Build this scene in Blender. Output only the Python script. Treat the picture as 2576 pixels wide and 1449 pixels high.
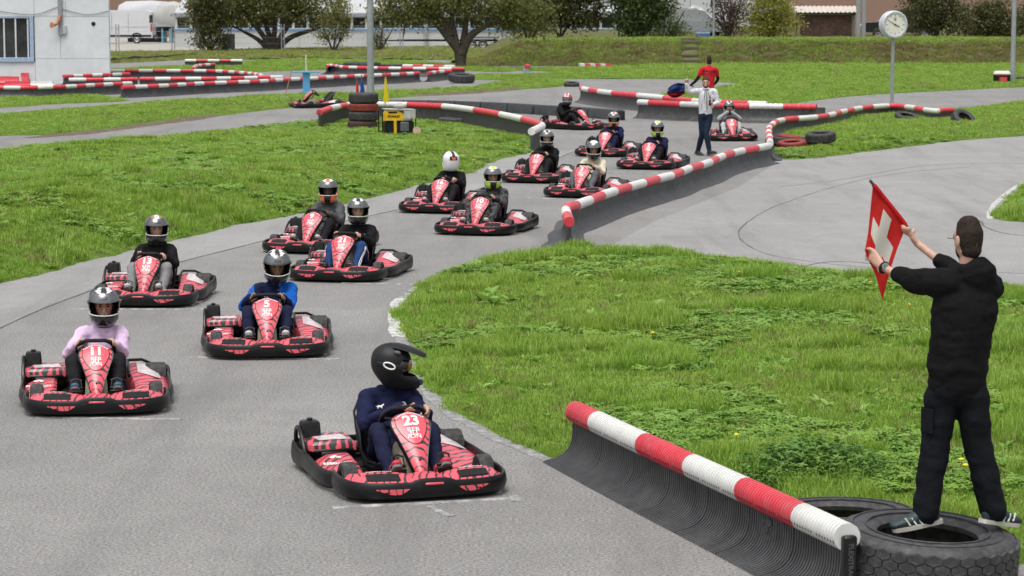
import bpy, bmesh, math, random
import numpy as np
from mathutils import Vector, Matrix, noise as mnoise
PI = math.pi
R = math.radians
random.seed(7); np.random.seed(7)
S = bpy.context.scene
for o in list(bpy.data.objects): bpy.data.objects.remove(o)
COL = S.collection

# ---------------------------------------------------------------- camera
FOC, CAMH = 6200.0, 3.4            # focal length in pixels of a 2576-wide picture, eye height
TILT = math.atan(724.5 / FOC)      # the horizon runs along the top edge
cd = bpy.data.cameras.new('camera'); cam = bpy.data.objects.new('camera', cd); COL.objects.link(cam)
cam.location = (0, 0, CAMH); cam.rotation_euler = (PI/2 - TILT, 0, 0)
cd.sensor_width = 36; cd.lens = 36 * FOC / 2576
cd.clip_start = 0.5; cd.clip_end = 3000
cd.dof.use_dof = True; cd.dof.focus_distance = 23; cd.dof.aperture_fstop = 8
S.camera = cam
# ---------------------------------------------------------------- sky and sun (overcast)
SUN_EL, SUN_AZ = R(70), R(200)     # high, from behind and a little to the left of the camera
w = bpy.data.worlds.new('World'); S.world = w; w.use_nodes = True
wn = w.node_tree.nodes; wl = w.node_tree.links
bg = wn['Background']
sky = wn.new('ShaderNodeTexSky'); sky.sky_type = 'NISHITA'; sky.sun_disc = False
sky.sun_elevation = SUN_EL; sky.sun_rotation = SUN_AZ
sky.air_density = 1.0; sky.dust_density = 4.0; sky.ozone_density = 1.0
hs = wn.new('ShaderNodeHueSaturation'); hs.inputs['Saturation'].default_value = 0.22
wl.new(sky.outputs[0], hs.inputs['Color']); wl.new(hs.outputs[0], bg.inputs['Color'])
bg.inputs['Strength'].default_value = 0.13
ld = bpy.data.lights.new('sun', 'SUN'); sun = bpy.data.objects.new('sun', ld); COL.objects.link(sun)
ld.energy = 1.5; ld.angle = R(38); ld.color = (1.0, 0.97, 0.93)
sd_ = Vector((math.sin(SUN_AZ)*math.cos(SUN_EL), math.cos(SUN_AZ)*math.cos(SUN_EL), math.sin(SUN_EL)))
sun.rotation_euler = sd_.to_track_quat('Z', 'Y').to_euler()
vs = S.view_settings
vs.view_transform = 'Standard'; vs.look = 'None'; vs.gamma = 1; vs.use_curve_mapping = False
vs.exposure = 0.5
S.render.engine = 'CYCLES'
S.render.resolution_x = 1024; S.render.resolution_y = 576
S.cycles.max_bounces = 6; S.cycles.transparent_max_bounces = 8

# ---------------------------------------------------------------- pixel (2576 x 1449) to place
CT, ST = math.cos(TILT), math.sin(TILT)
def ray(u, v):
    a = (u - 1288) / FOC; b = -(v - 724.5) / FOC
    return Vector((a, b*ST + CT, b*CT - ST))
def gp(u, v, z=0.0):
    d = ray(u, v); k = (z - CAMH) / d.z
    return Vector((d.x*k, d.y*k, z))
def at(u, v, Y):
    d = ray(u, v); k = Y / d.y
    return Vector((d.x*k, Y, CAMH + d.z*k))
def pxm(Y): return FOC / Y          # pixels (2576 wide) per metre at depth Y

# ---------------------------------------------------------------- mesh builder
class MB:
    def __init__(s): s.v = []; s.f = []; s.m = []; s.M = None
    def vert(s, p):
        p = Vector(p)
        s.v.append(tuple(s.M @ p) if s.M is not None else tuple(p)); return len(s.v) - 1
    def face(s, ids, m=0): s.f.append(tuple(ids)); s.m.append(m)
    def rings(s, rs, m=0, closed=True, cap0=True, cap1=True, loop=False):
        ids = [[s.vert(p) for p in r] for r in rs]
        n = len(ids[0]); k = n if closed else n - 1
        L = len(ids); 
        for i in range(L if loop else L - 1):
            a = ids[i]; b = ids[(i+1) % L]
            for j in range(k):
                q = (j + 1) % n
                s.face((a[j], a[q], b[q], b[j]), m)
        if closed and not loop:
            if cap0: s.face(tuple(reversed(ids[0])), m)
            if cap1: s.face(tuple(ids[-1]), m)
        return ids
    def box(s, c, d, m=0, rot=None, bev=0.0):
        c = Vector(c); hx, hy, hz = d[0]/2, d[1]/2, d[2]/2
        b = min(bev, hx*.95, hy*.95, hz*.95)
        def ring(z, ins):
            ax, ay = hx - ins, hy - ins
            if b <= 0: pts = [(-ax,-ay),(ax,-ay),(ax,ay),(-ax,ay)]
            else: pts = [(-ax+b,-ay),(ax-b,-ay),(ax,-ay+b),(ax,ay-b),(ax-b,ay),(-ax+b,ay),(-ax,ay-b),(-ax,-ay+b)]
            out = []
            for x, y in pts:
                p = Vector((x, y, z))
                if rot is not None: p = rot @ p
                out.append(c + p)
            return out
        if b <= 0: s.rings([ring(-hz,0), ring(hz,0)], m)
        else: s.rings([ring(-hz,b*.8), ring(-hz+b,0), ring(hz-b,0), ring(hz,b*.8)], m)
    def tube(s, pts, rad, seg=8, m=0, cap=True, loop=False, round_=False):
        pts = [Vector(p) for p in pts]; n = len(pts)
        if not isinstance(rad, (list, tuple)): rad = [rad]*n
        tang = []
        for i in range(n):
            a = pts[(i-1) % n] if (loop or i > 0) else pts[i]
            b = pts[(i+1) % n] if (loop or i < n-1) else pts[i]
            t = (b - a); tang.append(t.normalized() if t.length > 1e-9 else Vector((0,0,1)))
        up = Vector((0,0,1)) if abs(tang[0].z) < .9 else Vector((0,1,0))
        x = tang[0].cross(up).normalized(); rs = []
        def mk(c, r, x, y): return [c + x*(r*math.cos(2*PI*j/seg)) + y*(r*math.sin(2*PI*j/seg)) for j in range(seg)]
        fr = []
        for i in range(n):
            t = tang[i]; x = (x - t*x.dot(t))
            x = x.normalized() if x.length > 1e-6 else t.orthogonal().normalized()
            fr.append((x.copy(), t.cross(x)))
        for i in range(n):
            xx, yy = fr[i]
            if round_ and i == 0:
                for q in (.95, .7, .35): rs.append(mk(pts[0] - tang[0]*rad[0]*q, rad[0]*math.sqrt(1-q*q), xx, yy))
            rs.append(mk(pts[i], rad[i], xx, yy))
            if round_ and i == n-1:
                for q in (.35, .7, .95): rs.append(mk(pts[i] + tang[i]*rad[i]*q, rad[i]*math.sqrt(1-q*q), xx, yy))
        s.rings(rs, m, True, cap, cap, loop)
    def ell(s, pts, ab, side=(1,0,0), seg=16, m=0, round_=True):
        """tube with elliptical section: a along side, b across"""
        pts = [Vector(p) for p in pts]; n = len(pts); side = Vector(side); rs = []
        for i in range(n):
            t = (pts[min(i+1,n-1)] - pts[max(i-1,0)]).normalized()
            x = (side - t*side.dot(t)).normalized(); y = t.cross(x)
            a, b = ab[i]
            def mk(c, k): return [c + x*(a*k*math.cos(2*PI*j/seg)) + y*(b*k*math.sin(2*PI*j/seg)) for j in range(seg)]
            if round_ and i == 0:
                for q in (.95,.7,.35): rs.append(mk(pts[0] - t*min(a,b)*q, math.sqrt(1-q*q)))
            rs.append(mk(pts[i], 1))
            if round_ and i == n-1:
                for q in (.35,.7,.95): rs.append(mk(pts[i] + t*min(a,b)*q, math.sqrt(1-q*q)))
        s.rings(rs, m)
    def ball(s, c, r, seg=12, m=0):
        c = Vector(c); r = Vector((r,r,r)) if not hasattr(r, '__len__') else Vector(r)
        rs = []
        for i in range(1, seg//2+1):
            ph = -PI/2 + PI*(i-.5)/(seg//2)
            rs.append([c + Vector((r.x*math.cos(ph)*math.cos(2*PI*j/seg), r.y*math.cos(ph)*math.sin(2*PI*j/seg), r.z*math.sin(ph))) for j in range(seg)])
        s.rings(rs, m)
    def lathe(s, prof, seg=32, m=0, axis='z', c=(0,0,0), closed=False, mats=None):
        c = Vector(c); ids = []
        for r, h in prof:
            row = []
            for j in range(seg):
                a = 2*PI*j/seg; x, y = r*math.cos(a), r*math.sin(a)
                p = {'z': (x, y, h), 'x': (h, x, y), 'y': (y, h, x)}[axis]
                row.append(s.vert(c + Vector(p)))
            ids.append(row)
        L = len(prof)
        for i in range(L if closed else L-1):
            a = ids[i]; b = ids[(i+1) % L]
            for j in range(seg):
                q = (j+1) % seg; s.face((a[j], a[q], b[q], b[j]), mats[i] if mats else m)
        return ids
    def poly(s, pts, th, n, m=0):
        """flat polygon prism: pts 3d, thickness th along n"""
        n = Vector(n); a = [s.vert(p) for p in pts]; b = [s.vert(Vector(p) + n*th) for p in pts]
        s.face(tuple(reversed(a)), m); s.face(tuple(b), m); k = len(pts)
        for i in range(k): s.face((a[i], a[(i+1)%k], b[(i+1)%k], b[i]), m)
    def mesh(s, name, mats=(), smooth=True, fix=True):
        me = bpy.data.meshes.new(name); me.from_pydata(s.v, [], s.f)
        for mt in (mats if isinstance(mats, (list, tuple)) else [mats]): me.materials.append(mt)
        if any(s.m): me.polygons.foreach_set('material_index', s.m)
        if fix:
            b = bmesh.new(); b.from_mesh(me); bmesh.ops.recalc_face_normals(b, faces=b.faces); b.to_mesh(me); b.free()
        if smooth:
            me.polygons.foreach_set('use_smooth', [True]*len(me.polygons))
            sharp(me)
        me.update(); return me
    def build(s, name, mats, parent=None, smooth=True, fix=True):
        return ob(name, s.mesh(name, mats, smooth, fix), parent)
def sharp(me, ang=38):
    b = bmesh.new(); b.from_mesh(me); c = R(ang)
    for e in b.edges:
        if len(e.link_faces) == 2: e.smooth = e.calc_face_angle(0) < c
    b.to_mesh(me); b.free()
def ob(name, data, parent=None, loc=None, rz=None):
    o = bpy.data.objects.new(name, data); COL.objects.link(o)
    if parent is not None: o.parent = parent
    if loc is not None: o.location = loc
    if rz is not None: o.rotation_euler = (0, 0, rz)
    return o
def tag(o, label, cat, group=None):
    o['label'] = label; o['category'] = cat
    if group: o['group'] = group
    return o
def thing(name, label, cat, loc=(0,0,0), rz=0, group=None):
    return tag(ob(name, None, None, loc, rz), label, cat, group)
def struct(o, label=None):
    o['kind'] = 'structure'
    if label: o['label'] = label
    return o
def part(name, mats, parent, fn, smooth=True):
    b = MB(); fn(b); return b.build(name, mats, parent, smooth)
_tc = {}
def text_data(txt, size=1.0, offset=0.0, extrude=0.0, align='CENTER'):
    """vertices and faces of flat lettering, centred on the origin"""
    key = (txt, size, offset, extrude)
    if key in _tc: return _tc[key]
    c = bpy.data.curves.new('t', 'FONT'); c.body = txt; c.size = size; c.offset = offset; c.extrude = extrude
    c.align_x = 'CENTER'; c.align_y = 'CENTER'; c.resolution_u = 3
    o = bpy.data.objects.new('t', c); COL.objects.link(o)
    dg = bpy.context.evaluated_depsgraph_get(); me = bpy.data.meshes.new_from_object(o.evaluated_get(dg))
    bm = bmesh.new(); bm.from_mesh(me); bmesh.ops.triangulate(bm, faces=bm.faces)
    for _ in range(3):
        lg = [e for e in bm.edges if e.calc_length() > size*.22]
        if not lg: break
        bmesh.ops.subdivide_edges(bm, edges=lg, cuts=1); bmesh.ops.triangulate(bm, faces=bm.faces)
    bm.to_mesh(me); bm.free()
    V = [tuple(v.co) for v in me.vertices]; F = [tuple(p.vertices) for p in me.polygons]
    bpy.data.objects.remove(o); bpy.data.curves.remove(c); bpy.data.meshes.remove(me)
    _tc[key] = (V, F); return V, F
def put_text(b, txt, size, fn, offset=0.0, m=0):
    V, F = text_data(txt, size, offset)
    ids = [b.vert(fn(x, y)) for x, y, z in V]
    for f in F: b.face([ids[i] for i in f], m)
def catmull(pts, n=6, closed=False):
    P = [Vector(p) for p in pts]; L = len(P); out = []
    for i in range(L if closed else L-1):
        if closed: a, b, c, d = P[(i-1)%L], P[i], P[(i+1)%L], P[(i+2)%L]
        else: a, b, c, d = P[max(i-1,0)], P[i], P[i+1], P[min(i+2,L-1)]
        for k in range(n):
            t = k/n
            out.append(.5*((2*b) + (c-a)*t + (2*a-5*b+4*c-d)*t*t + (3*b-a-3*c+d)*t**3))
    if not closed: out.append(P[-1])
    return out
def resample(pts, step):
    P = [Vector(p) for p in pts]; acc = [0]
    for i in range(1, len(P)): acc.append(acc[-1] + (P[i]-P[i-1]).length)
    n = max(2, int(round(acc[-1]/step)) + 1); out = []; j = 0
    for i in range(n):
        s = acc[-1]*i/(n-1)
        while j < len(P)-2 and acc[j+1] < s: j += 1
        t = (s-acc[j])/max(1e-9, acc[j+1]-acc[j]); out.append(P[j].lerp(P[j+1], t))
    return out

# ---------------------------------------------------------------- materials
def srgb(r, g, b):
    f = lambda c: (c/255/12.92) if c/255 <= .04045 else ((c/255+.055)/1.055)**2.4
    return (f(r), f(g), f(b))
class NT:
    def __init__(s, name):
        s.m = bpy.data.materials.new(name); s.m.use_nodes = True; s.t = s.m.node_tree
        s.p = s.t.nodes['Principled BSDF']
    def n(s, ty, **kw):
        x = s.t.nodes.new('ShaderNode' + ty)
        for k, v in kw.items():
            if hasattr(x, k) and not k[0].isupper(): setattr(x, k, v)
            else: x.inputs[k.replace('_', ' ')].default_value = v
        return x
    def l(s, a, b): s.t.links.new(a, b)
    def coord(s, kind='Object'): return s.n('TexCoord').outputs[kind]
    def pos(s): return s.n('NewGeometry').outputs['Position']
    def noise(s, src, scale, detail=4, rough=.55, out='Fac', dist=0):
        x = s.n('TexNoise'); x.inputs['Scale'].default_value = scale; x.inputs['Detail'].default_value = detail
        x.inputs['Roughness'].default_value = rough; x.inputs['Distortion'].default_value = dist
        if src is not None: s.l(src, x.inputs['Vector'])
        return x.outputs[out]
    def ramp(s, fac, stops, interp='LINEAR'):
        x = s.n('ValToRGB'); e = x.color_ramp; e.interpolation = interp
        while len(e.elements) < len(stops): e.elements.new(.5)
        for el, (p, c) in zip(e.elements, stops):
            el.position = p; el.color = (*c, 1) if len(c) == 3 else c
        s.l(fac, x.inputs[0]); return x.outputs[0]
    def mix(s, fac, a, b, mode='MIX'):
        x = s.n('Mix'); x.data_type = 'RGBA'; x.blend_type = mode
        for sock, v in ((x.inputs[0], fac), (x.inputs[6], a), (x.inputs[7], b)):
            if isinstance(v, (int, float)): sock.default_value = v
            elif isinstance(v, tuple): sock.default_value = (*v, 1) if len(v) == 3 else v
            else: s.l(v, sock)
        return x.outputs[2]
    def math(s, op, a, b=0.0, c=0.0):
        x = s.n('Math'); x.operation = op
        for i, v in enumerate((a, b, c)):
            if isinstance(v, (int, float)): x.inputs[i].default_value = v
            else: s.l(v, x.inputs[i])
        return x.outputs[0]
    def scale(s, src, v):
        x = s.n('Mapping'); x.inputs['Scale'].default_value = v; s.l(src, x.inputs['Vector']); return x.outputs[0]
    def bump(s, h, strength=.3, dist=.01):
        x = s.n('Bump'); x.inputs['Strength'].default_value = strength; x.inputs['Distance'].default_value = dist
        s.l(h, x.inputs['Height']); s.l(x.outputs[0], s.p.inputs['Normal'])
    def col(s, c):
        if isinstance(c, tuple): s.p.inputs['Base Color'].default_value = (*c, 1)
        else: s.l(c, s.p.inputs['Base Color'])
    def set(s, **kw):
        for k, v in kw.items(): s.p.inputs[k.replace('_', ' ')].default_value = v
_mc = {}
def plain(name, c, rough=.5, metal=0.0, var=.18, scale=9.0, dirt=None, bump=0.0, bscale=60.0, coat=0.0, spec=None):
    """one colour with uneven wear, an optional layer of dust and fine relief"""
    if name in _mc: return _mc[name]
    t = NT(name); co = t.coord()
    f = t.noise(co, scale, 5, .6)
    a = tuple(min(1, x*(1-var)) for x in c); b = tuple(min(1, x*(1+var)) for x in c)
    k = t.ramp(f, [(.3, a), (.7, b)])
    if dirt:
        f2 = t.ramp(t.noise(co, scale*2.7, 6, .7), [(.45, (0,0,0)), (.75, (1,1,1))])
        k = t.mix(t.math('MULTIPLY', f2, dirt[1]), k, dirt[0])
    t.col(k)
    t.l(t.math('ADD', t.math('MULTIPLY', f, .2), max(0, rough-.1)), t.p.inputs['Roughness'])
    t.set(Metallic=metal)
    if coat: t.set(Coat_Weight=coat, Coat_Roughness=.12)
    if spec is not None: t.set(Specular_IOR_Level=spec)
    if bump: t.bump(t.noise(co, bscale, 4, .6), bump, .01)
    _mc[name] = t.m; return t.m

# ================================================================ GROUND
def m_asphalt(name, base, speck=.5, patch=.25, tint=(1,1,1)):
    t = NT(name); p = t.pos()
    big = t.noise(p, .35, 5, .6); mid = t.noise(p, 2.3, 5, .65)
    fine = t.noise(p, 46, 4, .8); fine2 = t.noise(p, 95, 2, .6)
    c = tuple(base*x for x in tint)
    k = t.ramp(big, [(.3, tuple(x*(1-patch) for x in c)), (.7, tuple(x*(1+patch*.8) for x in c))])
    k = t.mix(t.ramp(mid, [(.42, (0,0,0)), (.8, (.55,.55,.55))]), k, tuple(x*.72 for x in c))
    sp = t.ramp(fine, [(.36, (0,0,0)), (.5, (.5,.5,.5)), (.66, (1,1,1))])
    k = t.mix(speck, k, sp, 'OVERLAY')
    st = t.ramp(fine2, [(.6, (0,0,0)), (.7, (.5,.5,.5))])
    k = t.mix(st, k, tuple(min(1, x*2.6) for x in c))
    # faint rubber and damp streaks along the racing line
    sk = t.noise(t.scale(p, (1.6, .16, 1)), 1.0, 6, .65)
    k = t.mix(t.ramp(sk, [(.5, (0,0,0)), (.72, (.5,.5,.5))]), k, tuple(x*.55 for x in c))
    t.col(k); t.set(Roughness=.86, Specular_IOR_Level=.35)
    t.bump(fine, .2, .004); return t.m
M_ASPH = m_asphalt('asphalt_coarse', .22, .62, .16, (1.0, .975, .94))
M_LANE = m_asphalt('asphalt_smooth', .265, .26, .12, (1.0, .985, .965))
M_DARK = m_asphalt('asphalt_patch_dark', .085, .35, .3)
def m_soil(name, stops, sc=1.0):
    t = NT(name); p = t.pos()
    f = t.noise(p, 1.4*sc, 8, .7); g = t.noise(p, 14*sc, 5, .7)
    k = t.ramp(f, stops)
    k = t.mix(.35, k, t.ramp(g, [(.3, (.1,.1,.1)), (.7, (.9,.9,.9))]), 'OVERLAY')
    t.col(k); t.set(Roughness=.95, Specular_IOR_Level=.1); t.bump(g, .8, .03); return t.m
M_TURF = m_soil('turf', [(.3, (.07,.115,.02)), (.5, (.10,.165,.03)), (.68, (.12,.18,.04)), (.82, (.12,.12,.05))])
M_TURFDRY = m_soil('turf_dry', [(.3, (.06,.085,.025)), (.48, (.1,.115,.04)), (.6, (.15,.125,.065)), (.75, (.12,.085,.055))], .8)
M_DIRT = m_soil('bare_dirt', [(.3, (.1,.075,.055)), (.6, (.17,.135,.1)), (.8, (.22,.18,.14))], 2)
M_GRAVEL = m_soil('gravel', [(.3, (.3,.28,.25)), (.6, (.4,.38,.34)), (.8, (.46,.44,.4))], 2)
M_FIELD = m_soil('ploughed_soil', [(.3, (.1,.06,.042)), (.55, (.145,.09,.062)), (.8, (.19,.125,.09))], .5)

def sheet(name, pts, z, mat):
    b = MB(); ids = [b.vert((p[0], p[1], z)) for p in pts]; b.face(ids)
    me = b.mesh(name, mat, False)
    bm = bmesh.new(); bm.from_mesh(me); bmesh.ops.triangulate(bm, faces=bm.faces); 
    for f in bm.faces:
        if f.normal.z < 0: f.normal_flip()
    bm.to_mesh(me); bm.free()
    return struct(ob(name, me))
def pxs(poly, z=0): return [gp(u, v, z) for u, v in poly]
sheet('ground', [(-900,-60),(900,-60),(900,2600),(-900,2600)], -.05, M_TURF)
sheet('asphalt_track', [(-75,3),(75,3),(75,141),(-75,141)], 0, M_ASPH)
# gravel yard behind the far fence, left
sheet('gravel_yard', [gp(-400,138), gp(500,133), gp(700,125), gp(1000,121.5), gp(1290,121), gp(1290,96.5), gp(-400,92)], -.02, M_GRAVEL)
# smoother lane on the left of the dark seam
LANE = [(-300,960),(0,826),(120,772),(300,706),(470,655),(640,612),(800,572),(1000,528),(1180,484),(1300,440),(1400,398),(1440,380),(1330,372),(1200,385),(1000,440),(700,520),(400,580),(0,680),(-300,760)]
sheet('asphalt_lane', pxs(LANE), .004, M_LANE)
sheet('asphalt_crossing', pxs([(1500,640),(1640,560),(1860,470),(1960,405),(2200,372),(2700,330),(2700,760),(2300,720),(1900,665),(1700,640)]), .004, M_LANE)
sheet('asphalt_stain', [p for p in catmull(pxs([(1385,600),(1400,560),(1425,556),(1440,590),(1430,628),(1395,625),(1362,640),(1358,622)]), 4, True)], .0055, M_DARK)
# far brown field rising to the horizon
def far_field():
    b = MB(); prof = [(232,-.04),(300,.3),(400,2),(600,7),(900,17),(1400,38),(2200,60)]
    xs = np.linspace(-1, 1, 25); ids = []
    for y, z in prof: ids.append([b.vert((x*y*.6, y, z)) for x in xs])
    for i in range(len(prof)-1):
        for j in range(24): b.face((ids[i][j], ids[i][j+1], ids[i+1][j+1], ids[i+1][j]))
    struct(b.build('ploughed_field', M_FIELD))
far_field()

# ---------------------------------------------------------------- painted marks and seams on the track
def m_paint(name, c, wear):
    t = NT(name); p = t.pos()
    f = t.noise(p, 9, 6, .75)
    k = t.mix(t.ramp(f, [(wear-.12, (1,1,1)), (wear+.1, (0,0,0))]), c, (.2,.198,.195))
    t.col(k); t.set(Roughness=.8); t.bump(t.noise(p, 60, 3), .3, .004); return t.m
M_LINE = m_paint('worn_white_paint', (.5,.5,.49), .57)
M_LINE2 = m_paint('white_kerb_paint', (.55,.55,.53), .47)
M_LINE3 = m_paint('faded_kerb_paint', (.42,.42,.41), .60)
M_CRACK = plain('crack_tar', (.11,.107,.102), .9)
M_REDP = m_paint('red_kerb_paint', (.5,.06,.06), .3)
def strip(name, pts, wd, z, mat, jit=0.0, n=6, parent=None):
    P = resample(catmull(pts, n), .15); b = MB(); ids = []
    for i, p in enumerate(P):
        t = (P[min(i+1,len(P)-1)] - P[max(i-1,0)]).normalized(); nn = Vector((-t.y, t.x, 0))
        w_ = wd/2*(1 + jit*1.5*mnoise.noise(Vector((i*.31, P[0].x, 0)))); o = nn*(jit*wd*.9*mnoise.noise(Vector((i*.23, P[0].y, 7))))
        q = Vector((p.x,p.y,0)); k = Vector((0,0,z)); zb = Vector((0,0,.0005))
        ids.append((b.vert(q + k + nn*w_ + o), b.vert(q + k - nn*w_ + o), b.vert(q + zb - nn*(w_+.004) + o), b.vert(q + zb + nn*(w_+.004) + o)))
    for i in range(len(ids)-1):
        A_, B_ = ids[i], ids[i+1]; b.face((A_[0], A_[1], B_[1], B_[0])); b.face((A_[1], A_[2], B_[2], B_[1])); b.face((A_[3], A_[0], B_[0], B_[3]))
    for q in (ids[0], ids[-1]): b.face(q)
    me = b.mesh(name, mat, False, False)
    bm = bmesh.new(); bm.from_mesh(me)
    for f in bm.faces:
        f.normal_update()
        if f.normal.z < 0: f.normal_flip()
    bm.to_mesh(me); bm.free()
    o = ob(name, me)
    return struct(o)
strip('asphalt_seam', pxs([(-100,872),(0,826),(120,772),(300,706),(470,655),(640,612),(800,572),(1000,528)]), .016, .0065, M_CRACK, .6)
strip('asphalt_seam', pxs([(1000,528),(1180,484),(1300,440),(1400,398),(1440,382)]), .014, .0065, M_CRACK, .6)
strip('asphalt_seam', pxs([(2440,420),(2250,438),(2100,470),(1950,520),(1880,560),(1858,588),(1875,612),(1930,640),(2050,660),(2200,675),(2400,682),(2600,690)]), .022, .0065, M_CRACK, .7)
strip('asphalt_seam', pxs([(2466,556),(2480,572),(2530,588),(2620,598)]), .03, .0065, M_CRACK, .5)
strip('asphalt_seam', pxs([(1950,690),(2080,660),(2190,664),(2300,684),(2420,690)]), .045, .0065, M_CRACK, .7)
strip('asphalt_seam', pxs([(1960,470),(2100,455),(2300,420),(2440,412),(2600,412)]), .02, .0065, M_CRACK, .6)
for a, b_ in (((835,1278),(1310,1254)), ((90,1050),(455,1056)), ((480,899),(852,904)), ((180,778),(520,778)), ((860,712),(1060,716)), ((950,541),(1075,540)),
              ((1130,592),(1290,586)), ((1325,498),(1400,500)), ((1500,432),(1760,436)), ((1380,405),(1460,372))):
    strip('grid_line', [gp(*a), gp((a[0]+b_[0])/2, (a[1]+b_[1])/2), gp(*b_)], .055, .0075, M_LINE, .15)
strip('grid_line', [gp(1292,1249), gp(1318,1256), gp(1300,1262)], .06, .0085, M_LINE, .15)
strip('grid_line', [gp(1085,1275), gp(1110,1290), gp(1135,1300)], .05, .0085, M_LINE, .3)
strip('kerb_line', pxs([(1020,745),(1002,765),(992,795),(996,825),(1012,870),(1036,918),(1062,962),(1098,1010),(1160,1058),(1240,1098),(1330,1138),(1410,1170)]), .11, .0085, M_LINE3, .3)
strip('kerb_line', pxs([(1012,752),(1000,768),(992,795),(996,825),(1004,850)]), .15, .0105, M_LINE2, .25)
strip('kerb_line', pxs([(1020,745),(1040,728),(1075,706)]), .07, .010, M_LINE, .2)
strip('kerb_line', pxs([(2600,448),(2545,478),(2505,512),(2490,535),(2492,552)]), .09, .010, M_LINE2, .25)
strip('kerb_line', pxs([(1994,263),(2072,252),(2157,243),(2244,237),(2382,230),(2576,221)]), .12, .010, M_LINE, .2)

# ---------------------------------------------------------------- grass islands
def sdf(P, poly):
    A = np.array([(p[0], p[1]) for p in poly]); Bq = np.roll(A, -1, 0)
    d = np.full(len(P), 1e18); ins = np.zeros(len(P), bool)
    for a, b in zip(A, Bq):
        e = b - a; wv = P - a
        t = np.clip((wv @ e)/max(1e-12, e @ e), 0, 1)
        q = wv - t[:,None]*e; d = np.minimum(d, (q*q).sum(1))
        c = (a[1] > P[:,1]) != (b[1] > P[:,1])
        xi = (b[0]-a[0])*(P[:,1]-a[1])/((b[1]-a[1]) if abs(b[1]-a[1]) > 1e-12 else 1e-12) + a[0]
        ins ^= c & (P[:,0] < xi)
    d = np.sqrt(d); return np.where(ins, d, -d)
def vnoise(x, y, sc, seed=0):
    """cheap smooth value noise on arrays"""
    X = x*sc; Y = y*sc; xi = np.floor(X); yi = np.floor(Y); fx = X-xi; fy = Y-yi
    fx = fx*fx*(3-2*fx); fy = fy*fy*(3-2*fy)
    def h(a, b):
        n = np.sin(a*127.1 + b*311.7 + seed*17.3)*43758.5453; return n - np.floor(n)
    return (h(xi,yi)*(1-fx)+h(xi+1,yi)*fx)*(1-fy) + (h(xi,yi+1)*(1-fx)+h(xi+1,yi+1)*fx)*fy
PATCH = []
def grass_patch(name, poly, hmax, width, res, mat, smooth=5, dens=1.0, tall=1.0, dry=0.0, far=None):
    farw = None if far is None else np.array([(p.x, p.y) for p in resample(catmull(pxs(far), 5), .5)])
    W = catmull(pxs(poly), smooth, True); W = [(p.x, p.y) for p in W]
    A = np.array(W); x0, y0 = A.min(0) - .3; x1, y1 = A.max(0) + .3
    nx = int((x1-x0)/res)+2; ny = int((y1-y0)/res)+2
    gx, gy = np.meshgrid(x0 + np.arange(nx)*res, y0 + np.arange(ny)*res)
    P = np.stack([gx.ravel(), gy.ravel()], 1); s = sdf(P, W)
    def height(P, s):
        e = (vnoise(P[:,0], P[:,1], 2.2, 1)-.5)*.16 + (vnoise(P[:,0], P[:,1], 6, 2)-.5)*.07   # ragged edge
        s = s + e
        hm = hmax
        if farw is not None:
            fd = np.sqrt(np.min(((P[:,None,:]-farw[None])**2).sum(2), 1)) if len(P) < 3000 else np.concatenate([np.sqrt(np.min(((c[:,None,:]-farw[None])**2).sum(2), 1)) for c in np.array_split(P, len(P)//2000+1)])
            q = np.clip((fd-3.0)/12, 0, 1); hm = hmax*(.08 + .92*q*q*(3-2*q))
        base = .025*np.clip(s/.12, -3, 1) + hm*(1-np.exp(-np.clip(s,0,None)/width))
        bump = (vnoise(P[:,0], P[:,1], 1.1, 3)-.5)*.06 + (vnoise(P[:,0], P[:,1], 3.1, 4)-.5)*.03
        return base + bump*np.clip(s/.6, 0, 1), s
    h, s2 = height(P, s)
    keep = (s > -.45).reshape(ny, nx)
    k = keep[:-1,:-1] & keep[1:,:-1] & keep[:-1,1:] & keep[1:,1:]
    idx = np.arange(nx*ny).reshape(ny, nx)
    F = np.stack([idx[:-1,:-1][k], idx[:-1,1:][k], idx[1:,1:][k], idx[1:,:-1][k]], 1)
    used = np.unique(F); rm = np.full(nx*ny, -1); rm[used] = np.arange(len(used))
    V = np.column_stack([P[used], h[used]]); F = rm[F]
    me = bpy.data.meshes.new(name); me.from_pydata(V.tolist(), [], F.tolist()); me.materials.append(mat)
    me.polygons.foreach_set('use_smooth', [True]*len(me.polygons)); me.update()
    struct(ob(name, me)); PATCH.append((W, height, dens, tall, dry, (x0,y0,x1,y1)))
G1 = [(1003,800),(1011,771),(1050,724),(1130,684),(1250,654),(1380,632),(1480,626),(1600,630),(1750,643),(1900,658),(2100,688),(2250,706),(2400,716),(2576,726),(2900,738),(2900,1380),(2620,1400),(2555,1416),(2480,1440),(2380,1500),(2200,1515),(2060,1432),(1900,1345),(1700,1240),(1560,1175),(1470,1140),(1410,1160),(1330,1130),(1240,1090),(1160,1050),(1100,1003),(1066,956),(1048,912),(1026,866),(1009,826)]
G2 = [(-300,422),(0,377),(150,363),(300,353),(450,340),(640,322),(800,305),(840,296),(1000,296),(1150,303),(1260,318),(1340,345),(1352,372),(1338,384),(1250,404),(1180,436),(1050,468),(900,506),(750,538),(600,566),(450,603),(300,638),(150,676),(0,715),(-300,800)]
G3 = [(-300,315),(0,291),(250,271),(400,258),(560,250),(720,240),(880,238),(945,232),(1080,228),(1180,222),(1240,210),(1300,203),(1400,203),(1438,211),(1400,219),(1300,226),(1150,236),(1000,246),(900,255),(800,268),(724,272),(644,280),(520,296),(375,315),(250,332),(100,340),(0,343),(-300,365)]
G4 = [(-300,262),(0,248),(100,240),(200,236),(260,243),(318,251),(300,256),(150,262),(0,272),(-300,290)]
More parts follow.
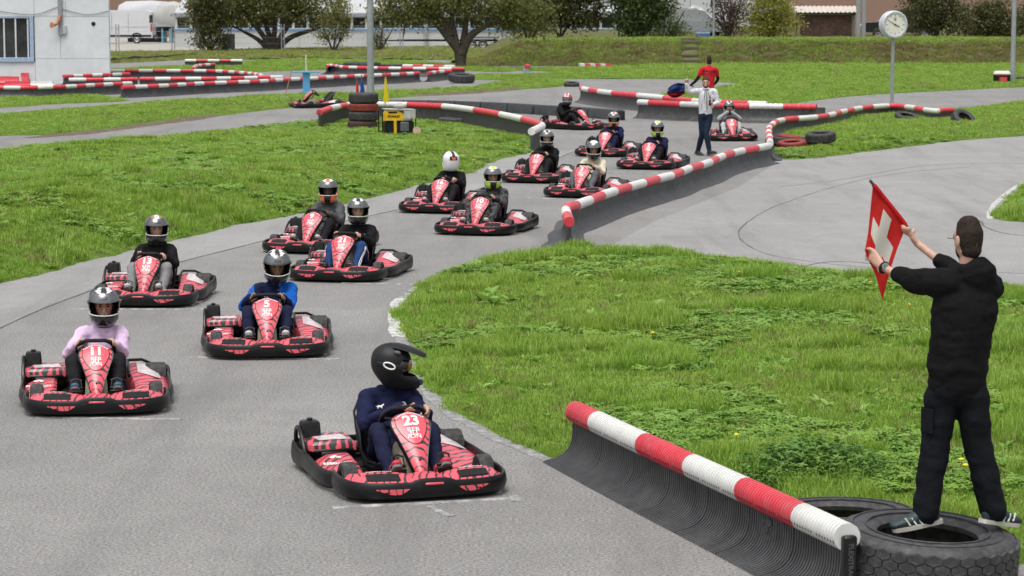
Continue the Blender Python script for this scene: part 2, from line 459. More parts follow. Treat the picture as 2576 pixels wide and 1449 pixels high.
G5 = [(262,176),(400,169),(490,165),(560,160),(644,154),(760,151),(900,152),(1060,156),(1150,163),(1230,170),(1290,174),(1290,181),(1200,180),(1150,178),(1000,172),(830,176),(644,181),(450,186),(262,190)]
G7 = [(1190,187),(1260,190),(1390,186),(1400,181),(1300,178),(1310,173),(1500,172),(1530,168),(1600,162),(2000,158),(2600,158),(2900,158),(2900,212),(2576,220),(2382,229),(2244,236),(2157,242),(2072,251),(1994,262),(1960,268),(1700,268),(1640,262),(1620,250),(1680,237),(1760,226),(1856,212),(1800,206),(1738,200),(1588,199),(1370,200),(1250,202),(1190,200)]
G8 = [(2400,280),(2576,258),(2900,236),(2900,325),(2576,343),(2457,350),(2344,362),(2200,380),(2080,395),(2000,402),(1958,396),(1948,372),(1952,345),(1965,322),(2030,303),(2130,293),(2240,284)]
G9 = [(2900,390),(2640,432),(2560,478),(2515,520),(2502,545),(2530,556),(2700,566),(2900,570)]
G10 = [(-300,135),(275,133),(500,130),(700,124),(1000,121),(1180,119),(1400,119),(1400,162),(1288,161),(1200,155),(1050,149),(860,146),(644,147),(560,149),(467,151),(300,159),(-300,176)]
grass_patch('grass_island', G1, .05, 1.0, .12, M_TURF, dens=1.1, tall=.85)
grass_patch('grass_bank', G2, .85, 2.6, .2, M_TURF, dens=1.0, tall=1.0, far=[(-300,422),(0,377),(300,353),(640,322),(800,305),(1000,296),(1150,303),(1260,318),(1340,345)])
grass_patch('grass_strip', G3, .09, 1.0, .3, M_TURF)
grass_patch('grass_strip', G4, .04, .8, .3, M_TURF)
grass_patch('far_lawn', G5, .08, 2, .6, M_TURF)
grass_patch('far_lawn', G7, .12, 3, .6, M_TURF)
grass_patch('grass_island', G8, .14, 1.0, .3, M_TURF)
grass_patch('grass_island', G9, .06, .8, .2, M_TURF)
grass_patch('far_lawn', G10, .08, 2, .6, M_TURFDRY, dry=.35)
DIRT = [[(60,347),(130,341),(230,331),(330,317),(420,305),(500,294),(548,288),(520,297),(430,309),(330,322),(230,336),(110,345)],
        [(1000,243),(1150,235),(1260,226),(1330,219),(1300,226),(1150,238)]]
DIRTW = []
for d in DIRT:
    Wd = catmull(pxs(d), 4, True); DIRTW.append([(p.x,p.y) for p in Wd])
    b = MB(); 
    for p in [Wd]:
        A = np.array([(q.x,q.y) for q in p]); x0,y0 = A.min(0); x1,y1 = A.max(0)
    res = .25; nx = int((x1-x0)/res)+2; ny = int((y1-y0)/res)+2
    gx, gy = np.meshgrid(x0+np.arange(nx)*res, y0+np.arange(ny)*res); P = np.stack([gx.ravel(), gy.ravel()],1)
    s = sdf(P, DIRTW[-1]); hh = np.clip(.02+.2*s, -.05, .10) + (vnoise(P[:,0],P[:,1],3,5)-.5)*.04
    for q, z in zip(P, hh): b.vert((q[0], q[1], z))
    for i in range(ny-1):
        for j in range(nx-1):
            c = (i*nx+j, i*nx+j+1, (i+1)*nx+j+1, (i+1)*nx+j)
            if max(s[k] for k in c) > -.3: b.face(c)
    struct(b.build('bare_dirt', M_DIRT))

# ---------------------------------------------------------------- embankment along the back
EMB_TOP = 1.27
def emb_h(x, y, xl):
    ramp = np.clip((x - xl)/4.5, 0, 1); ramp = ramp*ramp*(3-2*ramp)
    n = (vnoise(x, y, .35, 7)-.5)*.30 + (vnoise(x, y, 1.1, 8)-.5)*.16
    edge = (vnoise(x, y*0, .12, 9)-.5)*1.2
    t = np.clip((y - 127.6 - edge)/5.2, 0, 1); t = t*t*(3-2*t)
    return (EMB_TOP*t + n*np.clip(t*3,0,1)*np.clip(1.25-t,.25,1))*ramp - .03*(1-np.clip(t*8,0,1)), t*ramp
def embankment():
    xl = gp(1170, 140).x
    xs = np.arange(xl-.5, 62, .45); ys = np.concatenate([np.arange(126.5,136.5,.35), np.arange(137,150,1.5), np.arange(150,231,8)])
    gx, gy = np.meshgrid(xs, ys); h, t = emb_h(gx.ravel(), gy.ravel(), xl)
    V = np.column_stack([gx.ravel(), gy.ravel(), h]); nx = len(xs)
    idx = np.arange(len(V)).reshape(len(ys), nx)
    F = np.stack([idx[:-1,:-1].ravel(), idx[:-1,1:].ravel(), idx[1:,1:].ravel(), idx[1:,:-1].ravel()], 1)
    me = bpy.data.meshes.new('embankment'); me.from_pydata(V.tolist(), [], F.tolist()); me.materials.append(M_TURFDRY)
    me.polygons.foreach_set('use_smooth', [True]*len(me.polygons)); me.update()
    struct(ob('embankment', me)); return xl
EMB_XL = embankment()

# ---------------------------------------------------------------- grass blades: one mass of tufts
def m_blade(name, stops, dry=(.26,.25,.09), dryfac=.15, trans=.35):
    t = NT(name); p = t.pos(); rnd = t.n('ObjectInfo').outputs['Random']
    k = t.ramp(rnd, stops)
    big = t.noise(p, .55, 5, .6); k = t.mix(t.ramp(big, [(.4, (0,0,0)), (.75, (.6,.6,.6))]), k, (.30,.40,.06))
    dd = t.noise(p, 1.3, 5, .7); k = t.mix(t.math('MULTIPLY', t.ramp(dd, [(.5, (0,0,0)), (.72, (1,1,1))]), dryfac), k, dry)
    t.col(k); t.set(Roughness=.5, Specular_IOR_Level=.35)
    tr = t.n('BsdfTranslucent'); t.l(k, tr.inputs[0])
    mx = t.n('MixShader'); mx.inputs[0].default_value = trans
    out = [n for n in t.t.nodes if n.type == 'OUTPUT_MATERIAL'][0]
    t.l(t.p.outputs[0], mx.inputs[1]); t.l(tr.outputs[0], mx.inputs[2]); t.l(mx.outputs[0], out.inputs[0])
    return t.m
M_BLADE = m_blade('grass_blades', [(0, (.14,.265,.024)), (.35, (.20,.355,.034)), (.7, (.27,.43,.055)), (1, (.37,.48,.12))])
M_BLADED = m_blade('grass_blades_dry', [(0, (.12,.14,.035)), (.4, (.19,.19,.06)), (.75, (.27,.21,.10)), (1, (.31,.23,.14))], (.22,.13,.08), .7)
M_LEAF = m_blade('weed_leaves', [(0, (.14,.29,.04)), (.5, (.20,.37,.06)), (1, (.28,.44,.10))], dryfac=.1)
M_NETTLE = m_blade('nettle_leaves', [(0, (.08,.18,.035)), (.5, (.125,.26,.05)), (1, (.18,.33,.075))], dryfac=.05)
M_FLOWER = plain('dandelion_yellow', (.75,.55,.02), .6)
CLUMPS = bpy.data.collections.new('grass_tufts')
def clump_obj(name, me):
    o = bpy.data.objects.new('tuft_%02d' % len(CLUMPS.objects), me); CLUMPS.objects.link(o); return o
def blade(b, base, az, lean, L, w, segs=3, m=0):
    d = Vector((math.cos(az), math.sin(az), 0)); sd = Vector((-d.y, d.x, 0)); p = Vector(base); ang = lean*.3; pr = None
    for i in range(segs+1):
        t = i/segs; ww = w*(1-t**1.6)*.5
        if i == segs: cur = (b.vert(p),)
        else: cur = (b.vert(p - sd*ww), b.vert(p + sd*ww))
        if pr:
            b.face((pr[0], pr[1], cur[1], cur[0]) if len(cur) == 2 else (pr[0], pr[1], cur[0]), m)
        pr = cur
        a = ang + lean*t*1.2
        p = p + (d*math.sin(a) + Vector((0,0,math.cos(a))))*(L/segs)
def mk_grass(name, n, rad, L0, L1, w, lean, mat):
    b = MB()
    for i in range(n):
        r = rad*math.sqrt(random.random()); a = random.random()*2*PI
        blade(b, (r*math.cos(a), r*math.sin(a), -.01), random.random()*2*PI, random.uniform(.15, lean), random.uniform(L0, L1), w*random.uniform(.7,1.3))
    return clump_obj(name, b.mesh(name, mat, False, False))
def leaf(b, base, az, tilt, L, w, m=0, fold=.25):
    d = Vector((math.cos(az)*math.cos(tilt), math.sin(az)*math.cos(tilt), math.sin(tilt))); sd = Vector((-math.sin(az), math.cos(az), 0)); up = sd.cross(d)*-1
    p = Vector(base); ws = [.25,.9,1,.65,0]; mid = []; lf = []; rt = []
    for i in range(5):
        t = i/4; c = p + d*(L*t) - Vector((0,0,1))*(L*.25*t*t)
        mid.append(b.vert(c)); 
        if i < 4: lf.append(b.vert(c + sd*w*.5*ws[i] + up*w*fold*ws[i])); rt.append(b.vert(c - sd*w*.5*ws[i] + up*w*fold*ws[i]))
    for i in range(3):
        b.face((mid[i], mid[i+1], lf[i+1], lf[i]), m); b.face((mid[i], rt[i], rt[i+1], mid[i+1]), m)
    b.face((mid[3], mid[4], lf[3]), m); b.face((mid[3], rt[3], mid[4]), m)
for i in range(5): mk_grass('grass_tuft', 28, .085, .03, .072, .006, 1.2, M_BLADE)          # 0-4
for i in range(2): mk_grass('grass_tuft', 34, .07, .08, .17, .007, 1.2, M_BLADE)              # 5-6 longer
for i in range(2): mk_grass('grass_tuft', 26, .08, .05, .13, .007, 1.3, M_BLADED)             # 7-8 dry
def mk_weed(n, L, w, tilt):
    b = MB()
    for i in range(n): leaf(b, (0,0,.0), 2*PI*i/n + random.uniform(-.3,.3), random.uniform(*tilt), L*random.uniform(.7,1.2), w*random.uniform(.8,1.2))
    return clump_obj('weed', b.mesh('weed', M_LEAF, False, False))
mk_weed(9, .09, .04, (.2,.8)); mk_weed(7, .12, .045, (.3,1.0))                                  # 9-10 broad leaves
def mk_clover():
    b = MB()
    for i in range(16):
        r = .08*math.sqrt(random.random()); a = random.random()*2*PI; z = random.uniform(.015,.05)
        for k in range(3): leaf(b, (r*math.cos(a), r*math.sin(a), z), 2*PI*k/3+a, random.uniform(-.1,.35), .026, .022, 0, .1)
    return clump_obj('weed', b.mesh('clover', M_LEAF, False, False))
mk_clover(); mk_clover()                                                                       # 11-12
def mk_nettle(h):
    b = MB(); n = int(h/.045)
    b.tube([(0,0,0),(.01,0,h*.5),(.0,.015,h)], .003, 4)
    for i in range(n):
        z = h*(i+1)/n
        for k in range(2): leaf(b, (0,0,z), i*1.57+k*PI+random.uniform(-.3,.3), random.uniform(-.1,.5), .085*(1-.4*i/n), .045*(1-.3*i/n))
    for k in range(4): leaf(b, (0,0,h), k*1.57+.6, random.uniform(.3,.8), .06, .032)
    return clump_obj('nettle', b.mesh('nettle', M_NETTLE, False, False))
mk_nettle(.22); mk_nettle(.30); mk_nettle(.26)                                                 # 13-15
def mk_dandelion():
    b = MB(); b.tube([(0,0,0),(.005,0,.09)], .002, 4); b.ball((.005,0,.093), (.02,.02,.008), 8, 1)
    return clump_obj('dandelion', b.mesh('dandelion', [M_BLADE, M_FLOWER], False, False))
mk_dandelion()                                                                                 # 16
PTS = []   # x y z rot3 scale3 index
def frustum(P, mu=120, mv=60):
    x = P[:,0]; y = P[:,1]; dz = -CAMH
    f = y*CT - dz*ST; u = 1288 + FOC*x/f; v = 724.5 - FOC*(y*ST + dz*CT)/f
    return (u > -mu) & (u < 2576+mu) & (v < 1449+mv)
def scatter():
    rng = np.random.default_rng(3)
    for W, hf, dens, tall, dry, (x0,y0,x1,y1) in PATCH:
        # depth bands so that the tufts thin out and grow with distance
        ys = [y for y in (0,17,22,30,42,60,85,120,180) if y0 < y < y1]; ys = [y0] + ys + [y1]
        for ya, yb in zip(ys[:-1], ys[1:]):
            ym = max((ya+yb)/2, 14); rho = min(390, 390*(21/ym)**1.75)*dens
            xa, xb = max(x0, -.235*yb - 1), min(x1, .235*yb + 1)
            if xb <= xa: continue
            N = int(rho*(xb-xa)*(yb-ya)); P = np.column_stack([rng.uniform(xa,xb,N), rng.uniform(ya,yb,N)])
            P = P[frustum(P)]; s = sdf(P, W); h, s2 = hf(P, s)
            ok = s2 > .0
            for dw in DIRTW: ok &= sdf(P, dw) < -.02
            P, h, s2 = P[ok], h[ok], s2[ok]; N = len(P)
            g = max(1, (ym/21)**.62); gz = max(1, (ym/21)**.33)*tall*(1 if ym < 45 else .62)
            sc = rng.uniform(.7,1.25,N)
            edge = np.clip(.45 + s2/.5, 0, 1)
            field = .75 + .6*vnoise(P[:,0], P[:,1], .8, 11)
            sz = sc*gz*edge*field; sx = sc*g*np.clip(edge+.2,0,1)
            r = rng.random(N); wd = vnoise(P[:,0], P[:,1], .9, 12)
            idx = rng.integers(0, 5, N)
            idx = np.where((vnoise(P[:,0],P[:,1],1.4,13) > .74) & (ym < 62), rng.integers(5,7,N), idx)
            idx = np.where(r < .025 + dry, rng.integers(7,9,N), idx)
            if ym < 70:
                r2 = rng.random(N); idx = np.where((r2 < .008 + .03*(wd > .6)), rng.integers(9,11,N), idx)
                r3 = rng.random(N); idx = np.where((r3 < .26*(vnoise(P[:,0],P[:,1],.7,14) > .56)), rng.integers(11,13,N), idx)
                r4 = rng.random(N); idx = np.where(r4 < .00015, 16, idx)
            big = np.isin(idx, [16]); sz = np.where(big, 1, sz); sx = np.where(big, np.minimum(sx,1.4), sx)
            wl_ = np.isin(idx, [9,10]); sz = np.where(wl_, sc*edge, sz); sx = np.where(wl_, sc*np.minimum(g,1.3)*edge, sx)
            for i in range(N):
                PTS.append((P[i,0], P[i,1], h[i], rng.normal(0,.12), rng.normal(0,.12), rng.uniform(0,6.283), sx[i], sx[i], sz[i], idx[i]))
    # the embankment: long, half-dry growth
    N = 26000; X = rng.uniform(EMB_XL, 34, N); Y = rng.uniform(127, 138, N); P = np.column_stack([X,Y])
    h, t = emb_h(X, Y, EMB_XL); ok = (t > .01) & frustum(P) & ~((np.abs(1288 + FOC*X/Y - 1735) < 19) & (t < .97))
    X, Y, h, t = X[ok], Y[ok], h[ok], t[ok]
    dryn = vnoise(X, Y, .3, 15)*.6 + vnoise(X, Y, 1.2, 16)*.4
    for i in range(len(X)):
        k = rng.integers(7,9) if rng.random() < (.55 + 1.2*(dryn[i]-.3))*(1 if t[i] < .9 else .3) else rng.integers(0,7)
        s = rng.uniform(1.8, 3.0); PTS.append((X[i],Y[i],h[i], rng.normal(0,.2), rng.normal(0,.2), rng.uniform(0,6.28), s, s, s*rng.uniform(.35,.6)*(1 if t[i] < .9 else .6), k))
    # nettles behind the near barrier
    NP = [(p.x,p.y) for p in catmull(pxs([(1830,1215),(1900,1185),(2010,1165),(2130,1172),(2220,1200),(2240,1235),(2150,1250),(2060,1262),(1960,1258),(1880,1240)]), 4, True)]
    A = np.array(NP); x0,y0 = A.min(0); x1,y1 = A.max(0); N = 2600; P = np.column_stack([rng.uniform(x0,x1,N), rng.uniform(y0,y1,N)]); s = sdf(P, NP)
    for p, ss in zip(P, s):
        if ss > -.05 and rng.random() < .55:
            k = rng.uniform(.42,.78)*np.clip(.5+ss*1.5,.4,1); PTS.append((p[0],p[1],.05, rng.normal(0,.15), rng.normal(0,.15), rng.uniform(0,6.28), k, k, k, rng.integers(13,16)))
    for u, v in ((1640,880),(2415,1215),(2425,1230),(1850,1150)):
        p = gp(u, v); PTS.append((p.x,p.y,.05,0,0,0,1.2,1.2,1.3,16))
    for u, v, k in ((1245,768,2.2),(1720,830,1.6),(2560,830,1.8),(1950,935,1.2),(1500,720,1.3),(2540,785,1.5),(2200,900,1.2)):
        p = gp(u, v)
        for q in range(7): PTS.append((p.x+rng.normal(0,.1*k),p.y+rng.normal(0,.12*k),.05, 0,0,rng.uniform(0,6.28),k,k,k*.9,10 if q%2 else 9))
scatter()
def grass_object():
    A = np.array(PTS, float); n = len(A)
    me = bpy.data.meshes.new('grass'); me.from_pydata(A[:,:3].tolist(), [], [])
    for nm, sl in (('rot', slice(3,6)), ('scl', slice(6,9))):
        a = me.attributes.new(nm, 'FLOAT_VECTOR', 'POINT'); a.data.foreach_set('vector', A[:,sl].astype(np.float32).ravel())
    a = me.attributes.new('idx', 'INT', 'POINT'); a.data.foreach_set('value', A[:,9].astype(np.int32))
    o = ob('grass', me); o['kind'] = 'stuff'; o['label'] = 'green grass, clover and weeds growing on the verges'; o['category'] = 'grass'
    g = bpy.data.node_groups.new('grass_tufts', 'GeometryNodeTree')
    g.interface.new_socket('Geometry', in_out='INPUT', socket_type='NodeSocketGeometry'); g.interface.new_socket('Geometry', in_out='OUTPUT', socket_type='NodeSocketGeometry')
    N = g.nodes.new; I = N('NodeGroupInput'); O = N('NodeGroupOutput')
    ip = N('GeometryNodeInstanceOnPoints'); ci = N('GeometryNodeCollectionInfo')
    ci.inputs['Collection'].default_value = CLUMPS; ci.inputs['Separate Children'].default_value = True; ci.inputs['Reset Children'].default_value = True
    def na(name, ty):
        x = N('GeometryNodeInputNamedAttribute'); x.data_type = ty; x.inputs['Name'].default_value = name
        return x.outputs['Attribute']
    L = g.links.new
    L(I.outputs[0], ip.inputs['Points']); L(ci.outputs[0], ip.inputs['Instance']); ip.inputs['Pick Instance'].default_value = True
    L(na('idx','INT'), ip.inputs['Instance Index']); L(na('scl','FLOAT_VECTOR'), ip.inputs['Scale'])
    er = N('FunctionNodeEulerToRotation'); L(na('rot','FLOAT_VECTOR'), er.inputs[0]); L(er.outputs[0], ip.inputs['Rotation'])
    L(ip.outputs[0], O.inputs[0])
    md = o.modifiers.new('tufts', 'NODES'); md.node_group = g
    print('grass tufts', n)

# ================================================================ GO-KART (local: +y forward, +x the driver's right, z up)
DUST = (.3,.28,.25)
M_BLK = plain('black_plastic', (.0085,.0085,.009), .36, var=.3, dirt=(DUST, .04), bump=.12, bscale=25, spec=.3)
def m_bumper():
    t = NT('scuffed_bumper_plastic'); co = t.coord(); f = t.noise(co, 5, 5, .6)
    k = t.ramp(f, [(.3,(.0045,.0045,.005)),(.7,(.009,.009,.0095))])
    sc = t.noise(t.scale(co, (7,7,90)), 1.0, 5, .75); k = t.mix(t.ramp(sc, [(.62,(0,0,0)),(.78,(.35,.35,.35))]), k, (.09,.09,.088))
    du = t.noise(co, 16, 6, .7); k = t.mix(t.ramp(du, [(.58,(0,0,0)),(.85,(.15,.15,.15))]), k, (.15,.135,.12))
    t.col(k); t.l(t.math('ADD', t.math('MULTIPLY', f, .25), .22), t.p.inputs['Roughness']); t.bump(sc, .15, .004); t.set(Specular_IOR_Level=.3); return t.m
M_BUMP = m_bumper()
M_BLK2 = plain('black_gloss', (.009,.009,.0095), .3, var=.2, dirt=(DUST, .03), spec=.35)
M_RUB = plain('tyre_rubber', (.02,.02,.021), .75, var=.3, dirt=(DUST, .25), bump=.3, bscale=40)
M_STEEL = plain('dull_steel', (.35,.34,.33), .4, 1.0, dirt=((.1,.09,.08), .3))
M_TANK = plain('beige_fuel_tank', (.36,.33,.24), .45, dirt=((.12,.11,.09), .3))
M_SEAT = plain('seat_fibre', (.02,.02,.022), .45)
M_WHITE = plain('white_print', (.78,.77,.75), .45, var=.05)
M_REDF = plain('red_gloss_panel', (.68,.085,.115), .3, var=.10, dirt=((.6,.3,.3), .12), coat=.3, spec=.35)
def m_zebra(name, sc=10, rot=.5, thr=.62, axis='X'):
    t = NT(name); co = t.coord()
    mp = t.n('Mapping'); mp.inputs['Rotation'].default_value = (0, 0, rot); t.l(co, mp.inputs['Vector'])
    wv = t.n('TexWave'); wv.wave_type = 'BANDS'; wv.bands_direction = axis; wv.wave_profile = 'SIN'
    wv.inputs['Scale'].default_value = sc; wv.inputs['Distortion'].default_value = 5; wv.inputs['Detail'].default_value = 1.5; wv.inputs['Detail Scale'].default_value = 1.6
    t.l(mp.outputs[0], wv.inputs['Vector'])
    brk = t.noise(co, 9, 2, .5)
    f = t.math('ADD', wv.outputs['Fac'], t.math('MULTIPLY', t.math('SUBTRACT', brk, .5), .9))
    k = t.ramp(f, [(thr-.015, (.68,.085,.115)), (thr+.015, (.03,.026,.028))])
    sc_ = t.noise(co, 30, 5, .7); k = t.mix(t.ramp(sc_, [(.55, (0,0,0)), (.85, (.25,.25,.25))]), k, (.5,.4,.4))
    t.col(k); t.set(Roughness=.38, Coat_Weight=.4, Coat_Roughness=.25); return t.m
M_ZEB = m_zebra('tiger_stripe_print', 6.0, .3, .80)
M_ZEBN = m_zebra('tiger_stripe_nose', 7.0, .12, .80, 'Y')
M_ZEBP = m_zebra('tiger_stripe_pod', 4.4, 1.0, .80)
M_ZEBE = m_zebra('tiger_stripe_engine', 5.0, .4, .36)
M_STICK_GLARE = plain('sticker_and_glare', (.6,.56,.57), .3, var=.25, scale=20, dirt=((.5,.1,.13), .6))  # sticker print whose pale tone also paints in white glare

BUMP_PLAN = [(0,.95),(.14,.949),(.27,.94),(.39,.915),(.49,.865),(.555,.79),(.588,.69),(.598,.58),(.596,.47),(.585,.40)]
SIDE_PLAN = [(.592,.415),(.622,.33),(.64,.2),(.648,.02),(.655,-.2),(.664,-.4),(.672,-.58),(.676,-.74)]
REAR_PLAN = [(.674,-.745),(.672,-.82),(.65,-.89),(.60,-.925),(.45,-.94),(.2,-.945),(0,-.945)]
def skirt(b, plan, top, z0=.032, th=.03, step=.035):
    P = resample(catmull([Vector((x,y,0)) for x,y in plan], 5), step); rs = []
    for i, p in enumerate(P):
        t = (P[min(i+1,len(P)-1)] - P[max(i-1,0)]).normalized(); n = Vector((-t.y, t.x, 0))
        if n.dot(p) < 0: n = -n
        h = top(p.x, p.y)
        pr = [(-.03,z0),(-.008,z0+.004),(.004,z0+.03),(.010,h*.55),(.004,h-.03),(-.001,h-.012),(-.008,h-.002),(-.018,h),(-th+.004,h-.006),(-th,h-.02),(-th,z0+.03)]
        rs.append([p + n*o + Vector((0,0,z)) for o, z in pr])
    b.rings(rs)
def mirror_plan(plan): return [(-x, y) for x, y in reversed(plan[1:])] + plan
def ftop(x, y):
    a = abs(x)
    hump = .03*max(0, 1-(a/.16)**4) if a < .16 else 0
    return .145 + hump*.8 + .018*min(1, max(0, (.9-y)/.4))
def stop_(x, y): return .15 + .02*min(1, max(0, (.3-y)/.5)) + .03*min(1, max(0, (-.55-y)/.2))
def rtop(x, y): return .2
def bumper_y(x):
    pl = BUMP_PLAN
    for (a, ya), (c, yc) in zip(pl, pl[1:]):
        if a <= x <= c: return ya + (yc-ya)*(x-a)/(c-a)
    return .79
PW = [(0,.024),(.05,.042),(.15,.056),(.31,.077),(.45,.098),(.58,.118),(.7,.138),(.78,.145),(.86,.138),(.92,.118),(.965,.083),(.99,.045),(1,.012)]
def pw(t):
    for (a, x), (c, y) in zip(PW, PW[1:]):
        if a <= t <= c: return x + (y-x)*(t-a)/(c-a)
    return .01
NB, NTOP = Vector((0,.63,.125)), Vector((0,.255,.515))
NDIR = (NTOP-NB).normalized(); NNRM = Vector((0, NDIR.z, -NDIR.y))
def nose_pt(u, t, off=0.0):
    wdt = pw(min(1, max(0, t))); k = min(1, abs(u)/wdt)
    bulge = .028*(1-k*k) + .018*math.sin(PI*min(1,max(0,t))) - .02*max(0, t-.85)/.15
    return NB.lerp(NTOP, t) + Vector((u,0,0)) + NNRM*(bulge+off)
SW = [(.44,.012),(.47,.04),(.53,.062),(.62,.088),(.72,.106),(.8,.110),(.87,.102),(.92,.083),(.955,.05),(.965,.02)]
def sw(t):
    for (a, x), (c, y) in zip(SW, SW[1:]):
        if a <= t <= c: return x + (y-x)*(t-a)/(c-a)
    return .01
def patch_mesh(b, wf, t0, t1, off, nt=22, nu=8, grow=0.0):
    rows = []
    for i in range(nt+1):
        t = t0 + (t1-t0)*i/nt; w_ = wf(t)+grow
        rows.append([b.vert(nose_pt(w_*(2*j/nu-1), t, off)) for j in range(nu+1)])
    for i in range(nt):
        for j in range(nu): b.face((rows[i][j], rows[i][j+1], rows[i+1][j+1], rows[i+1][j]))
KP = {}   # shared part meshes, in order: name -> (mesh, parent name or None)
KORDER = []
def kp(key, name, mats, fn, parent=None, smooth=True):
    b = MB(); fn(b)
    if not key.startswith(('seat','tyre','rim','wheel','nose','airbox','aircap')):
        if key in ('lpod','lstick','lrail','ecover','estick','elogo','engine','grille','hoop'): b.v = [(x, y, z*.9) for x, y, z in b.v]
        b.v = [(x*(1 if y > .2 else 1 - .055*min(1, (.2-y)/.6)), y if y > -.1 else -.1 + (y+.1)*.72, z) for x, y, z in b.v]
    KP[key] = (name, b.mesh(name, mats, smooth), parent); KORDER.append(key)
def pod(b, xs, prof, m=0):
    """loft across x: prof(x) gives (y,z) points"""
    b.rings([[Vector((x, y, z)) for y, z in prof(x)] for x in xs], m)
def kart_meshes():
    kp('fb', 'front_bumper', M_BUMP, lambda b: skirt(b, mirror_plan(BUMP_PLAN), ftop))
    for s in (1, -1):
        sd = 'r' if s > 0 else 'l'
        kp('sb'+sd, 'side_bumper', M_BUMP, lambda b: skirt(b, [(s*x, y) for x, y in SIDE_PLAN], stop_))
    kp('rb', 'rear_bumper', M_BUMP, lambda b: skirt(b, mirror_plan(list(reversed(REAR_PLAN))) if False else [(x,y) for x,y in REAR_PLAN] + [(-x,y) for x,y in reversed(REAR_PLAN[:-1])], rtop))
    # slot and red flashes on the front bumper
    def slot(b): b.box((0,.958,.132), (.13,.012,.016), 0, None, .004)
    kp('slot', 'bumper_slot', M_REDF, slot, 'fb')
    for s in (1, -1):
        def flash(b):
            xs = np.linspace(.17,.40,9); lo = []; hi = []
            for x in xs:
                y = bumper_y(x) + .0125; sl = .105 - .0*(x-.17)
                k = min(1, (x-.17)/.06)
                lo.append((s*x, y, sl-.038*k*(1 if x < .3 else max(.15, 1-(x-.3)/.11)))); hi.append((s*x, y-.002, sl))
            a = [b.vert(p) for p in lo]; c = [b.vert(p) for p in hi]
            for i in range(8): b.face((a[i], a[i+1], c[i+1], c[i]))
        kp('flash%d' % s, 'bumper_flash', M_ZEB, flash, 'fb')
    # front fairing pods with scoops
    for s in (1, -1):
        def fair(b):
            xs = [s*x for x in np.linspace(.085,.545,13)]
            def prof(x):
                a = abs(x); yb = min(bumper_y(a) - .045, .9 if a < .5 else 2); k = math.sin(PI*min(1, max(.0, (a-.085)/.46)))**.45
                zt = .125 + .055*k; yk = .60 if a > .3 else .66 + .0*a
                if a > .5: yb -= .03
                return [(yb,.06),(yb,.118),(yb-.02,.130),(yb-.13,zt),(yb-.17,zt+.008),(yk+.02,zt-.005),(yk,zt-.03),(yk,.06)]
            pod(b, xs, prof)
        kp('fair%d' % s, 'front_fairing', M_ZEB, fair)
        def scoop(b):
            xs = [s*x for x in np.linspace(.21,.43,6)]
            def prof(x):
                a = abs(x); yb = bumper_y(a)-.045; k = math.sin(PI*(a-.085)/.46)**.45; zt = .125+.055*k
                f = lambda q: .130 + (zt-.130)*q
                return [(yb-.045,f(.25)+.001),(yb-.05,f(.25)+.012),(yb-.115,f(.9)+.010),(yb-.125,f(.95)+.0)]
            pod(b, xs, prof)
        kp('scoop%d' % s, 'scoop', M_BLK, scoop, 'fair%d' % s)
        def fsticker(b):
            def fn(x, y):
                X = s*.33 - x; a = abs(X); yb = bumper_y(min(.5,a))-.045; k = math.sin(PI*min(1,max(0.01,(a-.085)/.46)))**.45
                return Vector((X, yb-.165-y, .125+.055*k+.0105))
            put_text(b, 'VUITEBOEUF' if s < 0 else 'REBELLION', .034, fn, .0008)
        kp('fstick%d' % s, 'fairing_lettering', M_WHITE, fsticker, 'fair%d' % s, False)
    def cfair(b): pod(b, np.linspace(-.11,.11,7), lambda x: [(.90,.06),(.895,.118),(.80,.135+.01*math.cos(x*14)),(.66,.15+.012*math.cos(x*14)),(.62,.10),(.62,.06)])
    kp('cfair', 'centre_fairing', M_ZEB, cfair)
    # nose panel
    def nose(b): patch_mesh(b, lambda t: pw(t)*.985, 0, 1, 0, 26, 10)
    kp('nose', 'nose_panel', M_ZEBN, nose)
    def nshell(b):
        rim = [nose_pt(pw(t)*1.0, t, .0) for t, _ in PW for t in [t]] + [nose_pt(-pw(t)*1.0, t, .0) for t, _ in reversed(PW) for t in [t]]
        back = [p - NNRM*.055 + (Vector((0,0,0))-Vector((p.x,0,0)))*.06 for p in rim]; lip = [p + NNRM*.004 + Vector((p.x*.02,0,0)) for p in rim]
        inn = [p + NNRM*.003 - Vector((p.x*.05,0,0)) for p in rim]
        b.rings([inn, lip, [p + Vector((p.x*.04,0,0)) for p in rim], back], 0, True, False, True)
    kp('nshell', 'nose_shell', M_BLK2, nshell, 'nose')
    kp('shline', 'shield_outline', M_BLK2, lambda b: patch_mesh(b, sw, .432, .972, .0025, 20, 8, .007), 'nose')
    kp('shield', 'number_shield', M_REDF, lambda b: patch_mesh(b, sw, .44, .965, .005), 'nose')
    def logo(b):
        for i, tx in enumerate(('REB','3LL','/ON')):
            put_text(b, tx, .047, lambda x, y, i=i: nose_pt(-x*1.15*(1), .66-.055*i+y/.54, .0075), .0006)
    def title(b):
        V, F = text_data('KARTING VUITEBOEUF', .021, .0008)
        ids = [b.vert(nose_pt(-x*.95, .945 - 6.5*x*x + y/.54, .0075)) for x, y, z in V]
        for f in F: b.face([ids[i] for i in f])
    kp('logo', 'nose_lettering', M_WHITE, logo, 'nose', False)
    kp('title', 'nose_title', M_WHITE, title, 'nose', False)
    def nbolt(b): b.ball(nose_pt(0,.2,.004), .008, 8)
    kp('nbolt', 'bolt', M_BLK2, nbolt, 'nose')
    # steering
    C = Vector((0,.135,.455)); ax = Vector((0,-.675,.738)); upv = Vector((0,.738,.675))
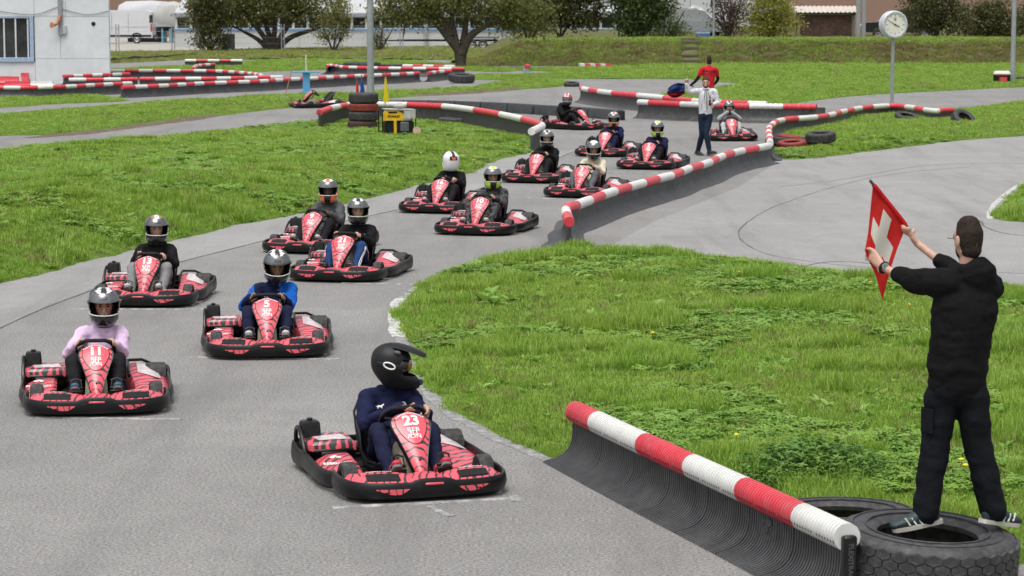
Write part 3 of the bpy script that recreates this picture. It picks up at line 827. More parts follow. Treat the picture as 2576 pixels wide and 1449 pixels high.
    def wheel(b):
        pts = []
        for i in range(36):
            a = 2*PI*i/36; r = .152
            y = math.sin(a); y = min(y, .86) if y > 0 else max(y, -.8)
            pts.append(C + Vector((1,0,0))*(r*1.04*math.cos(a)) + upv*(r*y))
        b.tube(pts, .0165, 8, 0, loop=True)
        for a in (0, PI, -PI/2): b.tube([C - ax*.02, C + Vector((1,0,0))*(.15*math.cos(a)) + upv*(.125*math.sin(a))], .013, 6)
        b.tube([C - ax*.035, C + ax*.005], .04, 12)
    kp('wheel', 'steering_wheel', M_BLK, wheel)
    kp('column', 'steering_column', M_BLK2, lambda b: b.tube([C, (0,.50,.06)], .014, 8))
    # seat
    def seat(b):
        path = [(.13,.085,.15,.06),(.05,.055,.19,.05),(-.08,.04,.205,.055),(-.2,.05,.21,.085),(-.3,.11,.212,.12),(-.37,.22,.21,.13),(-.43,.34,.205,.11),(-.475,.44,.19,.07),(-.495,.485,.14,.02)]
        outer = []; 
        for i, (y, z, hw, dp) in enumerate(path):
            a = Vector((0,*path[max(i-1,0)][:2])); c = Vector((0,*path[min(i+1,len(path)-1)][:2])); t = (c-a).normalized(); n = Vector((0, -t.z, t.y)); n = -n if n.dot(Vector((0,1,.6))) < 0 else n
            row = []
            for j in range(13):
                s = j/6 - 1; row.append(Vector((hw*math.sin(s*PI/2), y, z)) + n*(dp*(abs(s)**3.2)))
            outer.append((row, n))
        rs = []
        for row, n in outer: rs.append(row + [p - n*.012 - Vector((p.x*-.04,0,0)) for p in reversed(row)])
        b.rings(rs)
    kp('seat', 'seat', M_SEAT, seat)
    for s in (1, -1):
        kp('seatrail%d' % s, 'seat_rim', M_STEEL if False else M_BLK2, lambda b: b.tube([(s*.19,.12,.13),(s*.215,-.05,.12),(s*.225,-.22,.18),(s*.222,-.33,.3),(s*.215,-.42,.42),(s*.16,-.495,.495)], .009, 6), 'seat')
    # fuel tank, floor, frame, pedals
    def tank(b): b.rings([[Vector((sx*w_, y, z)) for sx, y in ((-1,.16),(-.8,.14),(.8,.14),(1,.16),(1,yf),(.7,yf+.03),(-.7,yf+.03),(-1,yf))] for w_, z, yf in ((.085,.055,.44),(.095,.08,.45),(.09,.2,.40),(.075,.27,.36),(.05,.295,.33))])
    kp('tank', 'fuel_tank', M_TANK, tank)
    kp('cap', 'tank_cap', M_REDF, lambda b: b.lathe([(0,.33),(.03,.33),(.034,.32),(.034,.29)], 12, c=(.0,.25,0)), 'tank')
    kp('floor', 'light_block_floor_pan', M_BLK2, lambda b: [b.box((0,.2,.05), (.98,1.3,.008)), b.box((0,-.5,.052), (1.1,.55,.008))])  # floor pan enlarged under the whole kart to block light from within
    def frame(b):
        for s in (1, -1):
            b.tube([(s*.27,-.75,.07),(s*.28,-.3,.055),(s*.33,.1,.05),(s*.34,.45,.055),(s*.2,.66,.06)], .016, 8)
            b.tube([(s*.34,.48,.1),(s*.46,.48,.125)], .014, 6); b.tube([(s*.31,.0,.07),(s*.62,.05,.075)], .012, 6); b.tube([(s*.3,-.45,.07),(s*.64,-.45,.08)], .012, 6)
        b.tube([(-.2,.66,.06),(.2,.66,.06)], .016, 8); b.tube([(-.27,-.75,.07),(.27,-.75,.07)], .016, 8)
        b.tube([(-.5,-.58,.14),(.5,-.58,.14)], .02, 8); b.tube([(-.29,-.2,.05),(.29,-.2,.05)], .014, 8)
    kp('frame', 'frame', M_BLK2, frame)
    for s in (1, -1):
        def pedal(b):
            x = s*.165
            b.box((x,.635,.125), (.105,.014,.13), 0, Matrix.Rotation(-.3,3,'X'), .004)
            b.box((x,.628,.20), (.11,.02,.022), 0, Matrix.Rotation(-.3,3,'X'), .004)
            for k in (-1,0,1): b.tube([(x+k*.044,.628,.20),(x+k*.038,.600,.262)], .006, 6)
            b.tube([(x-.046,.60,.26),(x,.592,.275),(x+.046,.60,.26)], .008, 6)
            b.tube([(x,.58,.05),(x,.66,.05)], .012, 6); b.tube([(x-.05,.61,.06),(x-.05,.70,.05)], .008, 6)
        kp('pedal%d' % s, 'pedal', M_BLK2, pedal)
    # wheels
    for s in (1, -1):
        for nm, y, r, w_, x in (('f',.485,.112,.11,.49), ('r',-.446,.124,.18,.515)):
            pr = [(r*.52,-w_/2+.008),(r*.8,-w_/2),(r*.95,-w_/2+.006),(r,-w_/2+.02),(r,w_/2-.02),(r*.95,w_/2-.006),(r*.8,w_/2),(r*.52,w_/2-.008),(r*.5,0)]
            kp('tyre%s%d' % (nm, s), 'tyre', M_RUB, lambda b: b.lathe(pr, 28, axis='x', c=(s*x,y,r), closed=True))
            kp('rim%s%d' % (nm, s), 'rim', M_STEEL, lambda b: b.lathe([(0,-w_*.2),(r*.2,-w_*.25),(r*.36,-w_*.12),(r*.48,-w_*.44),(r*.53,-w_*.46),(r*.53,w_*.46),(r*.48,w_*.44),(r*.36,w_*.12),(r*.2,w_*.25),(0,w_*.2)], 20, axis='x', c=(s*x,y,r)), 'tyre%s%d' % (nm, s))
    # driver's left: tall red side pod rising to the rear
    def lpod(b):
        st = [(.30,.115,.55,.30,.10),(.18,.145,.60,.31,.12),(-.02,.18,.618,.30,.13),(-.22,.222,.625,.285,.14),(-.42,.258,.63,.275,.15),(-.60,.27,.632,.28,.16),(-.70,.255,.62,.30,.16),(-.75,.20,.58,.33,.15)]
        rs = []
        for y, zt, xo, xi, zo in st:
            rs.append([Vector((-x, y, z)) for x, z in ((xi-.01,.07),(xi,zt-.03),(xi+.02,zt),(xi+.07,zt+.004),((xi+xo)/2,zt*.93),(xo-.05,zo+.02),(xo,zo-.01),(xo,.07))])
        b.rings(rs)
    kp('lpod', 'side_pod', M_ZEBP, lpod)
    def lstick(b):
        q = [(-.36,-.30,.2455),(-.52,-.26,.216),(-.54,-.56,.245),(-.38,-.62,.274)]
        pts = [Vector(p) for p in q]; g = 6; rows = []
        def surf(y, x):
            zt = np.interp(-y, [.02,.22,.42,.60,.70], [.18,.222,.258,.27,.255]); zo = np.interp(-y, [.02,.22,.42,.6], [.13,.14,.15,.16])
            xi = .285; xm = (.63+xi)/2
            return (zt+.004)*(1-(x-.355)/(xm-.355)) + zt*.93*(x-.355)/(xm-.355) if x < xm else zt*.93 + (zo+.02-zt*.93)*(x-xm)/(.58-xm)
        for i in range(g+1):
            row = []
            for j in range(g+1):
                u = i/g; v = j/g; x = .37 + .2*u; y = -.2 - .44*v + .05*u
                row.append(b.vert((-x, y, surf(y, x)+.007)))
            rows.append(row)
        for i in range(g):
            for j in range(g): b.face((rows[i][j], rows[i+1][j], rows[i+1][j+1], rows[i][j+1]))
    kp('lstick', 'pod_sticker_glare', M_STICK_GLARE, lstick, 'lpod')  # sticker patch that also carries the pod's painted glare
    kp('lrail', 'pod_rail', M_BLK2, lambda b: b.tube([(-.29,-.12,.20),(-.285,-.3,.262),(-.285,-.6,.30),(-.42,-.72,.29),(-.56,-.75,.22),(-.62,-.7,.17)], .015, 8), 'lpod')
    # driver's right: low pod, engine with red cover, grille, airbox and guard hoop
    def rpod(b):
        st = [(.32,.10,.54,.33),(.24,.145,.59,.335),(.08,.175,.612,.335),(-.08,.185,.618,.34),(-.16,.165,.61,.345),(-.2,.1,.58,.36)]
        b.rings([[Vector((x, y, z)) for x, z in ((xi,.06),(xi,zt-.02),(xi+.025,zt),((xi+xo)/2+.03,zt-.004),(xo-.03,zt-.04),(xo,zt-.07 if zt > .14 else .07),(xo,.06))] for y, zt, xo, xi in st])
    kp('rpod', 'side_pod', M_ZEBP, rpod)
    def rlogo(b):
        put_text(b, 'REBELLION', .042, lambda x, y: Vector((.485 - x, .17 - y*1.1, .168 - .03*max(0, (.17-y)-.1)/.1 + .012)), .0012)
    def remblem(b):
        for k in (0, 1, 2):
            a = .5 + k*2.1; pts = [Vector((.485 + .028*math.cos(a) + .016*math.cos(q), .075 + .028*math.sin(a) + .016*math.sin(q), .187)) for q in np.linspace(0, 2*PI, 13)[:-1]]
            b.tube(pts, .004, 4, loop=True)
    kp('rlogo', 'pod_lettering', M_WHITE, rlogo, 'rpod', False)
    kp('remblem', 'pod_emblem', M_WHITE, remblem, 'rpod', False)
    def eng(b):
        b.rings([[Vector((x, y, z)) for x, y in ((.25+i,-.72),(.60-i,-.74),(.635-i,-.68),(.64-i,-.36),(.6-i,-.24+f),(.45,-.2+f),(.27+i,-.22+f))] for z, i, f in ((.2,0,.0),(.25,.0,.0),(.272,.015,-.02),(.28,.05,-.06))])
    kp('ecover', 'engine_cover', M_ZEBE, eng)
    def ebase(b):
        b.rings([[Vector((x, y, z)) for x, y in ((.25,-.70),(.58,-.70),(.6,-.4),(.57,-.25+f),(.27,-.23+f))] for z, f in ((.07,-.1),(.12,-.03),(.2,.0),(.21,.005))])
        b.box((.44,-.225,.205), (.30,.05,.03), 0, None, .008)
    kp('engine', 'engine', M_BLK2, ebase)
    kp('grille', 'grille', M_BLK, lambda b: [b.box((.44,-.205,.17), (.2,.02,.055), 0, None, .006)] + [b.ball((.35+.17*i,-.25,.243), (.022,.022,.01), 10) for i in (0,1)], 'engine')
    kp('estick', 'cover_sticker_glare', M_STICK_GLARE, lambda b: b.poly([(.31,-.29,.284),(.55,-.29,.284),(.57,-.50,.284),(.34,-.58,.284)], .002, (0,0,1)), 'ecover')  # pale patch: sticker plus glare painted on the cover top
    kp('elogo', 'cover_lettering', M_WHITE, lambda b: put_text(b, 'N', .07, lambda x, y: Vector((.43-x, -.36-y, .2875)), .003), 'ecover', False)
    kp('airbox', 'airbox', M_BLK, lambda b: b.rings([[Vector((.535+sx*(.072-i), -.47+sy*(.068-i), z)) for sx, sy in ((-1,-.8),(-.8,-1),(.8,-1),(1,-.8),(1,.8),(.8,1),(-.8,1),(-1,.8))] for z, i in ((.25,.0),(.345,.006),(.359,.012),(.365,.025))]))
    kp('aircap', 'airbox_cap', M_BLK2, lambda b: b.lathe([(0,.383),(.02,.383),(.022,.375),(.022,.363)], 10, c=(.535,-.47,0)), 'airbox')
    kp('hoop', 'guard_hoop', M_BLK2, lambda b: b.tube(catmull([(.63,-.28,.12),(.655,-.36,.22),(.655,-.52,.33),(.655,-.66,.35),(.65,-.76,.28),(.64,-.80,.14)], 4), .017, 8))
    kp('exhaust', 'exhaust', M_STEEL, lambda b: b.tube([(.3,-.5,.12),(.3,-.82,.13),(.1,-.85,.13)], .035, 10))
    for s in (1, -1): kp('bolt%d' % s, 'bumper_bolt', M_STEEL, lambda b: b.lathe([(0,-.012),(.02,-.012),(.022,0),(.0,.0)], 10, axis='y', c=(s*.615,-.885,.15)), 'rb')
kart_meshes()
def number_mesh(num):
    b = MB(); put_text(b, num, .125, lambda x, y: nose_pt(-x*.95, .805 + y/.54, .0075), .0045); return b.mesh('number', M_WHITE, False)
BLKNUM = None
def make_kart(px, py, b_rel, num, label, dz=0.0, back=.95):
    """px, py: picture position of the middle of the front bumper's lower edge; b_rel: turn relative to the line of sight"""
    F = gp(px, py, .03); a = R(b_rel) - math.atan2(F.x, F.y)
    h = Vector((math.sin(a), -math.cos(a), 0)); o = F - h*back; o.z = dz
    k = thing('go_kart', label, 'go-kart', o, PI + a, 'rental go-karts on the track')
    objs = {}
    for key in KORDER:
        nm, me, par = KP[key]; objs[key] = ob(nm, me, objs[par] if par else k)
    if num: ob('number', number_mesh(num), objs['nose'])
    return k
KARTS = {}
for num, px, py, br, lab in (
    ('23', 1093, 1253, 16, 'red and black go-kart number 23, nearest the camera'),
    ('11', 244, 1043, 0, 'red and black go-kart number 11 at the left edge'),
    ('5', 673, 899, 0, 'red and black go-kart number 5 in the middle of the lane'),
    ('13', 347, 770, -10.5, 'red and black go-kart number 13 beside the seam near the bank'),
    ('9', 748, 635, -20, 'red and black go-kart number 9 close to the grass bank'),
    ('21', 828, 706, -16.5, 'red and black go-kart number 21 overlapping number 9'),
    ('16', 1080, 534, -17, 'red and black go-kart number 16 with driver turning away'),
    ('10', 1178, 589, -16.5, 'red and black go-kart number 10 just ahead of number 16'),
    ('19', 1326, 458, -17, 'red and black go-kart number 19 left of number 3'),
    ('3', 1438, 495, -17.5, 'red and black go-kart number 3 beside the long striped barrier'),
    ('30', 1503, 392, -16, 'red and black go-kart number 30, its rear half hidden by number 2'),
    ('2', 1614, 424, -14, 'red and black go-kart number 2 left of the walking man'),
    ('12', 1505, 324, 47, 'red and black go-kart number 12 seen sideways, crossing the track'),
    ('4', 1848, 353, 7, 'red and black go-kart number 4 behind the walking man'),
    ('', 733, 269, -70, 'red and black go-kart without a driver, parked by the far strip')):
    KARTS[num or 'empty'] = make_kart(px, py, br, num, lab)

# ================================================================ PEOPLE
def m_cloth(name, c, rough=.85, var=.15, weave=220, bump=.15, pattern=None):
    t = NT(name); co = t.coord(); f = t.noise(co, 14, 5, .6)
    k = t.ramp(f, [(.3, tuple(x*(1-var) for x in c)), (.7, tuple(min(1,x*(1+var)) for x in c))])
    if pattern: k = pattern(t, co, k)
    t.col(k); t.set(Roughness=rough, Specular_IOR_Level=.08)
    fold = t.noise(t.scale(co, (1,1,.6)), 11, 3, .5); wv = t.noise(co, weave, 2, .5)
    t.bump(t.math('ADD', fold, t.math('MULTIPLY', wv, .15)), bump*2, .02); return t.m
def m_skin(name, c):
    t = NT(name); co = t.coord(); f = t.noise(co, 25, 5, .6)
    k = t.ramp(f, [(.3, tuple(x*.86 for x in c)), (.7, tuple(min(1,x*1.12) for x in c))]); t.col(k)
    t.set(Roughness=.5, Subsurface_Weight=.08, Subsurface_Radius=(.02,.008,.004), Subsurface_Scale=.5); t.bump(t.noise(co, 120, 3), .08, .004); return t.m
SK_L = m_skin('skin_light', (.52,.31,.23)); SK_M = m_skin('skin_medium', (.4,.23,.155)); SK_D = m_skin('skin_dark', (.10,.05,.033)); SK_B = m_skin('skin_brown', (.26,.14,.09))
def hair_mat(name, c): return plain(name, c, .7, var=.5, scale=60, bump=.6, bscale=180, spec=.12)
M_HAIR = hair_mat('dark_hair', (.03,.021,.016)); M_HAIRB = hair_mat('brown_hair', (.07,.04,.025))
M_EYE = plain('dark_eyes', (.015,.012,.01), .2)
def remesh(b, name, voxel, smooth=3, fold=0.0, fscale=9.0, mats=None, seed=0, tail=None):
    me = b.mesh(name, mats or [], True)
    o = bpy.data.objects.new('tmp', me); COL.objects.link(o)
    m = o.modifiers.new('r', 'REMESH'); m.mode = 'VOXEL'; m.voxel_size = voxel; m.use_smooth_shade = True
    if smooth: s = o.modifiers.new('s', 'SMOOTH'); s.iterations = smooth; s.factor = .5
    dg = bpy.context.evaluated_depsgraph_get(); r = bpy.data.meshes.new_from_object(o.evaluated_get(dg))
    bpy.data.objects.remove(o); bpy.data.meshes.remove(me); r.name = name
    if fold:
        n = len(r.vertices); co = np.empty(n*3, np.float32); r.vertices.foreach_get('co', co); co = co.reshape(-1,3)
        no = np.empty(n*3, np.float32); r.vertices.foreach_get('normal', no); no = no.reshape(-1,3)
        off = np.array([mnoise.noise(Vector((c[0]*fscale*.7+seed, c[1]*fscale*.8, c[2]*fscale*1.6))) + .5*mnoise.noise(Vector((c[0]*fscale*2.2, c[1]*fscale*2.2+seed, c[2]*fscale*3.4))) for c in co])
        off = np.sign(off)*np.abs(off)**.8
        co = co + no*(off*fold)[:,None]; r.vertices.foreach_set('co', co.ravel())
    r.materials.clear()
    for mt in (mats or []): r.materials.append(mt)
    r.polygons.foreach_set('use_smooth', [True]*len(r.polygons)); r.update(); return r
V3 = Vector
def limb(b, pts, rad, seg=12): 
    P = catmull(pts, 4); n = len(P); k = len(pts)-1; rr = []
    for i in range(n):
        f = i/(n-1)*k; j = min(int(f), k-1); rr.append(rad[j] + (rad[j+1]-rad[j])*(f-j))
    b.tube(P, rr, seg, round_=True)
def hand_grip(b, wrist, G, tan, r=.017, fr=.0095, spread=.021, thumb_dir=1):
    """a hand closed round a bar through G with direction tan"""
    tan = V3(tan).normalized(); G = V3(G); wrist = V3(wrist)
    e1 = (wrist - G); e1 = (e1 - tan*e1.dot(tan)).normalized(); e2 = tan.cross(e1)*thumb_dir
    pal = G + e1*(r+.022)
    b.ell([wrist, wrist.lerp(pal, .45), pal, pal + e2*.02 - e1*.006], [(.026,.02),(.036,.018),(.042,.017),(.038,.014)], tan, 12)
    for k, (off, ln) in enumerate(((-1.5,.9),(-.5,1.08),(.5,1.0),(1.5,.8))):
        pts = []
        for a in (.35, .95, 1.6, 2.25, 2.9*ln):
            pts.append(G + tan*(off*spread) + e1*((r+fr)*math.cos(a)) + e2*((r+fr)*math.sin(a)))
        b.tube(pts, [fr*1.1, fr*1.08, fr*1.0, fr*.92, fr*.8], 8, round_=True)
    th = [pal - e2*.012 + tan*.03, G + e1*(r*.6) - e2*(r+fr) + tan*.035, G - e1*(r*.5) - e2*(r+fr*.9) + tan*.028]
    b.tube(th, [.0125,.0115,.0095], 8, round_=True)
def hand_point(b, wrist, d, pn, curl_idx=(1,2,3), straight=0, fr=.0095):
    """hand with the index finger straight and the others folded: d finger direction, pn palm normal"""
    d = V3(d).normalized(); pn = V3(pn); pn = (pn - d*pn.dot(d)).normalized(); s = d.cross(pn); w_ = V3(wrist)
    b.ell([w_, w_ + d*.04, w_ + d*.085], [(.027,.02),(.04,.018),(.042,.016)], s, 12)
    for k, off in enumerate((.032,.011,-.010,-.030)):
        base = w_ + d*.09 + s*off; L = (.072,.08,.074,.058)[k]
        if k == straight: pts = [base, base + d*L*.5 + pn*.003, base + d*L]
        else: pts = [base, base + d*L*.35 + pn*L*.22, base + d*L*.22 + pn*L*.55, base - d*L*.1 + pn*L*.5]
        b.tube(pts, [fr*1.1] + [fr]*(len(pts)-2) + [fr*.8], 8, round_=True)
    b.tube([w_ + d*.03 + s*.03, w_ + d*.06 + s*.05 + pn*.02, w_ + d*.085 + s*.035 + pn*.035], [.013,.011,.009], 8, round_=True)
def head_mesh(b, M, ears=True):
    """head centred on the origin of M: +y the way it looks"""
    o = b.M; b.M = M
    b.ell([(0,-.012,-.045),(0,-.01,.0),(0,-.008,.05),(0,-.012,.075)], [(.066,.082),(.074,.094),(.073,.092),(.058,.076)], (1,0,0), 20)
    b.ell([(0,.028,-.10),(0,.022,-.075),(0,.012,-.04)], [(.03,.03),(.05,.055),(.06,.07)], (1,0,0), 16)
    b.ell([(0,.092,.012),(0,.101,-.012),(0,.108,-.03)], [(.009,.008),(.011,.011),(.016,.012)], (1,0,0), 10)
    b.ell([(-.022,.078,-.064),(.022,.078,-.064)], [(.01,.012),(.01,.012)], (0,0,1), 8)
    b.ell([(-.05,.066,.03),(-.02,.081,.034),(.02,.081,.034),(.05,.066,.03)], [(.008,.01)]*4, (0,0,1), 8)
    if ears:
        for s in (1, -1): b.ell([(s*.076,-.012,-.03),(s*.081,-.016,-.005),(s*.08,-.018,.022)], [(.007,.012),(.008,.018),(.007,.013)], (1,0,0), 8)
    b.M = o
def eyes(parent, M, mat=M_EYE):
    b = MB(); b.M = M
    for s in (1, -1): b.ball((s*.032,.077,.014), (.016,.009,.0075), 10)
    b.build('eyes', mat, parent)
    b = MB(); b.M = M
    for s in (1, -1): b.tube([(s*.014,.087,.030),(s*.032,.084,.036),(s*.052,.066,.030)], [.004,.0045,.003], 6)
    b.build('eyebrows', M_HAIR, parent)
def figure(name, label, J, mats, loc, rz, group=None, vox=.01, folds=.006, hands=None, head=True, short=False, bulk=1.0, seed=0, sleeve=1.0, shoe_mats=None, parts=None, long_hem=0.0, ears=True):
    """J: joints in the person's own frame. One continuous body; clothes are its children."""
    sk, top, trs = mats
    b = MB(); HM = J['headM']
    head_mesh(b, HM, ears)
    hc = HM @ V3((0,-.02,-.08))
    b.ell([J['neck'] - V3((0,0,.03)), J['neck'], hc], [(.055,.055),(.052,.055),(.05,.055)], (1,0,0), 12)
    b.ell([J['pelvis'], J['waist'], J['chest'], J['neck'] - V3((0,0,.05))], [(.12,.085),(.11,.08),(.13,.085),(.08,.06)], J.get('side', (1,0,0)), 14)
    for s in 'LR':
        sh, el, wr = J['sh'+s], J['el'+s], J['wr'+s]
        limb(b, [J['chest'].lerp(sh,.5) + V3((0,0,.03)), sh, el, el.lerp(wr,.35), wr], [.05,.036,.026,.026,.023])
        limb(b, [J['hip'+s], J['kn'+s], J['kn'+s].lerp(J['an'+s],.3), J['an'+s]], [.05,.03,.03,.025])
        limb(b, [J['an'+s], J['an'+s].lerp(J['toe'+s],.3)], [.03,.02], 8)
    if hands: hands(b)
    body = ob(name, remesh(b, name, vox, 2, mats=[sk]), None, loc, rz)
    tag(body, label, 'person', group)
    # top
    b = MB(); k = bulk; sd = J.get('side', (1,0,0))
    pel = J['pelvis'].lerp(J['waist'], .15 - long_hem)
    b.ell([pel, J['waist'], J['chest'], J['shc'], J['neck'] + V3((0,0,-.035))], [(.148*k,.112*k),(.148*k,.115*k),(.172*k,.125*k),(.15*k,.10*k),(.075,.072)], sd, 18)
    for s in 'LR':
        sh, el, wr = J['sh'+s], J['el'+s], J['wr'+s]; e = el.lerp(wr, sleeve) if sleeve > 0 else sh.lerp(el, 1+sleeve)
        if sleeve > 0: limb(b, [J['shc'].lerp(sh,.45), sh, sh.lerp(el,.5), el, el.lerp(e,.5), e], [.07*k,.074*k,.066*k,.055*k,.05*k,.04])
        else: limb(b, [J['shc'].lerp(sh,.45), sh, e], [.07*k,.074*k,.068*k])
    if parts and 'collar' in parts: b.tube([J['neck'] + V3((.07*math.cos(a), .07*math.sin(a)-.005, .0+.012*math.sin(a))) for a in np.linspace(0,2*PI,16)[:-1]], .02, 8, loop=True)
    if parts and 'hood' in parts:
        hb = J['neck'] + (J['back']*.085)
        b.ell([hb + V3((0,0,-.09)), hb + V3((0,0,-.02)), hb + V3((0,0,.03))], [(.10,.05),(.12,.065),(.10,.045)], sd, 14)
        b.tube([J['neck'] + V3((.082*math.cos(a), .078*math.sin(a), .015)) for a in np.linspace(0,2*PI,16)[:-1]], .028, 8, loop=True)
    jk = ob('jacket', remesh(b, 'jacket', vox*1.15, 3, folds, 9, [top], seed), body)
    # trousers
    b = MB()
    b.ell([J['pelvis'] + V3((0,0,-.03)), J['pelvis'].lerp(J['waist'], .5)], [(.155*k,.115*k),(.138*k,.105*k)], sd, 18)
    for s in 'LR':
        hp, kn, an = J['hip'+s], J['kn'+s], J['an'+s]; e = kn.lerp(an, 1.0)
        limb(b, [hp, hp.lerp(kn,.5), kn, kn.lerp(an,.4), e], [.088*k,.082*k,.066*k,.064*k,.052*k])
    ob('trousers', remesh(b, 'trousers', vox*1.2, 3, folds*.9, 8, [trs], seed+3), body)
    # shoes
    sm = shoe_mats or [M_BLK]
    for s in 'LR':
        an, toe = J['an'+s], J['toe'+s]; d = (toe-an); f = V3((d.x, d.y, d.z)).normalized(); upn = J.get('shoeup', V3((0,0,1)))
        u = (upn - f*upn.dot(f)).normalized(); heel = an - f*.05 - u*.045
        b = MB(); b.ell([heel + u*.02, heel + f*.09 + u*.028, heel + f*.19 + u*.012, heel + f*.255 + u*.006], [(.036,.042),(.043,.045),(.047,.032),(.036,.022)], f.cross(u), 14)
        b.ell([an - f*.0 - u*.03, an + u*.045], [(.045,.055),(.043,.05)], f.cross(u), 10); b.ell([an + f*.02 - u*.0, an + f*.09 - u*.03], [(.038,.035),(.036,.02)], f.cross(u), 10)
        sh_ = ob('shoe', remesh(b, 'shoe', max(.008, vox*.9), 2, mats=[sm[0]]), body)
        if len(sm) > 1:
            b = MB(); g = f.cross(u); rs = []
            for q, w_ in ((-.042,.02),(-.03,.034),(.04,.042),(.14,.047),(.20,.045),(.25,.03),(.262,.015)):
                c = heel + f*q - u*.02; rs.append([c - g*w_ - u*.012, c + g*w_ - u*.012, c + g*w_*1.04 + u*.012, c - g*w_*1.04 + u*.012])
            b.rings(rs); b.build('sole', sm[1], sh_)
    return body, jk
def headM(c, yaw=0, pitch=0, roll=0):
    return Matrix.Translation(V3(c)) @ Matrix.Rotation(R(yaw),4,'Z') @ Matrix.Rotation(R(pitch),4,'X') @ Matrix.Rotation(R(roll),4,'Y')

# ---------------------------------------------------------------- helmets
HZ = [(-.172,.080,.118,.088),(-.160,.096,.148,.108),(-.14,.109,.163,.122),(-.11,.120,.172,.135),(-.085,.126,.172,.141),(-.06,.130,.168,.147),(-.045,.132,.164,.150),(-.02,.134,.16,.153),(.01,.136,.156,.155),(.035,.135,.152,.154),(.058,.131,.147,.151),(.08,.123,.138,.142),(.105,.106,.118,.124),(.128,.082,.09,.097),(.145,.052,.056,.062),(.153,.022,.024,.027)]
NA = 48
def hel_pt(i, j, g=0.0, hz=HZ):
    z, wx, yf, yb = hz[i]; a = 2*PI*j/NA; s, c = math.sin(a), math.cos(a)
    n = V3((s, c, 0)); y = (yf if c > 0 else yb)
    k = 1.0
    return V3((s*wx, c*y, z)) + V3((s*g, c*g, g*.9*max(0, (z-.02)/.13)))
def hel_ang(j):
    a = 360*j/NA; return a-360 if a > 180 else a
OPEN_LO, OPEN_HI = 5, 10     # rows between which the eye port is open
def in_port(i, j):
    a = abs(hel_ang(j + .5)); lim = 66 if 6 < i < 9 else 62
    return OPEN_LO <= i < OPEN_HI and a < lim
HM_ = {}
def helmet_meshes():
    def shell(b, g, flip=False):
        ids = [[b.vert(hel_pt(i,j,g)) for j in range(NA)] for i in range(len(HZ))]
        for i in range(len(HZ)-1):
            for j in range(NA):
                if in_port(i, j): continue
                a = abs(hel_ang(j+.5)); z = HZ[i][0]; m = 0
                if z < -.04 and a < 24: m = 5
                elif z < -.04 and a < 75: m = 1                     # chin bar
                elif a > 150 and -.01 < z < .075: m = 3
                elif z < -.04 and a < 86: m = 2
                elif z < -.04: m = 4
                elif 44 <= a < 120 and -.05 < z < .058: m = 4         # dark sides
                elif z >= .058:
                    xx = abs((hel_pt(i,j) + hel_pt(i+1,(j+1)%NA)).x)/2
                    m = 3 if xx < .024 else 0 if xx < .062 else 4
                b.face((ids[i][j], ids[i][(j+1)%NA], ids[i+1][(j+1)%NA], ids[i+1][j]), m)
        t = b.vert(hel_pt(len(HZ)-1,0,g)*0 + V3((0,0,.1545+g*.9)))
        for j in range(NA): b.face((ids[-1][j], ids[-1][(j+1)%NA], t), 3)
        return ids
    b = MB(); shell(b, 0); HM_['shell'] = (b.v, b.f, b.m)
    b = MB(); shell(b, -.017); b.m = [0]*len(b.m); HM_['lining'] = (b.v, b.f, b.m)
    # raised visor across the forehead
    b = MB(); rows = [9.5,10,11,12,12.6]; ids = []
    def pt(r, j):
        i = int(r); q = r-i; return hel_pt(i,j,.009).lerp(hel_pt(min(i+1,len(HZ)-1),j,.009), q)
    js = list(range(-9, 10))
    for r in rows: ids.append([b.vert(pt(r, j % NA)) for j in js])
    for r in range(len(rows)-1):
        for q in range(len(js)-1): b.face((ids[r][q], ids[r][q+1], ids[r+1][q+1], ids[r+1][q]))
    for s in (9, -9):
        b.ball(pt(9.3, s % NA), (.012,.02,.02), 8)
    HM_['visor'] = (b.v, b.f, b.m)
    # trim round the lower edge of the port
    b = MB(); pts = [hel_pt(5, j % NA, .004) for j in range(-9,10)]
    b.tube(pts, .0045, 6); b.tube([hel_pt(6, 9, .004), hel_pt(3, 11, .004), hel_pt(1, 12, .004)], .006, 6); b.tube([hel_pt(6, -9%NA, .004), hel_pt(3, -11%NA, .004), hel_pt(1, -12%NA, .004)], .006, 6)
    HM_['trim'] = (b.v, b.f, b.m)
    b = MB(); pts = [hel_pt(10, j % NA, .002) for j in range(-9,10)]; b.tube(pts, .007, 6)
    b.tube([hel_pt(0, j, -.008) for j in range(NA)], .011, 6, loop=True)
    HM_['rim'] = (b.v, b.f, b.m)
    b = MB(); b.box((0,.152,-.115), (.05,.02,.022), 0, None, .005)
    for s in (1,-1): b.box((s*.03,.115,.104), (.026,.03,.012), 0, Matrix.Rotation(-.9,3,'X'), .004)
    HM_['vent'] = (b.v, b.f, b.m)
helmet_meshes()
def hmesh(key, mats):
    v, f, m = HM_[key]; b = MB(); b.v, b.f, b.m = v, f, m; return b.mesh('helmet_' + key, mats, True)
HMAT = {
 'w': plain('helmet_white', (.74,.74,.73), .25, var=.06, coat=.6), 'k': plain('helmet_black', (.015,.015,.017), .22, coat=.6), 's': plain('helmet_silver', (.42,.43,.44), .22, .55, var=.12, coat=.5),
 'o': plain('helmet_orange', (.78,.15,.03), .25, coat=.5), 'g': plain('helmet_lime', (.5,.72,.04), .3, coat=.4), 'r': plain('helmet_red', (.55,.04,.05), .25, coat=.5), 'c': plain('helmet_copper', (.45,.23,.12), .25, .3, coat=.5),
 'm': plain('helmet_matt_black', (.011,.0115,.013), .5, spec=.3), 'y': plain('helmet_grey', (.12,.12,.125), .3, coat=.5)}
M_VISR = plain('smoked_visor', (.10,.105,.11), .12, .4, var=.3, scale=6, coat=.8)
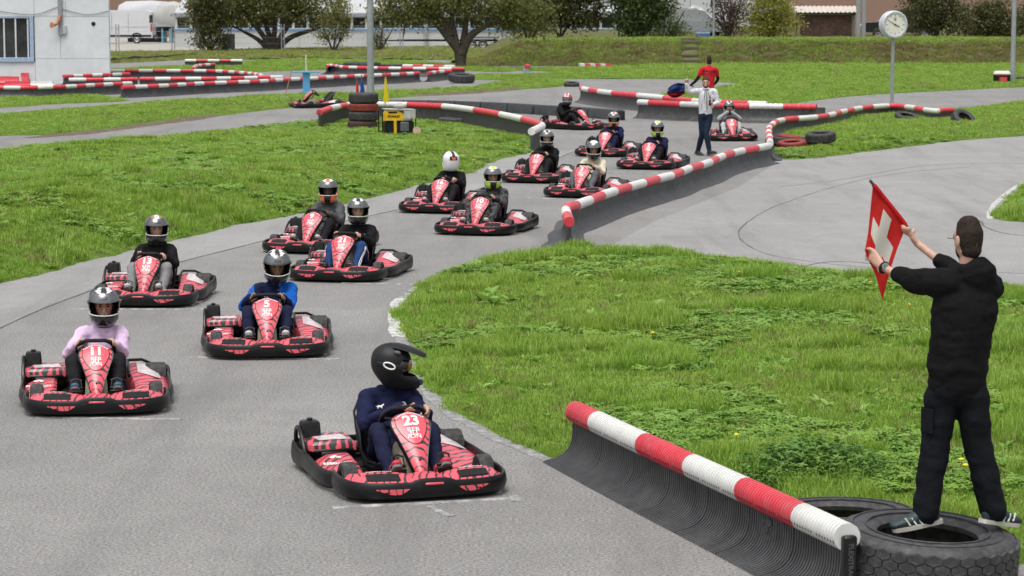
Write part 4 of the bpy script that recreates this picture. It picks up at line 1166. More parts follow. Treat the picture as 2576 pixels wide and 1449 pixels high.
M_VISS = plain('silver_visor', (.09,.095,.10), .14, .2, var=.6, scale=6, coat=.8)
_hs = {}
def add_helmet(body, M, scheme, visor_closed=False, mark='BCXS'):
    """scheme: letters for shell, chin, chin edge, crown stripe, sides, visor"""
    if scheme not in _hs: _hs[scheme] = hmesh('shell', [HMAT[c] for c in scheme[:5]] + [HMAT['k']])
    h = ob('helmet', _hs[scheme], body); h.matrix_local = M
    for key, mt in (('lining', HMAT['k']), ('trim', HMAT['w'] if scheme[2] != 'm' else HMAT['m']), ('rim', HMAT['k']), ('vent', HMAT['k'])):
        if key not in _hs: _hs[key] = hmesh(key, [mt])
        ob({'lining':'lining','trim':'port_trim','rim':'rim','vent':'vent'}[key], _hs[key], h)
    vm = M_VISS if scheme[5] == 's' else M_VISR
    if visor_closed:
        b = MB(); ids = []; js = list(range(-9,10))
        for r in (5.6,6.5,7.5,8.5,9.5,10.4):
            i = int(r); ids.append([b.vert(hel_pt(i, j%NA, .006).lerp(hel_pt(i+1, j%NA, .006), r-i)) for j in js])
        for r in range(5):
            for q in range(len(js)-1): b.face((ids[r][q], ids[r][q+1], ids[r+1][q+1], ids[r+1][q]))
        b.build('visor', M_VISR, h)
    else:
        k = 'visor' + scheme[5]
        if k not in _hs: _hs[k] = hmesh('visor', [vm])
        v = ob('visor', _hs[k], h)
        if mark:
            if 'mark' not in _hs:
                b = MB(); put_text(b, mark, .026, lambda x, y: hel_surf(-x, .083 + y), .0008); _hs['mark'] = b.mesh('helmet_lettering', HMAT['k'], False)
            ob('helmet_lettering', _hs['mark'], v)
    return h
def hel_surf(x, z):
    zs = [h[0] for h in HZ]; yf = np.interp(z, zs, [h[2] for h in HZ]); wx = np.interp(z, zs, [h[1] for h in HZ])
    return V3((x, (yf+.0115)*math.sqrt(max(0, 1-(x/(wx+.01))**2)), z + .004))

# ---------------------------------------------------------------- seated drivers (in the kart's frame)
WC, WU = V3((0,.135,.455)), V3((0,.738,.675))
def seated(num, label, mats, scheme, yaw=0, pitch=-4, bulk=1.0, turn=0, lean=0, hands='wheel', shoe=None, hood=True, vox=.0115, closed=False, sx=0.0, look=None, mark='BCXS', spread=0.0):
    k = KARTS[num]; J = {}
    ls = V3((sx, 0, 0))
    J['pelvis'] = V3((0,-.21,.155)); J['waist'] = V3((0,-.27,.27)) + ls*.4; J['chest'] = V3((0,-.325,.42)) + ls; J['shc'] = V3((0,-.335,.515)) + ls; J['neck'] = V3((0,-.315,.60)) + ls*1.1
    hc = V3((0,-.275 + lean,.772)) + ls*1.3; J['headM'] = headM(hc, yaw, pitch); J['back'] = V3((0,-1,.1))
    for s, q in (('R',1),('L',-1)):
        J['sh'+s] = V3((q*.158,-.315,.535)) + ls; J['el'+s] = V3((q*(.232+spread),-.11,.385))
        ga = R(28 if q > 0 else 152) + R(turn); g = WC + V3((math.cos(ga)*.158,0,0)) + WU*(.152*min(.86, math.sin(ga)))
        J['g'+s] = g; J['t'+s] = V3((-math.sin(ga),0,0)) + WU*math.cos(ga)
        J['wr'+s] = g + V3((q*.01,-.085,.0)) + (J['el'+s]-g).normalized()*.03
        J['hip'+s] = V3((q*.095,-.19,.15)); J['kn'+s] = V3((q*(.19+.02*spread),.17,.375)); J['an'+s] = V3((q*.168,.468,.105)); J['toe'+s] = V3((q*.175,.57,.215))
    J['shoeup'] = V3((0,-.8,.6))
    if hands == 'wheel':
        def hf(b):
            for s, q in (('R',1),('L',-1)): hand_grip(b, J['wr'+s], J['g'+s], J['t'+s], thumb_dir=-q)
    elif hands == 'face':
        hm = J['headM']
        for s, q in (('R',1),('L',-1)):
            J['el'+s] = V3((q*.26,-.12,.50)); J['wr'+s] = hc + V3((q*.05,.20,-.10))
        def hf(b):
            for s, q in (('R',1),('L',-1)): hand_point(b, J['wr'+s], (-q*.1,-.1,1), (-q*.4,-1,0), straight=-1)
    elif hands == 'right':          # both hands over the driver's left of the wheel
        for s, q in (('R',1),('L',-1)):
            ga = R(100 if q > 0 else 165); g = WC + V3((math.cos(ga)*.158,0,0)) + WU*(.152*min(.86, math.sin(ga)))
            J['g'+s] = g; J['t'+s] = V3((-math.sin(ga),0,0)) + WU*math.cos(ga); J['wr'+s] = g + V3((q*.05,-.085,-.01))
        J['elR'] = V3((.215,-.12,.375)); J['elL'] = V3((-.24,-.14,.39))
        def hf(b):
            for s, q in (('R',1),('L',-1)): hand_grip(b, J['wr'+s], J['g'+s], J['t'+s], thumb_dir=-q)
    parts = ('hood',) if hood else ('collar',)
    M = k.matrix_basis
    body, jk = figure('person', label, J, mats, k.location, k.rotation_euler.z, 'kart drivers', vox, .0115, hf, bulk=bulk, seed=int(num)*1.7, shoe_mats=shoe, parts=parts, ears=False)
    eyes(body, J['headM'])
    HMt = J['headM'] @ Matrix.Translation((0,.0,.012))
    hel = add_helmet(body, HMt, scheme, closed, mark) if scheme else None
    return body, jk, J
C_NAVY = m_cloth('navy_jersey', (.014,.017,.05)); C_BLACK = m_cloth('black_hoodie', (.012,.012,.013)); C_LILAC = m_cloth('lilac_sweatshirt', (.62,.46,.63), bump=.25)
C_DGREY = m_cloth('dark_grey_hoodie', (.085,.09,.095)); C_GREYP = m_cloth('grey_joggers', (.21,.21,.215)); C_BLKP = m_cloth('black_joggers', (.016,.016,.018)); C_NAVYP = m_cloth('navy_joggers', (.014,.017,.042))
C_CREAM = m_cloth('cream_hoodie', (.56,.51,.40), bump=.22); C_BLUEP = m_cloth('blue_track_pants', (.022,.05,.14)); C_LGREY = m_cloth('light_grey_jacket', (.33,.34,.35)); C_LGREYP = m_cloth('pale_grey_joggers', (.4,.41,.42)); C_SLATE = m_cloth('slate_joggers', (.11,.11,.12))
def pat_blue(t, co, k):
    sp = t.n('SeparateXYZ'); t.l(co, sp.inputs[0]); a = t.math('ABSOLUTE', sp.outputs[0])
    nav = (.012,.016,.05); body = t.math('LESS_THAN', a, .125); cuff = t.math('GREATER_THAN', sp.outputs[1], -.03)
    low = t.math('LESS_THAN', sp.outputs[2], .36); m = t.math('MAXIMUM', t.math('MULTIPLY', body, 1.0), t.math('MULTIPLY', cuff, 1.0))
    return t.mix(m, k, nav)
C_BLUE = m_cloth('blue_and_navy_jersey', (.012,.10,.42), pattern=pat_blue)
def pat_camo(t, co, k):
    f = t.noise(co, 16, 3, .6, dist=1.2); return t.mix(t.ramp(f, [(.44,(0,0,0)),(.5,(1,1,1))]), k, (.085,.088,.09))
C_CAMO = m_cloth('dark_camouflage', (.022,.023,.024), pattern=pat_camo)
C_JEANS = m_cloth('dark_blue_jeans', (.016,.024,.045)); C_WHITEJ = m_cloth('white_quilted_jacket', (.58,.58,.60), bump=.3); C_RED = m_cloth('red_tee_shirt', (.50,.018,.03))
SH_WHITE = [plain('shoe_white', (.5,.5,.5), .6), plain('sole_grey', (.14,.135,.13), .7)]; SH_BLACK = [plain('shoe_black', (.02,.02,.022), .6), plain('sole_dark', (.09,.085,.08), .7)]
SH_BLUE = [plain('shoe_blue', (.03,.09,.16), .6), SH_BLACK[1]]; SH_RED = [plain('shoe_red', (.5,.03,.05), .6), SH_WHITE[1]]
D = {}
D['11'] = seated('11', 'driver of kart 11 in lilac sweatshirt, black trousers and red glasses', (SK_L, C_LILAC, C_BLKP), 'wkwkks', 0, -6, shoe=SH_BLUE, hood=False, vox=.0095, sx=-.06, bulk=.95)
D['5'] = seated('5', 'driver of kart 5 in blue and navy jersey with white badge', (SK_B, C_BLUE, C_NAVYP), 'wkwkks', 3, -14, shoe=SH_WHITE, hood=False, vox=.0095, sx=-.08, bulk=.95)
D['13'] = seated('13', 'driver of kart 13 in black hoodie and grey joggers, copper helmet', (SK_L, C_BLACK, C_GREYP), 'ckkwkr', 18, -4, shoe=SH_WHITE, turn=8)
D['9'] = seated('9', 'driver of kart 9 in dark grey hoodie with orange and white helmet', (SK_D, C_DGREY, C_BLKP), 'wokoys', 14, -3, shoe=SH_WHITE, turn=10, sx=-.015)
D['21'] = seated('21', 'driver of kart 21 in black jacket and blue striped track pants', (SK_L, C_BLACK, C_BLUEP), 'wkwkks', 20, -3, shoe=SH_BLACK, hood=False, sx=-.015)
D['16'] = seated('16', 'driver of kart 16 in black jacket, head turned away showing helmet back', (SK_L, C_BLACK, C_BLKP), 'wkwkws', -145, 2, shoe=SH_WHITE, hood=False, hands='right')
D['10'] = seated('10', 'driver of kart 10 in dark camouflage suit with lime helmet', (SK_M, C_CAMO, C_CAMO), 'wgkgys', 20, -3, shoe=SH_WHITE, sx=-.015)
D['19'] = seated('19', 'driver of kart 19 all in black with black and white helmet', (SK_L, C_BLACK, C_BLKP), 'wkwkks', 20, -3, shoe=SH_BLACK, sx=-.015)
D['3'] = seated('3', 'driver of kart 3 in cream hoodie and slate trousers', (SK_M, C_CREAM, C_SLATE), 'wkwwks', 22, -8, shoe=SH_BLACK, sx=-.015)
D['30'] = seated('30', 'driver of kart 30 in navy top with orange and white helmet', (SK_B, C_NAVY, C_NAVYP), 'wokoss', 20, -8, shoe=SH_BLACK, hood=False, sx=-.015)
D['2'] = seated('2', 'driver of kart 2 in navy jacket with lime green helmet', (SK_M, C_NAVY, C_BLKP), 'wgkgys', 22, -6, shoe=SH_WHITE, hood=False, sx=-.015)
D['12'] = seated('12', 'driver of kart 12 all in black with red and white helmet', (SK_D, C_BLACK, C_BLKP), 'wkkrry', -58, -3, shoe=SH_WHITE, hands='wheel', closed=True, lean=.10)
D['4'] = seated('4', 'driver of kart 4 in grey, hands raised to the helmet', (SK_D, C_LGREY, C_LGREYP), 'wkwkks', 0, -8, shoe=SH_BLACK, hood=False, hands='face')
D['23'] = seated('23', 'driver of kart 23 in navy, wearing a black peaked motocross helmet', (SK_L, C_NAVY, C_NAVYP), None, 70, -4, shoe=SH_RED, hood=False, hands='right', vox=.009, sx=-.02, bulk=.94)
h16 = [c for c in D['16'][0].children if c.name.startswith('helmet')][0]; b = MB()
def hb16(x, z):
    zs = [h[0] for h in HZ]; yb = float(np.interp(z, zs, [h[3] for h in HZ])); wx = float(np.interp(z, zs, [h[1] for h in HZ])); return V3((x, -(yb+.004)*math.sqrt(max(0,1-(x/wx)**2)), z))
put_text(b, 'M', .075, lambda x, y: hb16(x, .035+y), .003); b.build('back_lettering', HMAT['o'], h16, False)
# badges and small marks on the chests
def chest_mark(num, x, z, fn, mat, name):
    body, jk, J = D[num]; b = MB()
    def surf(X, Z):
        # find the jacket's front at this place
        hit, loc, nrm, _ = jk.ray_cast(V3((X, -.10, Z)), V3((0,-1,0)))
        return (loc + V3((0,.006,0))) if hit else V3((X,-.19,Z))
    fn(b, lambda u, v: surf(x+u+J['chest'].x, z+v)); b.build(name, mat, jk, False)
bpy.context.view_layer.update()
def disc(b, f, rx=.026, rz=.034):
    c = b.vert(f(0,0)); prev = None; r0 = [b.vert(f(.5*rx*math.cos(a), .5*rz*math.sin(a))) for a in np.linspace(0,2*PI,17)[:-1]]; r1 = [b.vert(f(rx*math.cos(a), rz*math.sin(a))) for a in np.linspace(0,2*PI,17)[:-1]]
    for j in range(16): b.face((c, r0[j], r0[(j+1)%16])); b.face((r0[j], r1[j], r1[(j+1)%16], r0[(j+1)%16]))
def cat(b, f):
    P = [(-.032,.006),(-.02,.004),(-.008,.010),(.004,.008),(.018,.02),(.028,.024),(.024,.012),(.014,.004),(.012,-.012),(.006,-.004),(-.006,-.002),(-.02,-.016),(-.016,-.004)]
    ids = [b.vert(f(-x,y)) for x, y in P]; b.face(ids)
M_GRN = plain('badge_green', (.03,.16,.08), .6)
for n_, bx, bz in (('5',-.09,.47),('23',-.09,.47),('30',-.085,.47)):
    chest_mark(n_, bx, bz, disc, M_WHITE, 'badge')
    chest_mark(n_, bx, bz, lambda b, f: put_text(b, 'Y5', .03, lambda x, y: f(-x,y)+V3((0,.003,0)), .001), M_GRN, 'badge_lettering')
for n_ in ('5','23'): chest_mark(n_, .085, .475, cat, M_WHITE, 'chest_emblem')
chest_mark('21', -.08, .47, lambda b, f: put_text(b, 'X5', .05, lambda x, y: f(-x,y), .002), M_WHITE, 'chest_lettering')
# striped legs of driver 21
for n_, side in (('21','L'),('21','R')):
    body, jk, J = D[n_]
    q = 1 if side == 'R' else -1
    for k_ in (-1,0,1):
        pts = []
        tr = [c for c in body.children if c.name.startswith('trousers')][0]
        for t_ in np.linspace(.05,.93,16):
            p = J['kn'+side].lerp(J['an'+side], t_) if False else (J['hip'+side].lerp(J['kn'+side], t_*2) if t_ < .5 else J['kn'+side].lerp(J['an'+side], t_*2-1))
            o_ = p + V3((q*.4, 0, 0)) + V3((0, .02*k_, .012*k_)); hit, lc, nr, _ = tr.ray_cast(o_, V3((-q,0,0)))
            if hit: pts.append(lc)
        if len(pts) > 3: b = MB(); b.tube(pts, .005, 5); b.build('stripe', M_WHITE, tr)
# red spectacles of driver 11
b = MB(); b.M = D['11'][2]['headM']
for s in (1,-1): b.tube([(s*.034 + .026*math.cos(a), .098 - .006*abs(math.cos(a)), .012+.02*math.sin(a)) for a in np.linspace(0,2*PI,15)[:-1]], .0035, 6, loop=True); b.tube([(s*.06,.092,.018),(s*.078,.03,.018)], .003, 5)
b.tube([(-.009,.1,.016),(.009,.1,.016)], .003, 5); b.build('spectacles', plain('red_spectacle_frame', (.6,.06,.03), .3), D['11'][0])
# motocross helmet of driver 23
def mx_helmet():
    body, jk, J = D['23']; M = J['headM'] @ Matrix.Translation((0,0,.012)); mt = HMAT['m']
    FR = [(-.172,.19),(-.16,.225),(-.14,.243),(-.11,.25),(-.085,.235),(-.06,.20),(-.045,.172),(-.02,.158),(.2,.15)]; BK = [(-.172,.02),(-.16,.04),(-.14,.065),(-.11,.10),(-.085,.122),(-.06,.138),(-.03,.15),(.2,.155)]
    hz = [(z, w_*(.86 if z < -.1 else .95 if z < -.05 else 1), (float(np.interp(z, [q[0] for q in FR], [q[1] for q in FR])) if z < .03 else yf), (float(np.interp(z, [q[0] for q in BK], [q[1] for q in BK])) if z < .0 else yb)) for z, w_, yf, yb in HZ]
    b = MB(); ids = [[b.vert(hel_pt(i,j,0,hz)) for j in range(NA)] for i in range(len(hz))]
    for i in range(len(hz)-1):
        for j in range(NA):
            if OPEN_LO <= i < OPEN_HI and abs(hel_ang(j+.5)) < 52: continue
            b.face((ids[i][j], ids[i][(j+1)%NA], ids[i+1][(j+1)%NA], ids[i+1][j]))
    b.face(ids[-1]); h = b.build('helmet', mt, body); h.matrix_local = M @ Matrix.Rotation(R(-6),4,'X') @ Matrix.Diagonal((.96,.96,.96,1))
    b = MB()   # peak
    st = [(-.04,.06,.15),(.02,.098,.156),(.09,.112,.152),(.15,.105,.142),(.20,.092,.130),(.235,.07,.12),(.25,.035,.115)]
    b.rings([[V3((-w_,y,z-.022)), V3((-w_*.6,y,z)), V3((0,y,z+.006)), V3((w_*.6,y,z)), V3((w_,y,z-.022)), V3((w_*.6,y,z-.012)), V3((0,y,z-.007)), V3((-w_*.6,y,z-.012))] for y, w_, z in st]); b.build('peak', mt, h)
    b = MB(); b.ell([(-.098,.085,.0),(-.07,.118,.003),(0,.138,.004),(.07,.118,.003),(.098,.085,.0)], [(.05,.02)]*5, (0,0,1), 12); b.build('goggle_frame', HMAT['k'], h)
    b = MB(); b.ell([(-.08,.108,.0),(-.05,.135,.003),(0,.148,.004),(.05,.135,.003),(.08,.108,.0)], [(.038,.014)]*5, (0,0,1), 12); b.build('goggle_lens', plain('orange_mirror_lens', (.42,.16,.04), .1, .6, var=.6, scale=8), h)
    for s in (1,-1):
        b = MB(); b.tube([(s*.137,.0+.038*math.cos(a)*1.15,.0+.022*math.sin(a)-.006*math.cos(a)) for a in np.linspace(0,2*PI,21)[:-1]], .0065, 6, loop=True); b.build('ring_emblem', M_WHITE, h)
        b = MB(); b.box((s*.128,.0,.0), (.012,.19,.03), 0, Matrix.Rotation(s*-.0,3,'Z'), .004); b.build('strap', HMAT['m'], h)
        b = MB(); b.box((s*.115,.04,.105), (.02,.05,.03), 0, Matrix.Rotation(s*.5,3,'Y'), .006); b.build('vent', HMAT['y'], h)
    b = MB(); b.box((0,.245,-.10), (.07,.04,.045), 0, Matrix.Rotation(.4,3,'X'), .012); b.build('mouth_vent', HMAT['k'], h)
mx_helmet()

# ================================================================ BARRIERS
M_BRED = plain('barrier_red', (.60,.035,.055), .42, var=.12, scale=3, dirt=((.5,.3,.3), .25))
M_BWHT = plain('barrier_white', (.66,.66,.63), .45, var=.06, scale=3, dirt=((.28,.27,.24), .3))
M_BWALL = plain('barrier_rubber', (.032,.033,.036), .55, var=.4, scale=2.2, dirt=((.2,.19,.18), .28), bump=.2, bscale=14)
M_BRIB = plain('barrier_ribbed_rubber', (.042,.043,.045), .55, var=.3, scale=3, dirt=((.2,.19,.18), .3))
M_BRIBN = plain('barrier_ribbed_rubber_near', (.05,.051,.053), .5, var=.3, scale=3, dirt=((.2,.19,.18), .25))
PZ = PZ0 = .365
FOOT = [(.028,.36),(.028,.21),(.036,.15),(.058,.10),(.10,.058),(.16,.03),(.245,.014),(.262,.0)]
FLAT = [(.028,.36),(.028,.2),(.03,.1),(.03,.0)]
def cum(P):
    a = [0]
    for i in range(1, len(P)): a.append(a[-1] + (P[i]-P[i-1]).length)
    return a
def along(P, A, s):
    s = min(max(s, 0), A[-1]); j = 0
    lo, hi = 0, len(A)-2
    while lo < hi:
        mid = (lo+hi+1)//2
        if A[mid] <= s: lo = mid
        else: hi = mid-1
    j = lo; d = A[j+1]-A[j]; t = (s-A[j])/d if d > 1e-9 else 0
    a = P[max(j-1,0)]; b = P[min(j+2,len(P)-1)]
    return P[j].lerp(P[j+1], t), (b-a).normalized()
def barrier(name, label, px, segs=None, seglen=.6, first='r', left=FOOT, right=FOOT, rib=0.0, ribg=.008, panel=1.0, pr=.076, wall=None, grooves=0.0, z0=0.0, ext=(0,0), posts=True, smooth=5, holes=False, pz=None):
    """px: picture points along the middle of the top pipe; left/right: foot profile on either side of the run"""
    PZ = pz or PZ0; zk = PZ/PZ0; left = [(o, z*zk) for o, z in left]; right = [(o, z*zk) for o, z in right]
    G = [gp(u, v, PZ+z0) for u, v in px]; P = resample([V3((p.x,p.y,z0)) for p in catmull(G, smooth)], .12); A = cum(P); L = A[-1]
    wm = wall or (M_BRIB if rib else M_BWALL)
    t = thing('striped_barrier', label, 'barrier', P[0], 0, 'red and white topped track barriers'); o0 = P[0]
    def ring(s, g=0.0):
        p, d = along(P, A, s)
        if s < 0: p = p + d*s
        if s > L: p = p + d*(s-L)
        n = V3((-d.y, d.x, 0)); r = []
        for o, z in left: r.append(p - o0 + n*max(.01, o-g) + V3((0,0,max(0,z-(g if z < .12 and z > .02 else 0)))))
        for o, z in reversed(right): r.append(p - o0 - n*max(.01, o-g) + V3((0,0,max(0,z-(g if z < .12 and z > .02 else 0)))))
        return r
    n = max(1, int(round((L+ext[0]+ext[1])/panel))); a = -ext[0]; w_ = (L+ext[0]+ext[1])/n
    for i in range(n):
        s0 = a + i*w_ + .004; s1 = a + (i+1)*w_ - .004; b = MB(); rs = []
        if rib:
            k = max(1, int((s1-s0)/rib)); q = (s1-s0)/k
            for j in range(k): rs += [ring(s0+j*q), ring(s0+(j+.54)*q), ring(s0+(j+.6)*q, ribg), ring(s0+(j+.94)*q, ribg)]
            rs.append(ring(s1))
        else:
            k = max(2, int((s1-s0)/.12)); rs = [ring(s0+(s1-s0)*j/k) for j in range(k+1)]
        b.rings(rs); b.build('panel', wm, t)
    # pipe segments
    if segs:
        bs = []
        for u in segs:
            best = min(range(len(P)), key=lambda i: abs(proj_u(P[i] + V3((0,0,PZ))) - u)); bs.append(A[best])
        bs = sorted(set(bs)); bs[0] = 0; bs[-1] = L
    else:
        m = max(1, int(round(L/seglen))); bs = [L*i/m for i in range(m+1)]
    c = first
    for s0, s1 in zip(bs, bs[1:]):
        b = MB(); pts = []; rad = []
        if grooves:
            k = max(2, int((s1-s0)/grooves)); q = (s1-s0)/k
            for j in range(k):
                for f, r in ((.04,pr),(.72,pr),(.78,pr-.010),(.97,pr-.010)): pts.append(s0+(j+f)*q); rad.append(r)
            pts.append(s1-.001); rad.append(pr)
        else:
            k = max(2, int((s1-s0)/.1)); pts = [s0+.002+(s1-s0-.004)*j/k for j in range(k+1)]; rad = [pr]*(k+1); rad[0] = rad[-1] = pr-.003
        b.tube([along(P, A, s)[0] - o0 + V3((0,0,PZ)) for s in pts], rad, 16 if grooves else 12); sg = b.build('pipe_segment', M_BRED if c == 'r' else M_BWHT, t)
        if holes:
            b = MB(); k = int((s1-s0)/(grooves*1.0))
            for j in range(k):
                if j % 9 == 8: continue
                p, d = along(P, A, s0 + (j+.4)*(s1-s0)/k); n_ = V3((-d.y, d.x, 0)); n_ = -n_ if n_.y > 0 else n_
                dr = (n_*.94 - V3((0,0,.34))).normalized(); c_ = p - o0 + V3((0,0,PZ)) + dr*(pr+.0008); u2 = d; v2 = d.cross(dr)
                b.face([b.vert(c_ + u2*.0085*math.cos(q2) + v2*.0085*math.sin(q2)) for q2 in np.linspace(0,2*PI,9)[:-1]])
            hh = b.build('pipe_hole', plain('hole_dark', (.06,.03,.03) if c == 'r' else (.12,.12,.11), .9), sg, False); hh['kind'] = 'stuff'
        c = 'w' if c == 'r' else 'r'
    return t, P, A
def proj_u(p):
    q = V3((p.x, p.y, p.z-CAMH)); f = q.y*CT - q.z*ST; return 1288 + FOC*q.x/f
near, NP_, NA_ = barrier('b', 'ribbed black barrier with red and white pipe in the right foreground', [(1448,1036),(1629,1121),(1884,1237),(2132,1352)], segs=[1448,1508,1629,1747,1884,2030,2132],
    left=FLAT, right=FOOT, rib=.033, ribg=.02, panel=.62, pr=.082, grooves=.036, wall=M_BRIBN, holes=True, smooth=3)
p, d = along(NP_, NA_, NA_[-1]); n_ = V3((-d.y, d.x, 0))
b = MB(); b.box(p - NP_[0] + d*.022 + V3((0,0,.19)), (.05,.085,.38), 0, Matrix.Rotation(math.atan2(d.y,d.x),3,'Z'), .01)
ep = b.build('end_post', M_BLK, near)
b = MB(); put_text(b, 'FLEXITRACK-ST', .042, lambda x, y: p - NP_[0] + d*.048 + n_*(-y*-1) + V3((0,0,.19 - x)), .0012); b.build('embossed_lettering', plain('embossed_grey', (.07,.07,.072), .5), ep, False)
barrier('b', 'long smooth black barrier with red and white top between the tracks', [(1432,558),(1426,541),(1423,529),(1430,522),(1447,517.5),(1467,510),(1491,501.5),(1526,488),(1570,474),(1599,466),(1631,457.5),(1666.5,447.5),(1696,440),(1731,425.5),(1760,417),(1787,408),(1819,393),(1866,380),(1907,372.5),(1934,367)], seglen=.92, panel=1.0, smooth=4)
barrier('b', 'curving striped barrier running past the clock post', [(1937,362),(1936,345),(1934,332),(1938,318),(1957,305.5),(1989,299.5),(2032,297),(2082,291),(2127,279.5),(2170,271.5),(2207,268),(2245,266),(2282,269),(2320,275),(2352,279.5),(2372,277),(2397,276)], seglen=.95, panel=1.5, left=FLAT, smooth=4, first='w')
barrier('b', 'ribbed striped barrier along the grass behind the yellow generator', [(803,283),(835,272),(870,265),(910,262),(1030,264),(1120,268),(1195,277),(1260,288),(1315,300),(1348,309),(1364,316),(1354,323),(1337,331)], segs=[803,831,852,869,890,946,1026,1116,1195,1261,1315,1352,1366], left=FLAT, right=FLAT, rib=.085, panel=1.2, grooves=.12, pr=.085, pz=.46, smooth=4)
barrier('b', 'ribbed striped barrier at the back, flaring out at its left end', [(1462,222),(1484,226.5),(1540,234),(1605,240),(1670,246),(1745,254),(1800,257.5),(1860,260),(1930,262)], segs=[1462,1467,1484,1506,1541,1605,1671,1745,1820,1880,1930], left=FLAT, right=FOOT, rib=.085, panel=1.2, grooves=.12, pr=.085, pz=.46, smooth=4)
barrier('b', 'straight ribbed striped barrier behind the walking man and kart 4', [(1607,257),(1713,262),(1800,265),(1886,267),(1972,268),(2054,269.5)], segs=[1607,1634,1713,1796,1886,1972,2054], first='w', left=FLAT, right=FOOT, rib=.085, panel=1.2, grooves=.12, pr=.085, pz=.46, ext=(0,.25), smooth=4)
for lab, px, f in (
  ('smooth striped barrier at the left edge behind the first grass strip', [(-120,222),(0,221),(85,220.5),(170,218),(260,213),(330,209.5)], 'r'),
  ('long striped barrier running from the building past the lamp post', [(307,220),(405,216),(510,210),(644,205),(719,200.5),(814,196),(869,192.5),(926,190),(1000,187),(1054,184)], 'r'),
  ('short striped barrier at the foot of the white building', [(160,192.5),(220,190),(290,187.5),(325,186)], 'r'),
  ('straight striped barrier in front of the white building corner', [(173,200.5),(250,200),(346,199)], 'w'),
  ('middle striped barrier right of the white building', [(351,198.5),(450,198),(540,197.5),(644,195.5),(710,194)], 'r'),
  ('rear striped barrier curving right from the white building', [(279,178),(400,178),(520,178.5),(580,181),(630,185),(660,190)], 'w'),
  ('short straight striped barrier standing on the far asphalt', [(465,152.5),(540,152.5),(610,152.5)], 'w'),
  ('small curved striped barrier before the far straight one', [(487,173),(490,168),(503,164.5),(540,162)], 'r'),
  ('striped barrier rounding the tyres left of the tree', [(822,167),(826,164.5),(845,166),(869,169),(944,171),(1019,172),(1094,172.5),(1169,173)], 'r'),
  ('striped barrier just behind the one round the tyres', [(1014,165.5),(1080,166.5),(1144,167.5)], 'w'),
  ('short striped barrier left of the black tyre under the tree', [(1077,184),(1106,180.5),(1134,179)], 'r')):
    barrier('b', lab, px, seglen=.6, first=f, panel=2.0, left=FOOT, right=FOOT, smooth=4)

# black plastic block barrier
BLK_U = [(949,250),(1019,250.5),(1083,251.5),(1150,253.2),(1217,255.5),(1286,258.3),(1352,262.5),(1424,266.3),(1489,270.2),(1560,275.5)]
M_BLOCK = plain('black_block_plastic', (.03,.033,.036), .4, var=.3, scale=3, dirt=((.2,.2,.2), .2))
names = ['first','second','third','fourth','fifth','sixth','seventh','eighth','ninth']
for i, (a, c) in enumerate(zip(BLK_U, BLK_U[1:])):
    A0 = gp(a[0], a[1], .3); C0 = gp(c[0], c[1], .3); mid = (A0+C0)/2; dv = C0-A0; L = dv.length - .05; rz = math.atan2(dv.y, dv.x)
    lab = names[i] + ' black plastic block from the lamp post in the low block barrier'
    if i == 8: lab = 'last black plastic block of the low barrier, behind kart 12'
    t = thing('barrier_block', lab, 'barrier', V3((mid.x, mid.y, 0)), rz, 'low black plastic barrier blocks')
    part('block', M_BLOCK, t, lambda b: b.rings([[V3((sx*(L/2-ix), sy*(.17-iy), z)) for sx, sy in ((-1,-.8),(-.97,-1),(.97,-1),(1,-.8),(1,.8),(.97,1),(-.97,1),(-1,.8))] for z, ix, iy in ((0,.02,0),(.04,0,0),(.26,.0,.02),(.29,.02,.04),(.295,.05,.07))]))
    part('joint', M_BLK2, t, lambda b: b.lathe([(0,.0),(.09,.0),(.09,.25),(.08,.27),(0,.27)], 14, c=(L/2+(.12 if i == 8 else .0),0,0)))

